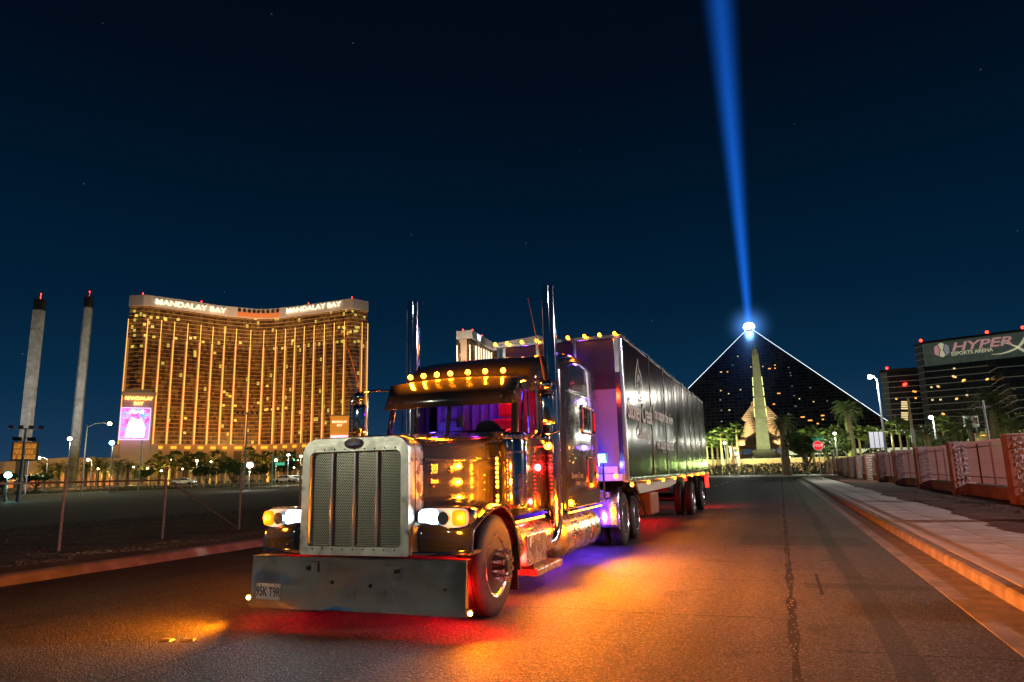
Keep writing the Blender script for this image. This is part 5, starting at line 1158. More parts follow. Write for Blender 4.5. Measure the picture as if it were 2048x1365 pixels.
for x, z in ((-.455, .585), (.43, .575)):
    f = MB(); f.box(x-.042, x+.042, -.016, -.001, z-.05, z+.05); o = f.build('tow_cover', bumpm, bumper, bevel=.004)
    f = MB(); f.lathe([(.0, -.03), (.022, -.03), (.026, -.002)], 12, 'y', (x+(.075 if x > 0 else -.065), 0, z-.01)); f.build('tow_pin', blackm, o, True)
f = MB(); f.lathe([(.08, -.006), (.088, -.001)], 20, 'y', (.5, 0, .57)); f.build('round_plate', bumpm, bumper, True)
for x, z in ((-.24, .44), (.2, .42), (1.02, .41)):
    f = MB(); f.lathe([(0, -.02), (.012, -.018), (.02, -.002)], 10, 'y', (x, 0, z)); f.build('bumper_bolt', blackm, bumper, True)
pl = MB(); pl.prism([(-.142, -.078), (.142, -.078), (.15, -.07), (.15, .07), (.142, .078), (-.142, .078), (-.15, .07), (-.15, -.07)], -.006, 0, 'y'); plate = pl.build('licence_plate', mat('plate_white', (.78, .76, .76), .45), TR, loc=(-1.015, -.008, .325)); plate.rotation_euler.y = R(1.4)
plx = mat('plate_navy', (.05, .04, .10), .5)
split_words(text('plate_number', '95K T9R', plx, .13, plate, Matrix.Translation((0, -.0075, -.004)) @ Matrix.Rotation(PI/2, 4, 'X'), ext=.001, sx=.64, off=.002), 2, Vector((1, 0, 0)))
text('plate_state', 'MISSOURI', plx, .022, plate, Matrix.Translation((0, -.0075, .062)) @ Matrix.Rotation(PI/2, 4, 'X'), ext=.001) if False else None
for x in (-.09, .09): f = MB(); f.lathe([(0, -.012), (.007, -.01), (.007, -.006)], 8, 'y', (x, 0, .062)); f.build('plate_screw', blackm, plate)
# --- grille shell
def rrect(hw0, hw1, z0, z1, rb, rt, n=6):
    """rounded outline, bottom half-width hw0, top half-width hw1"""
    o = []
    for cx, cz, r, a0 in ((hw0-rb, z0+rb, rb, -90), (hw1-rt, z1-rt, rt, 0), (-hw1+rt, z1-rt, rt, 90), (-hw0+rb, z0+rb, rb, 180)):
        for k in range(n+1): a = R(a0+90*k/n); o.append((cx+r*math.cos(a), cz+r*math.sin(a)))
    return o
outer = rrect(.645, .64, .705, 1.88, .03, .16); inner = rrect(.53, .525, .80, 1.735, .035, .06)
outer = [(x, z+(.025*(1-(x/.64)**2) if z > 1.6 else 0)) for x, z in outer]
w = MB(); A = lambda o, y, s=1.: [(x*s, y, z) for x, z in o]
w.loft([A(outer, .10), A(outer, .01), [(x*.985, -.02, .705+(z-.705)*.992) for x, z in outer], [(x*1.03, -.02, 1.27+(z-1.27)*1.022) for x, z in inner], A(inner, .0), A(inner, .05)])
shell = w.build('grille_shell', mat('brushed_shell_metal', (.80, .79, .70), .34, 1, noise=.08, nscale=7, bump=.007, bscale=4, rnoise=.1), TR, True, bevel=0)
w = MB(); rv = []
for k in range(9): rv += [(-.48+k*.12, 1.765), (-.48+k*.12, .765)]
for x, z in rv: w.lathe([(0, -.030), (.006, -.028), (.010, -.018)], 8, 'y', (x, 0, z))
tag(w.build('shell_bolts', blackm, TR, True), kind='stuff')
def grille_mat():
    m = bpy.data.materials.new('punched_grille'); m.use_nodes = True; t = m.node_tree; N = t.nodes; L = t.links; b = N['Principled BSDF']
    tc = N.new('ShaderNodeTexCoord'); sp = N.new('ShaderNodeSeparateXYZ'); L.new(tc.outputs['Object'], sp.inputs[0])
    def M(op, a, bb=None, c=None):
        n = N.new('ShaderNodeMath'); n.operation = op
        for i, x in enumerate((a, bb, c)):
            if x is None: continue
            if isinstance(x, (int, float)): n.inputs[i].default_value = x
            else: L.new(x, n.inputs[i])
        return n.outputs[0]
    z = M('DIVIDE', sp.outputs[2], .0155); row = M('FLOOR', z); odd = M('MULTIPLY', M('MODULO', row, 2), .5)
    x = M('FRACT', M('ADD', M('ADD', M('DIVIDE', sp.outputs[0], .027), 200), odd)); zf = M('SUBTRACT', M('FRACT', z), .5); xf = M('SUBTRACT', x, .5)
    d = M('ADD', M('MULTIPLY', M('MULTIPLY', xf, xf), 7.2), M('MULTIPLY', M('MULTIPLY', zf, zf), 8.5)); hole = M('LESS_THAN', d, 1.)
    mx = N.new('ShaderNodeMixRGB'); L.new(hole, mx.inputs[0]); mx.inputs[1].default_value = (.74, .72, .58, 1); mx.inputs[2].default_value = (.01, .01, .01, 1); L.new(mx.outputs[0], b.inputs['Base Color'])
    L.new(M('SUBTRACT', 1, hole), b.inputs['Metallic']); b.inputs['Roughness'].default_value = .3
    bp = N.new('ShaderNodeBump'); bp.inputs['Distance'].default_value = .004; L.new(M('MINIMUM', d, 1.3), bp.inputs['Height']); L.new(bp.outputs[0], b.inputs['Normal']); return m
w = MB(); nx, nz = 10, 12; rows = [[(-.53+1.06*i/nx, .03-.012*(1-(2*i/nx-1)**2), .80+.935*j/nz) for i in range(nx+1)] for j in range(nz+1)]
w.loft(rows, closed=False); w.build('grille', grille_mat(), TR, True)
for x in (-.27, 0, .262):
    w = MB(); w.box(x-.016, x+.016, -.012, .02, .80, 1.735); w.build('grille_bar', mat('brushed_grille_bar', (.55, .48, .5), .3, 1), TR, bevel=.006)
w = MB(); w.lathe([(0, -.012), (.10, -.01), (.108, .0)], 28, 'y'); em_ = w.build('emblem', mat('emblem_red', (.06, .006, .007), .3, .3), TR, True, loc=(-.005, -.021, 1.822)); em_.scale = (1, 1, .50)
w = MB(); w.lathe([(.104, -.006), (.108, -.014), (.114, -.006), (.114, 0)], 28, 'y'); e2 = w.build('emblem_rim', chrome, em_, True)
text('emblem_script', 'Peterbilt', chrome, .062, em_, Matrix.Translation((0, -.0135, 0)) @ Matrix.Rotation(PI/2, 4, 'X') @ Matrix.Diagonal((1, 2., 1, 1)), ext=.002, shear=.35, off=.0012, sx=.72)
# --- hood
def hood_ring(y, hw, zt, crown, zb=1.02, rt=.15):
    o = [(hw, zb), (hw+.005, (zb+zt)/2-.1)]
    for k in range(7): a = R(90*k/6); o.append((hw-rt+rt*math.cos(a), zt-rt+rt*math.sin(a)))
    for k in range(1, 6): x = (hw-rt)*(1-k/3); o.append((x, zt+crown*(1-(x/(hw-rt))**2)))
    for k in range(7): a = R(90+90*k/6); o.append((-hw+rt+rt*math.cos(a), zt-rt+rt*math.sin(a)))
    o += [(-hw-.005, (zb+zt)/2-.1), (-hw, zb)]
    return [(x, y, z) for x, z in o]
w = MB(); w.loft([hood_ring(.10, .645, 1.865, .025, .80), hood_ring(.24, .66, 1.872, .03, .80)], closed=False); w.build('shell_side_band', alu, TR, True)
w = MB(); w.loft([hood_ring(.24, .665, 1.878, .035, .80), hood_ring(.8, .69, 1.905, .05, .9), hood_ring(1.5, .72, 1.94, .06, .95), hood_ring(2.22, .755, 1.975, .07, .95)], closed=False)
hood = w.build('hood', paint, TR, True, auto=50)
w = MB()
for s in (-1, 1):
    for k in range(34): y = .27+k*.058; w.sphere((s*(.668+.045*(y-.24)), y, 1.655+.02*y/2), .007, 6, 4)
    for k in range(12): z = .86+k*.075; w.sphere((s*.662, .225, z), .006, 6, 4)
    for k in range(6): w.sphere((s*.735, 1.72, 1.2+k*.09), .007, 6, 4)
tag(w.build('hood_rivets', chrome, hood, True), kind='stuff')
for s in (-1, 1):
    w = MB(); w.box(s*(.668), s*(.668+.008), .26, 2.2, 1.635, 1.645); hs = w.build('hood_seam', chrome, hood)
    hs.data.transform(Matrix.Rotation(-s*.040, 4, 'Z')); hs.location = (s*.012, 0, 0)
    w = MB(); w.lathe([(0, .012), (.05, .010), (.055, 0)], 20, 'x'); eb = w.build('side_emblem', chrome, hood, True, loc=(s*.697, .83, 1.53)); eb.scale = (s, 1, .72)
    if s > 0:
        f = MB(); f.lathe([(0, .015), (.044, .014)], 20, 'x'); f.build('emblem_face', mat('emblem_red', (.16, .01, .012), .3), eb)
hood_txt = mat('badge_silver', (.62, .42, .38), .35, .5)
Ms = lambda y, z: Matrix.Translation((.678+.045*(y-.24), y, z)) @ Matrix.Rotation(PI/2+.045, 4, 'Z').to_4x4() @ Matrix.Rotation(PI/2, 4, 'X')
text('model_badge', '389', hood_txt, .15, hood, Ms(.44, 1.54), ext=.003, sx=.85)
text('model_badge', 'Detroit', hood_txt, .065, hood, Ms(.45, 1.42), ext=.003, sx=1.0, off=.001)
w = MB(); w.box(-.02, .02, -.01, .01, 0, .012); w.build('badge_red', mat('badge_red', (.4, .01, .01), .5), hood, loc=(.683, .42, 1.36)).rotation_euler.z = PI/2
# --- front fenders
def fprof(t, s):   # profile (y,z) of the fender, t = 0 at the hood .. 1 at the outer lip
    P0 = [(.03, .72), (.035, .96), (.14, 1.05), (.45, 1.12), (.75, 1.20), (1.05, 1.21), (1.4, 1.12), (1.6, .98), (1.66, .8), (1.66, .55)]
    P1 = [(.17, .72), (.20, .93), (.33, 1.0), (.55, 1.07), (.75, 1.115), (1.05, 1.125), (1.33, .99), (1.46, .82), (1.53, .67), (1.56, .38)]
    e = t**2.2
    return [(a[0]*(1-e)+b[0]*e, a[1]*(1-e)+b[1]*e) for a, b in zip(P0, P1)]
def smooth2(P, n=4): return [(q.x, q.y) for q in spline([Vector((a, b, 0)) for a, b in P], n)]
for s in (-1, 1):
    w = MB(); rings = []
    for t in (0, .2, .45, .7, .85, .95, 1.0):
        x = .66+(1.225-.66)*t; rings.append([(s*x, y, z) for y, z in smooth2(fprof(t, s))])
    w.loft(rings, closed=False)
    fen = w.build('fender', paint, TR, True, auto=70); fixn(fen)
    m_ = fen.modifiers.new('solid', 'SOLIDIFY'); m_.thickness = .012; m_.offset = 0
    w = MB(); w.tube([(s*1.232, y-.006, z) for y, z in smooth2(fprof(1, s))], .013, 8); w.build('wheel_arch_trim', chrome, fen, True)
    w = MB(); pts = [(s*(.66+(1.225-.66)*t), fprof(t, s)[0][0]-.006, .735) for t in (0, .2, .45, .7, .85, .95, 1.0)]
    w.tube(pts, .02, 8); w.build('fender_chrome_lip', chrome, fen, True)
    w = MB()
    for k in range(5): w.sphere((s*(.74+k*.1), .03+.012*k*k*.35, .80), .006, 6, 4)
    tag(w.build('fender_bolts', chrome, fen, True), kind='stuff')
    # mud flap behind the wheel
    w = MB(); w.box(s*.72, s*1.2, 1.55, 1.565, .17, .66); w.build('mud_flap', rubber, TR)
    w = MB(); w.box(.66*s, 1.0*s, .3, 1.6, .66, 1.1)
    # headlight pod
    hl = MB(); rings = []
    for y, k in ((.10, .96), (.16, 1.02), (.3, .98), (.45, .8), (.58, .4)):
        rings.append([(s*(.935+.285*k*math.copysign(abs(math.cos(a))**.5, math.cos(a))), y+(.05 if math.cos(a)*1 > .5 else 0), 1.065+.112*k*math.copysign(abs(math.sin(a))**.6, math.sin(a))) for a in [2*PI*i/28 for i in range(28)]])
    hl.loft(rings, cap=True); hd = hl.build('headlight', chrome, TR, True, auto=50); fixn(hd)
    def lensring(c, rx, rz, y0, y1, m, name, e=.55, n=24):
        q = MB(); r_ = [[(s*(c[0]+rx*k*math.copysign(abs(math.cos(a))**e, math.cos(a))), y, c[1]+rz*k*math.copysign(abs(math.sin(a))**e, math.sin(a))) for a in [2*PI*i/n for i in range(n)]] for y, k in ((y1, 1), (y0, .96), (y0-.012, .75))]
        q.loft(r_, cap=True); o = q.build(name, m, hd, True); return o
    lensring((.935, 1.065), .268, .098, .098, .12, wht_s, 'lens_backing', .5)
    lensring((.80, 1.07), .118, .084, .085, .11, wht_l if s > 0 else wht_l, 'beam_lens', .55)
    lensring((1.125, 1.065), .075, .080, .085, .12, amb_m, 'turn_lens', .6)
    lensring((1.15, 1.068), .028, .026, .062, .09, amb_l, 'turn_bulb', .9, 12)
    q = MB(); q.lathe([(0, .050), (.03, .054), (.048, .066), (.056, .066), (.060, .10)], 18, 'y', (s*.975, 0, 1.065)); q.build('projector_lens', mat('projector_glass', (.25, .3, .35), .05, .6), hd, True)
    q = MB(); q.lathe([(.052, .048), (.062, .048), (.066, .10)], 18, 'y', (s*.975, 0, 1.065)); q.build('projector_ring', chrome, hd, True)
    q = MB(); q.box(s*.66, s*.72, .2, .3, .98, 1.08); q.build('headlight_bracket', chrome, hd)
    lamp('headlight_bulb', (s*.80, -.02, 1.07), 70, (.85, .93, 1), TR, .06, spot=120, aim=(s*.8, -8, -1.6), blend=.9)
    lamp('turn_bulb_light', (s*1.25, -.12, 1.07), 14, AMB, TR, .04)
    # bumper corner marker
    q = MB(); q.sphere((0, 0, 0), .022, 12, 8); o = q.build('corner_marker', mat('corner_marker_lit', (1, .6, .2), .3, emis=(1, .40, .05), es=60), TR, True, loc=(s*1.275, .0, .255 if s < 0 else .205))
    q = MB(); q.tube([(s*1.22, .06, .23), (s*1.27, .05, .23), (s*1.275, .015, .23)], .009, 6); q.build('marker_bracket', blackm, TR)
    lamp('corner_marker_light', (s*1.40, -.14, .32), 420 if s < 0 else 200, (1, .23, .003), TR, .03, spot=176, aim=(s*3.4, -1.6, -.1), blend=1)
    lamp('wheel_face_light', (s*1.42, .22, .20), 34 if s > 0 else 8, (1, .005, .004), TR, .03)
    lamp('wheel_light', (s*1.0, .42, .36), 70 if s > 0 else 25, (1, .005, .004), TR, .03)
    lamp('wheel_light_rear', (s*.95, 1.6, .42), 45 if s > 0 else 10, (1, .005, .004), TR, .03)
# --- wheels
def tyre(w, x0, x1, r, rim, n=40):
    xm = (x0+x1)/2; h = abs(x1-x0)/2; s = 1 if x1 > x0 else -1
    prof = [(rim, -h*.82), (rim+.03, -h*.98), ((r+rim)/2+.01, -h*1.0), (r-.045, -h*.94), (r-.012, -h*.8), (r, -h*.62), (r-.0, -h*.40), (r-.012, -h*.38), (r-.012, -h*.33), (r, -h*.31), (r, -.02), (r-.012, -.012), (r-.012, .012), (r, .02), (r, h*.31), (r-.012, h*.33), (r-.012, h*.38), (r, h*.40), (r, h*.62), (r-.012, h*.8), (r-.045, h*.94), ((r+rim)/2+.01, h*1.0), (rim+.03, h*.98), (rim, h*.82)]
    w.lathe([(a, xm+b) for a, b in prof], n, 'x')
def wheel(parent, x, y, s, kind, r=.522):
    """kind: steer, dual"""
    if kind == 'steer':
        w = MB(); tyre(w, -.14, .14, r, .30); t = w.build('wheel', rubber, parent, True, auto=35, loc=(x-s*.14, y, r))
        face = .10*s
        w = MB(); w.lathe([(.295, -.12*s), (.315, .118*s), (.330, .13*s), (.325, .14*s), (.30, .13*s), (.285, .11*s), (.272, .03*s), (.262, .015*s), (.24, .03*s), (.19, .075*s), (.155, .09*s), (.0, .09*s)], 40, 'x'); rim = w.build('rim', alu_w, t, True, auto=40); fixn(rim)
        w = MB()
        for k in range(10): a = 2*PI*k/10; w.lathe([(0, -.016*s), (.028, .012*s)], 12, 'x', (.043*s, .222*math.cos(a), .222*math.sin(a)))
        w.build('hand_holes', blackp, t)
        w = MB(); w.lathe([(.115, 0), (.115, .13*s), (.09, .16*s), (.085, .24*s), (.055, .27*s), (0, .272*s)], 24, 'x'); w.build('hub', blackm, t, True)
        for k in range(10):
            a = 2*PI*(k+.5)/10; q = MB(); q.lathe([(.021, 0), (.021, .05*s), (.0165, .07*s), (.0165, .245*s), (.027, .25*s), (.027, .262*s), (0, .268*s)], 12, 'x'); o = q.build('lug_nut_cover', chrome, t, True, loc=(0, .148*math.cos(a), .148*math.sin(a)))
        return t
    w = MB(); tyre(w, -.13, .13, r, .30); t = w.build('wheel', rubber, parent, True, auto=35, loc=(x-s*.13, y, r))
    w = MB(); w.lathe([(.295, -.10*s), (.315, .112*s), (.328, .125*s), (.32, .133*s), (.30, .12*s), (.285, .08*s), (.272, -.10*s), (.20, -.11*s), (.19, -.03*s), (.11, -.02*s), (.10, .05*s), (0, .06*s)], 36, 'x'); rim = w.build('rim', alu_w, t, True, auto=40); fixn(rim)
    for k in range(10):
        a = 2*PI*(k+.5)/10; q = MB(); q.lathe([(.02, -.06*s), (.02, .02*s), (0, .03*s)], 8, 'x'); o = q.build('lug_nut', chrome, t, True, loc=(0, .15*math.cos(a), .15*math.sin(a)))
    w = MB(); tyre(w, -.13, .13, r, .30, 28); o = w.build('wheel', rubber, parent, True, auto=35, loc=(x-s*.46, y, r))
    return t
alu_w = mat('polished_wheel', (.82, .82, .84), .26, 1, bump=.001, bscale=8, nscale=8, rnoise=.05)
for s in (-1, 1): wheel(TR, s*1.2, .93, s, 'steer')
for s in (-1, 1):
    for y in (8.1, 9.42): wheel(TR, s*1.22, y, s, 'dual')
w = MB(); w.box(-.45, -.33, .3, 10.1, .62, .9); w.build('frame_rail', blackm, TR); w = MB(); w.box(.33, .45, .3, 10.1, .62, .9); w.build('frame_rail', blackm, TR)
w = MB(); w.tube([(-1, .93, .52), (-.3, .93, .42), (.3, .93, .42), (1, .93, .52)], .06, 10); w.build('front_axle', blackm, TR, True)
w = MB(); w.box(-.5, .5, .3, 2.3, .45, 1.0); w.build('engine', blackm, TR, bevel=.05)
for y in (8.1, 9.42): w = MB(); w.tube([(-1, y, .52), (1, y, .52)], .09, 10); w.sphere((0, y, .52), .24, 12, 8); w.build('drive_axle', blackm, TR, True)
# --- cab
def ring_xz(hw, z0, z1, rt, y, rb=.03, n=5, crown=.0):
    o = rrect(hw, hw, z0, z1, rb, rt, n); return [(x, y, z+(crown*(1-(x/hw)**2) if z > (z0+z1)/2 else 0)) for x, z in o]
w = MB(); w.loft([ring_xz(.86, 1.0, 2.02, .05, 2.22), ring_xz(.93, .98, 2.06, .05, 2.36)], cap=True); w.build('cowl', paint, TR, True)
# cab lower body with doors
w = MB(); w.loft([ring_xz(.97, .95, 2.02, .03, 2.30), ring_xz(1.0, .95, 2.02, .03, 2.45), ring_xz(1.0, .95, 2.02, .03, 3.58)], cap=True); cabb = w.build('cab_body', paint, TR, True)
# roof: from the windscreen header up over the cab to the sleeper fairing
def arc_top(y, hw, z, drop, n=14, rt=.12):
    o = [(hw, z-drop)]
    for k in range(5): a = R(90*k/4); o.append((hw-rt+rt*math.cos(a), z-rt+rt*math.sin(a)))
    for k in range(1, 6): x = (hw-rt)*(1-k/3); o.append((x, z+.035*(1-(x/(hw-rt))**2)))
    for k in range(5): a = R(90+90*k/4); o.append((-hw+rt+rt*math.cos(a), z-rt+rt*math.sin(a)))
    o.append((-hw, z-drop)); return [(x, y, q) for x, q in o]
w = MB(); w.loft([arc_top(2.36, .93, 2.70, .12), arc_top(2.45, .96, 2.77, .16), arc_top(2.66, .98, 2.80, .2), arc_top(2.80, 1.0, 2.84, .22)], closed=False); w.loft([arc_top(2.80, 1.0, 2.84, .22), arc_top(3.1, 1.04, 3.0, .36), arc_top(3.45, 1.12, 3.17, .5), arc_top(3.62, 1.18, 3.2, .6)], closed=False)
roof = w.build('cab_roof', paint, TR, True, auto=60); fixn(roof); m_ = roof.modifiers.new('solid', 'SOLIDIFY'); m_.thickness = .02
# pillars
for s in (-1, 1):
    w = MB(); w.loft([[(s*.97, 2.28, 2.0), (s*.90, 2.25, 2.0), (s*.90, 2.31, 2.0), (s*.97, 2.36, 2.0)], [(s*.94, 2.44, 2.72), (s*.88, 2.41, 2.72), (s*.88, 2.47, 2.72), (s*.94, 2.52, 2.72)]], cap=True); w.build('windscreen_pillar', paint, TR)
    w = MB(); w.box(s*.94, s*1.0, 3.25, 3.58, 2.0, 2.72); w.build('rear_pillar', paint, TR)
    w = MB(); w.box(s*.945, s*.995, 2.45, 3.3, 2.60, 2.74); w.build('door_header', paint, TR)
w = MB(); w.loft([[(-.025, 2.21, 2.0), (.025, 2.21, 2.0), (.025, 2.24, 2.0), (-.025, 2.24, 2.0)], [(-.025, 2.37, 2.7), (.025, 2.37, 2.7), (.025, 2.4, 2.7), (-.025, 2.4, 2.7)]], cap=True); w.build('centre_post', blackp, TR)
def glass_mat():
    m = bpy.data.materials.new('cab_glass'); m.use_nodes = True; t = m.node_tree; t.nodes.clear(); N = t.nodes; L = t.links
    o = N.new('ShaderNodeOutputMaterial'); mx = N.new('ShaderNodeMixShader'); tr = N.new('ShaderNodeBsdfTransparent'); gl = N.new('ShaderNodeBsdfGlossy'); fr = N.new('ShaderNodeFresnel'); fr.inputs[0].default_value = 1.5
    tr.inputs[0].default_value = (.86, .9, .92, 1); gl.inputs['Roughness'].default_value = .02; L.new(fr.outputs[0], mx.inputs[0]); L.new(tr.outputs[0], mx.inputs[1]); L.new(gl.outputs[0], mx.inputs[2]); L.new(mx.outputs[0], o.inputs[0]); return m
glass = glass_mat()
for s in (-1, 1):
    w = MB(); w.quad((s*.03, 2.225, 2.02), (s*.90, 2.26, 2.02), (s*.89, 2.42, 2.7), (s*.03, 2.385, 2.7)); w.build('windscreen', glass, TR)
    w = MB(); w.quad((s*.975, 2.5, 2.02), (s*.985, 3.27, 2.02), (s*.965, 3.27, 2.62), (s*.955, 2.62, 2.62)); dw = w.build('door_window', glass, TR)
    q = MB(); P_ = [(s*.99, 2.44, 1.99), (s*.965, 2.58, 2.58), (s*.965, 2.64, 2.63), (s*.975, 3.25, 2.63), (s*.985, 3.3, 2.58), (s*.995, 3.3, 1.99)]; q.tube(P_+[P_[0]], .017, 6); q.build('window_frame', chrome, TR, True)
    q = MB(); q.tube([(s*.985, 2.75, 2.02), (s*.965, 2.78, 2.62)], .012, 6); q.build('vent_window_bar', chrome, TR, True)
    q = MB(); q.box(s*1.0, s*1.008, 2.42, 3.38, 1.02, 1.97); dr = q.build('door', paint, TR, bevel=.004)
    q = MB(); q.tube([(s*1.015, 3.18, 1.72), (s*1.04, 3.2, 1.72), (s*1.04, 3.31, 1.72), (s*1.015, 3.33, 1.72)], .01, 6); q.build('door_handle', chrome, dr, True)
    q = MB(); q.tube([(s*1.04, 3.44, 1.15), (s*1.07, 3.44, 1.2), (s*1.07, 3.44, 2.3), (s*1.04, 3.44, 2.35)], .016, 8); q.build('grab_rail', chrome, TR, True)
# drop visor
w = MB(); n = 10; r0_ = []; r1_ = []
for k in range(n+1):
    x = -.93+1.86*k/n; c = 1-(x/.93)**2; r0_.append((x, 2.36-.03*c, 2.735+.02*c)); r1_.append((x*1.0, 2.17-.06*c, 2.375))
w.loft([r0_, r1_], closed=False); w.loft([[r0_[0], r1_[0]], [(-.965, 2.5, 2.68), (-.97, 2.42, 2.42)]], closed=False); w.loft([[r0_[-1], r1_[-1]], [(.965, 2.5, 2.68), (.97, 2.42, 2.42)]], closed=False)
vis = w.build('visor', paint, TR, True, auto=40); fixn(vis); m_ = vis.modifiers.new('solid', 'SOLIDIFY'); m_.thickness = .01
# roof lamps: seven amber bullets
for k, x in enumerate((-.71, -.50, -.29, -.08, .19, .45, .715)):
    q = MB(); q.sphere((0, 0, 0), .045, 12, 8, (1, 1.6, .8)); o = q.build('roof_marker', chrome, TR, True, loc=(x, 2.56, 2.865+.012*(1-(x/.7)**2)))
    q = MB(); q.sphere((0, -.05, 0), .041, 12, 8, (1, .8, .95)); q.build('marker_lens', mat('roof_marker_lit', (1, .6, .2), .3, emis=(1, .17, .02), es=9), o, True)
    lamp('roof_marker_light', (x, 2.44, 2.90), (9)*4, (1, .23, .003), TR, .03)
for x in (-.55, -.18, .2): pass
# --- interior
vin = mat('cab_vinyl', (.10, .09, .12), .6, noise=.2, nscale=6); redc = mat('red_curtain', (.62, .02, .02), .7, noise=.2, nscale=4); lite = mat('cab_light_cloth', (.32, .3, .42), .8, noise=.15, nscale=5)
w = MB(); w.box(-.86, .86, 2.30, 2.55, 1.70, 2.05); w.build('dashboard', vin, TR, bevel=.04)
w = MB(); w.lathe([(.19, -.012), (.205, 0), (.19, .012), (.178, 0)], 26, 'z', M=Matrix.Translation((.45, 2.62, 2.02)) @ Matrix.Rotation(R(-62), 4, 'X')); w.build('steering_wheel', blackp, TR, True)
for s in (-1, 1):
    w = MB(); w.box(s*.45-.24, s*.45+.24, 2.95, 3.35, 1.45, 1.62); w.box(s*.45-.22, s*.45+.22, 3.28, 3.4, 1.6, 2.28); w.box(s*.45-.13, s*.45+.13, 3.29, 3.38, 2.3, 2.5)
    w.build('seat', redc if s > 0 else vin, TR, bevel=.04)
for k in range(9):
    x = -.9+k*.15
    if x < .3: w = MB(); w.prism([(x, 3.75), (x+.04, 3.70), (x+.09, 3.72), (x+.13, 3.78), (x+.07, 3.80)], 1.4, 2.85, 'z'); w.build('sleeper_curtain', lite, TR)
w = MB(); w.box(.3, .84, 3.72, 3.76, 1.9, 2.75); w.build('red_panel', redc, TR, bevel=.02)
w = MB(); w.box(-.96, .96, 2.3, 3.8, .98, 1.02); w.build('cab_floor', vin, TR)
w = MB(); w.box(.05, .16, 2.40, 2.43, 2.12, 2.25); w.build('visor_gadget', vin, TR, bevel=.01)
lamp('cab_blue_light', (-.35, 2.85, 2.6), 10, (.10, .03, 1), TR, .05); lamp('cab_purple_light', (.15, 3.3, 2.55), 3, (.25, .03, 1), TR, .05); lamp('cab_red_light', (.60, 3.0, 2.62), 7, (1, .02, .02), TR, .05)
lamp('cab_blue_low_light', (-.6, 3.0, 2.1), 5, (.1, .05, 1), TR, .05)
# --- sleeper
def slp(y, hw, zt, rt, zb=.93, crown=.03): return ring_xz(hw, zb, zt, rt, y, .03, 6, crown)
w = MB(); w.loft([slp(3.56, 1.10, 3.14, .2), slp(3.62, 1.19, 3.2, .22), slp(3.80, 1.215, 3.24, .24), slp(4.4, 1.22, 3.37, .25), slp(5.0, 1.22, 3.42, .26), slp(5.55, 1.22, 3.42, .26), slp(5.86, 1.22, 3.38, .26), slp(5.99, 1.20, 3.30, .25), slp(6.02, 1.17, 3.24, .25)], cap=False)
w.add([*slp(6.02, 1.17, 3.24, .25)], [tuple(range(28))]); sl = w.build('sleeper', paint, TR, True, auto=50); fixn(sl)
w = MB(); ring_n = slp(3.56, 1.10, 3.14, .2)
w.loft([ring_n, [(x*.93, 3.56, 1.0+(z-1.0)*.97) for x, y, z in ring_n]]); w.build('sleeper_front_wall', paint, TR)
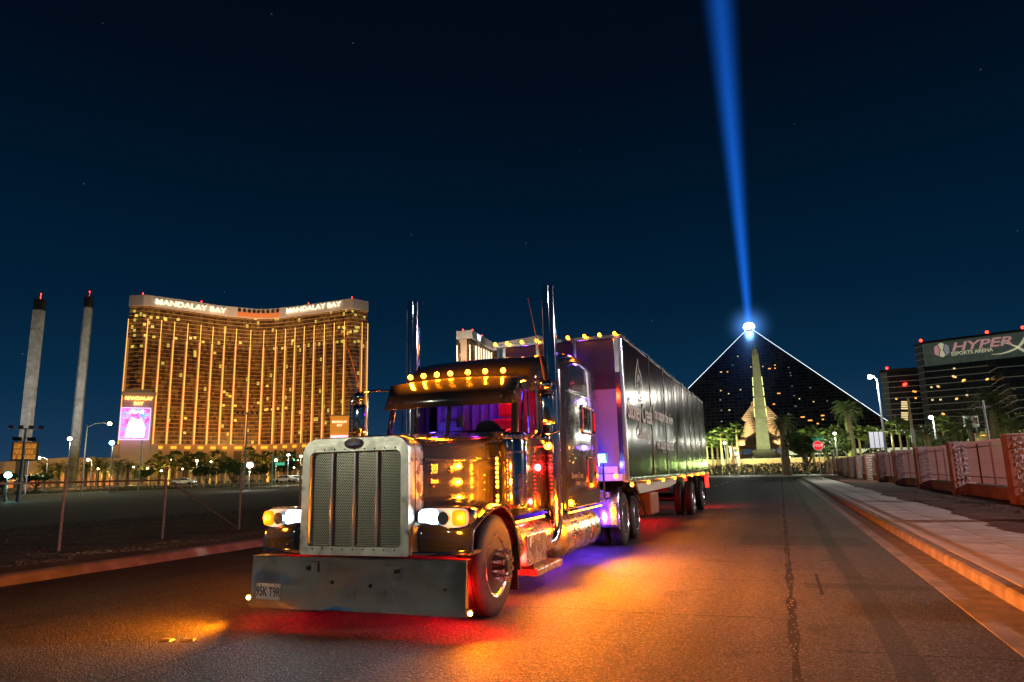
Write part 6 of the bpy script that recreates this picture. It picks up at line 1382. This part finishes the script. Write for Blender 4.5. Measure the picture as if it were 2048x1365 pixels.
for s in (-1, 1):
    w = MB()
    for k in range(34): y = 3.85+k*.064; w.sphere((s*1.222, y, 2.72+.01*k*.2), .007, 6, 4)
    for k in range(14): w.sphere((s*1.22, 5.88, 1.0+k*.16), .007, 6, 4)
    tag(w.build('sleeper_rivets', chrome, sl, True), kind='stuff')
    w = MB(); w.box(s*1.2205, s*1.226, 3.8, 5.95, 2.70, 2.706); w.build('sleeper_seam', chrome, sl)
    w = MB(); w.box(s*1.2205, s*1.226, 5.70, 5.706, 2.72, 3.12); w.build('sleeper_seam', chrome, sl)
    def frame(y0, y1, z0, z1, r, name, m, th=.018, fill=None, fillname='pane'):
        o = rrect((y1-y0)/2, (y1-y0)/2, z0, z1, r, r, 4); yc = (y0+y1)/2; q = MB(); q.tube([(s*1.226, yc+a, b) for a, b in o]+[(s*1.226, yc+o[0][0], o[0][1])], th, 8); f = q.build(name, m, TR, True)
        if fill: q = MB(); q.prism([(yc+a*.97, z0+(b-z0)*.99) for a, b in o], s*1.222, s*1.229, 'x'); q.build(fillname, fill, f)
        return f
    f = frame(4.76, 5.60, 2.10, 2.54, .07, 'sleeper_window', chrome, .022, mat('sleeper_window_glass', (.008, .008, .01), .05), 'pane')
    q = MB(); q.box(s*1.229, s*1.236, 5.17, 5.185, 2.13, 2.52); q.build('window_divider', chrome, f)
    for y0_ in (4.775, 5.585): q = MB(); q.box(s*1.228, s*1.25, y0_-.012, y0_+.012, 2.16, 2.48); q.build('gasket', red_g, f, bevel=.004)
    f = frame(5.0, 5.60, 1.18, 1.71, .06, 'luggage_door', chrome, .009, paint, 'door_panel')
    for y0_ in (5.02, 5.58): q = MB(); q.box(s*1.228, s*1.243, y0_-.009, y0_+.009, 1.22, 1.68); q.build('gasket', red_g, f, bevel=.003)
    q = MB(); q.box(s*1.23, s*1.25, 5.51, 5.56, 1.41, 1.47); q.build('latch', chrome, f, bevel=.004)
    # script on the side
    if s > 0:
        Mt = lambda y, z: Matrix.Translation((1.226, y, z)) @ Matrix.Rotation(PI/2, 4, 'Z') @ Matrix.Rotation(PI/2, 4, 'X')
        dm = mat('dull_silver_lettering', (.30, .26, .22), .5, .4)
        split_words(text('side_lettering', 'Stoney Creek', dm, .13, sl, Mt(4.35, 1.42), ext=.001, shear=.3), 2, Vector((0, 1, 0))); text('side_lettering', 'CABINS', dm, .08, sl, Mt(4.35, 1.30), ext=.001); text('side_lettering', 'MO', dm, .07, sl, Mt(4.35, 1.17), ext=.001) if False else None
    # LED strip under the sleeper, then under the cab
    q = MB(); q.box(s*1.215, s*1.235, 3.70, 5.90, .885, .905); st = q.build('led_strip', chrome, TR)
    led_me = None
    for k in range(29):
        if led_me is None: q = MB(); q.sphere((0, 0, 0), .0105, 8, 5); led_me = q.build('led', amb_d, st, True, loc=(s*1.242, 3.74+k*.075, .893))
        else: share(led_me, st, (s*1.242, 3.74+k*.075, .893))
    q = MB(); q.box(s*1.13, s*1.15, 1.66, 2.84, .90, .92); st = q.build('led_strip', chrome, TR)
    for k in range(10): share(led_me, st, (s*1.158, 1.72+k*.115, .91)).scale = (1.5,)*3
    for k in range(3): lamp('strip_light', (s*1.34, 4.0+k*.8, .92), 800*(1 if s > 0 else .08), (1, .23, .003), TR, .05, spot=145, aim=(s*3.2, 4.0+k*.8, 0), blend=.6)
    for k in range(2): lamp('strip_light', (s*1.36, 2.0+k*.55, .96), 620*(1 if s > 0 else .08), (1, .23, .003), TR, .05, spot=145, aim=(s*3.2, 1.6+k*.55, 0), blend=.6); lamp('strip_glow', (s*1.75, 1.9+k*.8, 1.0), 80*(1 if s > 0 else .3), (1, .23, .003), TR, .05); lamp('strip_glow', (s*1.75, 4.0+k*1.3, .9), 60*(1 if s > 0 else .3), (1, .23, .003), TR, .05)
    # vertical LED bar on the air cleaner
    q = MB(); q.box(s*.895, s*.915, 1.725, 1.745, 1.13, 1.70); st = q.build('led_bar', chrome, TR)
    for k in range(10):
        if k == 2: continue
        share(led_me, st, (s*.905, 1.715, 1.16+k*.0555)).scale = (1.7,)*3
    for k in range(3): lamp('bar_light', (s*1.0, 1.55, 1.2+k*.2), 50, (1, .23, .003), TR, .03)
    # air cleaner
    ac = MB(); ac.lathe([(.0, 1.06), (.12, 1.06), (.168, 1.10), (.170, 1.86), (.16, 1.90), (.178, 1.91), (.178, 1.95), (.15, 1.985), (0, 2.0)], 32); a_ = ac.build('air_cleaner', chrome, TR, True, loc=(s*1.02, 2.0, 0), auto=35)
    for z in (1.30, 1.46, 1.74): q = MB(); q.lathe([(.171, z-.014), (.178, z-.012), (.178, z+.012), (.171, z+.014)], 32); q.build('strap_band', chrome, a_, True)
    q = MB()
    for k in range(26): an = 2*PI*k/26; q.box(-.006, .006, -.002, .006, 1.912, 1.95, Matrix.Rotation(an, 4, 'Z') @ Matrix.Translation((0, .179, 0)))
    tag(q.build('intake_louvres', blackp, a_), kind='stuff')
    q = MB(); q.tube([(s*.98, 1.98, 1.6), (s*.72, 2.05, 1.6)], .07, 12); q.build('intake_pipe', chrome, TR, True)
    # exhaust stack with elbow
    ex = MB(); pts = [(s*.45, 3.0, .72), (s*.78, 3.02, .58), (s*1.0, 3.08, .52), (s*1.10, 3.22, .55), (s*1.13, 3.35, .70), (s*1.135, 3.39, .95), (s*1.135, 3.39, 1.4), (s*1.135, 3.39, 2.66)]
    P_ = spline([Vector(p) for p in pts], 5); ex.tube(P_, .098, 24, False); e_ = ex.build('exhaust_elbow', chrome, TR, True)
    ex = MB(); ex.lathe([(.100, 2.64), (.100, 4.22), (.094, 4.225), (.094, 3.9)], 32); e_ = ex.build('exhaust_stack', stackc, TR, True, loc=(s*1.135, 3.39, 0))
    for z in (2.66, 1.62): q = MB(); q.lathe([(.101, z-.02), (.109, z-.018), (.109, z+.018), (.101, z+.02)], 28); q.build('clamp', chrome, e_, True)
    q = MB(); q.box(s*1.03, s*1.12, 3.50, 3.54, 1.0, 2.9); q.build('stack_bracket', chrome, TR, bevel=.006)
    # red lit guard strip between door and stack
    q = MB(); q.box(s*1.12, s*1.14, 3.255, 3.275, 1.10, 1.78); rs = q.build('red_led_strip', chrome, TR)
    for k in range(11): q = MB(); q.sphere((s*1.13, 3.245, 1.15+k*.056), .010, 7, 5); q.build('led', red_l, rs, True)
    lamp('red_guard_light', (s*1.06, 3.2, 1.55), (10)*5, (1, .01, .01), TR, .05); lamp('red_guard_light', (s*1.02, 2.75, 1.1), (6)*5, (1, .01, .01), TR, .05)
    # cab side signal
    q = MB(); q.lathe([(.0, -.03), (.04, -.025), (.052, 0), (.052, .03), (0, .035)], 18, 'y', (s*1.27, 2.66, 1.83)); q.build('side_signal', mat('side_signal_lit', (1, .5, .1), .3, emis=(1, .36, .03), es=7), TR, True)
    q = MB(); q.tube([(s*1.0, 2.7, 1.83), (s*1.24, 2.68, 1.83)], .012, 6); q.build('signal_stalk', chrome, TR, True)
    lamp('side_signal_light', (s*1.3, 2.58, 1.83), (2.5)*8, (1, .3, .02), TR, .03)
    # mirror with tube frame
    xm = s*1.40; ym = 2.28
    q = MB(); o = rrect(.095, .095, 2.09, 2.50, .045, .045, 5)
    q.loft([[(xm+a, ym+.03, b) for a, b in o], [(xm+a, ym-.01, b) for a, b in o], [(xm+a*.86, ym-.05, 2.295+(b-2.295)*.93) for a, b in o], [(xm+a*.45, ym-.07, 2.295+(b-2.295)*.7) for a, b in o]], cap=True); mr = q.build('mirror', chrome, TR, True, auto=50)
    q = MB(); q.tube(spline([Vector(p) for p in ((s*.97, 2.46, 2.68), (s*1.15, 2.36, 2.69), (xm-s*.16, ym, 2.66), (xm-s*.14, ym, 2.55), (xm-s*.14, ym, 2.1), (xm-s*.17, ym, 2.0), (s*1.12, 2.36, 1.93), (s*1.0, 2.46, 1.92))], 4), .014, 8); q.build('mirror_bracket', chrome, mr, True)
    q = MB(); q.tube(spline([Vector(p) for p in ((s*1.12, 2.36, 2.69), (xm, ym, 2.665), (xm+s*.10, ym, 2.63), (xm+s*.145, ym, 2.52), (xm+s*.145, ym, 2.08), (xm+s*.10, ym, 1.99), (xm-s*.1, ym, 1.97))], 4), .014, 8); q.build('mirror_bracket', chrome, mr, True)
    q = MB(); q.sphere((xm, ym-.02, 2.60), .085, 14, 8, (1, .55, .8)); q.build('convex_mirror', chrome, mr, True)
    q = MB(); q.sphere((xm-s*.05, ym-.02, 1.90), .075, 14, 8, (1, .5, 1)); q.build('convex_mirror', chrome, mr, True)
    q = MB(); q.tube([(xm-s*.02, ym-.02, 2.66), (xm-s*.02, ym-.30, 3.15), (xm-s*.02, ym-.62, 3.62)], [.011, .008, .004], 6); q.build('antenna', mat('copper_antenna', (.5, .25, .12), .3, .8), TR, True)
    # fuel tank
    q = MB(); q.lathe([(0, 3.62), (.25, 3.63), (.315, 3.67), (.325, 3.74), (.325, 5.72), (.315, 5.79), (.25, 5.83), (0, 5.84)], 40, 'y', (s*.915, 0, .555)); tk = q.build('fuel_tank', tankm, TR, True, auto=50)
    for y in (4.05, 4.35, 5.15, 5.45): q = MB(); q.lathe([(.326, y-.03), (.334, y-.028), (.334, y+.028), (.326, y+.03)], 40, 'y', (s*.915, 0, .555)); q.build('tank_strap', chrome, tk, True)
    q = MB(); q.lathe([(.05, 0), (.05, .04), (0, .045)], 16, 'z', (s*.95, 4.7, .875)); q.build('filler_cap', chrome, tk, True)
    # short front tank, step box, step
    q = MB(); q.lathe([(0, 1.98), (.2, 1.99), (.25, 2.03), (.255, 2.1), (.255, 3.3), (0, 3.32)], 32, 'y', (s*.9, 0, .62)); q.build('air_tank', tankm, TR, True, auto=50)
    q = MB(); q.box(s*.80, s*1.17, 2.02, 2.80, .36, .735); sb = q.build('battery_box', alu_box, TR, bevel=.018) if False else q.build('battery_box', tankm, TR, bevel=.018)
    q = MB(); q.box(s*.9, s*1.22, 2.28, 3.38, .205, .30); q.build('step', tankm, TR, bevel=.015)
    q = MB(); q.box(s*.95, s*1.15, 2.30, 2.8, .30, .36); q.build('step_hanger', blackm, TR)
    q = MB(); q.box(s*1.171, s*1.174, 2.10, 2.16, .58, .70); q.build('sticker', mat('blue_sticker', (.2, .25, .6), .5), sb)
    q = MB(); q.box(s*1.0, s*1.18, 3.38, 3.7, .44, .78); 
    # rear fender ahead of the drive tyres
    q = MB(); P_ = [(7.33, .40), (7.34, .75), (7.40, 1.0), (7.55, 1.14), (7.80, 1.20), (8.05, 1.21)]; P_ = smooth2(P_)
    q.loft([[(s*.60, a, b) for a, b in P_], [(s*1.19, a, b) for a, b in P_], [(s*1.235, a+.03, b-.02) for a, b in P_], [(s*1.235, a+.055, b-.04) for a, b in P_]], closed=False); rf = q.build('rear_fender', tankm, TR, True, auto=60); m_ = rf.modifiers.new('solid', 'SOLIDIFY'); m_.thickness = .01
    q = MB(); q.tube([(s*1.237, a+.03, b-.02) for a, b in P_], .014, 6); q.build('fender_edge', chrome, rf, True)
# deck, fifth wheel, work lamp
w = MB(); w.box(-1.0, 1.0, 6.05, 7.28, .90, .96); w.build('deck_plate', tankm, TR, bevel=.01)
for k in range(3): w = MB(); w.box(.55, 1.16, 6.15+k*.4, 6.18+k*.4, .98+.0*k, 1.18-.05*k); w.build('deck_bar', tankm, TR, bevel=.006)
w = MB(); w.lathe([(.5, 1.02), (.5, 1.10), (0, 1.11)], 24, 'z', (0, 8.75, 0)); w.build('fifth_wheel', blackm, TR, True)
w = MB(); w.box(-.6, .6, 6.04, 6.1, 1.0, 2.4); w.build('headache_rack', blackm, TR)
w = MB(); w.box(1.085, 1.265, 6.40, 6.49, 1.62, 1.80); wl = w.build('work_lamp', mat('teal_lamp_body', (.1, .45, .5), .4), TR, bevel=.02)
w = MB(); w.box(1.105, 1.225, 6.385, 6.40, 1.645, 1.78); w.build('work_lens', teal_l, wl)
for x in (1.20, 1.235): w = MB(); w.sphere((x, 6.385, 1.645), .012, 8, 5); w.build('work_led', wht_l, wl)
w = MB(); w.tube([(1.17, 6.45, .96), (1.17, 6.45, 1.62)], .02, 8); w.build('lamp_post', blackm, wl)
lamp('work_light', (1.10, 6.35, 1.60), 10, (.10, .12, 1), TR, .06)
lamp('deck_blue_light', (.85, 6.2, 1.6), 30, (.09, .03, 1), TR, .06)
lamp('deck_low_light', (.75, 6.9, .6), (26)*5, (.13, .03, 1), TR, .05)
lamp('deck_red_light', (1.0, 6.16, 2.95), 6, (1, .06, .01), TR, .06)
lamp('under_purple_light', (.55, 5.2, .25), 40, (.28, .01, 1), TR, .05)
lamp('under_red_light', (-.1, 1.9, .35), 22, (1, .005, .004), TR, .05)
lamp('cab_back_red_light', (.7, 1.75, .35), 9, (1, .005, .004), TR, .05)

# ================================================================== the trailer
TL = thing('box_trailer', 'long black curtain sided trailer with cabin builder lettering and amber lamps', 'trailer', (-3.956, 12.934, 0))
LT = 15.45; ZB, ZT = 1.34, 4.06
curt = mat('black_curtain_vinyl', (.010, .0105, .0105), .6, 0, bump=.005, bscale=.5, nscale=.8, spec=0., coat=.30, coatr=.16)
railm = mat('trailer_rail', (.75, .75, .78), .22, 1, bump=.002, bscale=5)
w = MB(); w.box(-1.27, 1.27, .12, LT-.05, 1.30, 1.36); w.build('floor', blackm, TL)
w = MB(); w.box(-1.28, 1.28, .10, LT-.02, ZT-.03, ZT+.0); w.build('roof', mat('trailer_roof', (.5, .5, .52), .5), TL)
seams = [.06, 3.0, 5.1, 7.0, 8.9, 10.4, 11.7, 13.4, LT-.02]
for s in (-1, 1):
    for k in range(len(seams)-1):
        a, b = seams[k], seams[k+1]; w = MB(); n = 14; rows = []
        for j in range(9):
            z = ZB+.02+(ZT-ZB-.06)*j/8; rows.append([(s*(1.288+.005*math.sin(PI*i/n)*(1+.5*math.sin(k*2.1+z*1.7))+.002*math.sin(i*1.3+k)), a+.012+(b-a-.02)*i/n, z-(0 if j < 8 else .035*math.sin(PI*i/n))) for i in range(n+1)])
        w.loft(rows, closed=False); w.build('curtain_panel', curt, TL, True, auto=70)
        if k: w = MB(); w.box(s*1.285, s*1.302, a-.012, a+.012, ZB+.02, ZT-.03); w.build('curtain_seam', mat('seam_strip', (.16, .17, .17), .35, .3), TL, bevel=.003)
        w = MB(); w.box(s*1.292, s*1.315, (a-.14 if k else a), a+.14, ZT-.06, ZT+.035); w.build('roof_bow_cap', blackp, TL, bevel=.01)
        w = MB(); w.tube([(s*1.30, a+.12+(b-a-.24)*i/8, ZT+.03-.03*math.sin(PI*i/8)) for i in range(9)], .012, 6); w.build('wavy_top_rail', railm, TL, True)  # wavy metal tube along the top edge
    w = MB(); w.box(s*1.2, s*1.305, .02, LT, 1.26, 1.34); br = w.build('side_rail', railm, TL, bevel=.006)
    for k in range(52):
        pass
    w = MB()
    for k in range(60): w.box(s*1.305, s*1.309, .3+k*.25, .3+k*.25+.12, 1.275, 1.325)
    tag(w.build('rail_slots', blackp, br), kind='stuff')
    for k, y in enumerate((.10, 1.86, 3.85, 5.78, 7.69, 9.6, 11.4, 13.1)):
        z = 1.215+.012*k; q = MB(); q.lathe([(0, s*.035), (.02, s*.03), (.032, 0)], 14, 'x'); o = q.build('side_marker', blackp, TL, True, loc=(s*1.31, y, z)); q = MB(); q.sphere((s*.03, 0, 0), .038, 10, 6); q.build('marker_lens', amb_l, o, True)
        if k % 2 == 0 or k < 3: lamp('side_marker_light', (s*1.38, y, z-.02), (260 if k < 5 else 140)*(1 if s > 0 else .2), (1, .23, .003), TL, .03, spot=150, aim=(s*3.2, y, 0), blend=.5)
    q = MB(); q.lathe([(0, s*.03), (.04, 0)], 14, 'x'); o = q.build('rear_side_marker', red_l, TL, True, loc=(s*1.31, LT-.2, 1.27))
    # corner post
    w = MB(); w.prism([(s*1.15, 0), (s*1.25, -.02), (s*1.30, .03), (s*1.305, .12), (s*1.28, .14), (s*1.15, .06)], 1.30, ZT+.02, 'z'); w.build('corner_post', railm, TL, bevel=.008)
# front wall: dark tarpaulin top, pale painted lower panel, ribs
w = MB(); w.box(-1.16, 1.16, .03, .06, 1.30, 3.02); w.build('front_panel', mat('white_front_panel', (.22, .22, .25), .5, noise=.05, nscale=2), TL)
w = MB(); w.box(-1.16, 1.16, .005, .055, 3.025, 3.99); w.build('front_tarp', mat('front_tarp', (.018, .018, .022), .6, noise=.2, nscale=3), TL)
w = MB(); w.box(-1.3, 1.3, -.02, .10, 4.0, 4.075); w.build('front_header', railm, TL, bevel=.008)
for x in (-1.12, -.40, .37): w = MB(); w.box(x-.035, x+.035, -.02, .003, 3.03, 3.99); w.build('front_rib', railm, TL, bevel=.005)
w = MB(); w.box(-1.2, 1.2, -.06, .028, 1.29, 1.42); w.build('front_sill', mat('lilac_sill_panel', (.62, .62, .68), .5), TL, bevel=.01)
text('unit_number', '2', plx, .16, TL, Matrix.Translation((.785, -.065, 1.48)) @ Matrix.Rotation(PI/2, 4, 'X'), ext=.002)
w = MB(); w.box(.6, 1.12, -.04, .028, 1.43, 1.56); w.build('number_panel', mat('lilac_sill_panel', (.62, .62, .68), .5), TL, bevel=.006)
w = MB(); w.lathe([(0, -.03), (.04, 0)], 14, 'y', (1.08, -.06, 1.38)); w.build('front_corner_lamp', amb_l, TL, True)
w = MB(); w.box(1.0, 1.16, -.065, -.061, 1.32, 1.47); w.build('reflector', red_l, TL) if False else None
for k, x in enumerate((-1.30, -1.04, -.72, -.40, .25, .59, .89, 1.19)):
    o = MB(); o.lathe([(0, -.028), (.022, -.02), (.03, 0)], 12, 'y', (0, 0, 0)); q = o.build('top_marker', blackp, TL, True, loc=(x, -.022, 4.085)); o = MB(); o.sphere((0, -.026, 0), .034, 10, 6); o.build('marker_lens', amb_l, q, True)
    if k % 2: lamp('top_marker_light', (x, -.12, 4.10), (2.2)*2, (1, .23, .003), TL, .03)
lamp('front_purple_light', (.4, -.35, 3.75), 3.0, (.35, .05, 1), TL, .04); lamp('front_purple_light', (-.8, -.35, 3.75), 3.0, (.35, .05, 1), TL, .04); [lamp('post_light', (1.32, -.45, z_), 6, (.34, .12, 1), TL, .04) for z_ in (1.9, 2.8, 3.7)]
# chassis, landing gear, boxes, axles
w = MB(); w.box(-.5, -.38, .6, LT-.3, 1.0, 1.28); w.build('main_beam', blackm, TL); w = MB(); w.box(.38, .5, .6, LT-.3, 1.0, 1.28); w.build('main_beam', blackm, TL)
w = MB(); w.prism([(1.9, 1.25), (8.2, 1.25), (8.0, 1.08), (6.6, 1.0), (2.3, .98)], 1.02, 1.06, 'x'); w.build('pallet_rack', mat('galvanised_rack', (.6, .58, .5), .5, .4), TL)
w = MB(); w.box(.62, 1.16, 3.0, 4.1, .48, .96); w.build('tool_box', mat('red_brown_box', (.30, .07, .04), .45, noise=.2, nscale=5), TL, bevel=.02)
for s in (-1, 1):
    w = MB(); w.box(s*.70, s*.84, 2.5, 2.64, .12, 1.28); w.box(s*.62, s*.92, 2.42, 2.72, .1, .14); w.build('landing_leg', blackm, TL, bevel=.008)
w = MB(); w.tube(spline([Vector(p) for p in ((.9, 1.9, 1.2), (1.0, 2.3, .9), (1.05, 2.9, .52), (.9, 3.2, .45))], 4), .018, 6); w.build('air_hose', blackp, TL, True)
for y in (10.75, 13.75):
    for s in (-1, 1): wheel(TL, s*1.22, y, s, 'dual')
    w = MB(); w.tube([(-1, y, .52), (1, y, .52)], .08, 10); w.build('axle', blackm, TL, True)
    w = MB(); w.box(-.5, .5, y-.6, y+.6, .78, 1.0); w.build('suspension', blackm, TL)
for s in (-1, 1): w = MB(); w.box(s*.62, s*1.24, 14.5, 14.52, .3, 1.2); w.build('mud_flap', rubber, TL); w = MB(); w.tube([(s*1.24, 11.6, 1.25), (s*1.24, 11.8, .85)], .03, 6); w.build('flap_stay', railm, TL)
w = MB(); w.box(1.0, 1.28, LT-.02, LT+.02, .75, 1.2); w.build('tail_lamp', red_l, TL); w = MB(); w.box(-1.28, -1.0, LT-.02, LT+.02, .75, 1.2); w.build('tail_lamp', red_l, TL)
w = MB(); w.box(-1.28, 1.28, LT-.03, LT, 1.34, ZT); w.build('rear_door', curt, TL)
lamp('tail_light', (1.1, LT+.2, .9), (45)*5, (1, .006, .004), TL, .06); lamp('under_red_light', (.2, 8.2, .6), (34)*4, (1, .006, .004), TL, .05)
# lettering
Mt = lambda y, z: Matrix.Translation((1.306, y, z)) @ Matrix.Rotation(PI/2, 4, 'Z') @ Matrix.Rotation(PI/2, 4, 'X')
lm = mat('white_vinyl_lettering', (.62, .62, .58), .5, emis=None)
split_words(text('lettering', 'Stoney Creek', lm, .60, TL, Mt(1.62, 2.66), ext=.002, shear=.25, off=.006, sx=.80), 2, Vector((0, 1, 0)))
text('lettering', 'CABINS', lm, .30, TL, Mt(1.75, 2.22), ext=.002, off=.003, sx=1.0, space=1.35)
split_words(text('lettering', 'You supply the view', lm, .42, TL, Mt(4.75, 2.78), ext=.002, shear=.2, off=.004, sx=.92), 4, Vector((0, 1, 0)))
split_words(text('lettering', 'we supply the roof.', lm, .38, TL, Mt(4.85, 2.08), ext=.002, shear=.2, off=.004, sx=.92), 4, Vector((0, 1, 0)))
w = MB()   # flame and cabin mark
def rib(pts, wd, n='x'):
    P_ = spline([Vector((1.306, a, b)) for a, b in pts], 6); m_ = len(P_)
    for i in range(m_-1):
        d = (P_[i+1]-P_[i]).normalized(); nn = Vector((0, -d.z, d.y)); f0 = wd*(.35+.65*math.sin(PI*min(1, (i+.6)/m_))); f1 = wd*(.35+.65*math.sin(PI*min(1, (i+1.6)/m_)))
        w.add([P_[i]-nn*f0, P_[i+1]-nn*f1, P_[i+1]+nn*f1, P_[i]+nn*f0], [(0, 1, 2, 3)])
rib([(1.6, 3.82), (1.45, 3.62), (1.30, 3.45), (1.22, 3.25), (1.28, 3.02), (1.5, 2.93)], .035); rib([(1.6, 3.82), (1.66, 3.62), (1.85, 3.5), (1.98, 3.3), (1.95, 3.08), (1.78, 2.94), (1.5, 2.93)], .035)
rib([(1.5, 3.55), (1.58, 3.42), (1.5, 3.3)], .02); rib([(1.38, 3.28), (1.6, 3.46), (1.84, 3.28)], .022); rib([(1.45, 3.26), (1.45, 3.02)], .02); rib([(1.78, 3.26), (1.78, 3.02)], .02); rib([(1.56, 3.2), (1.56, 3.02)], .018); rib([(1.67, 3.2), (1.67, 3.02)], .018)
w.build('flame_logo', lm, TL)
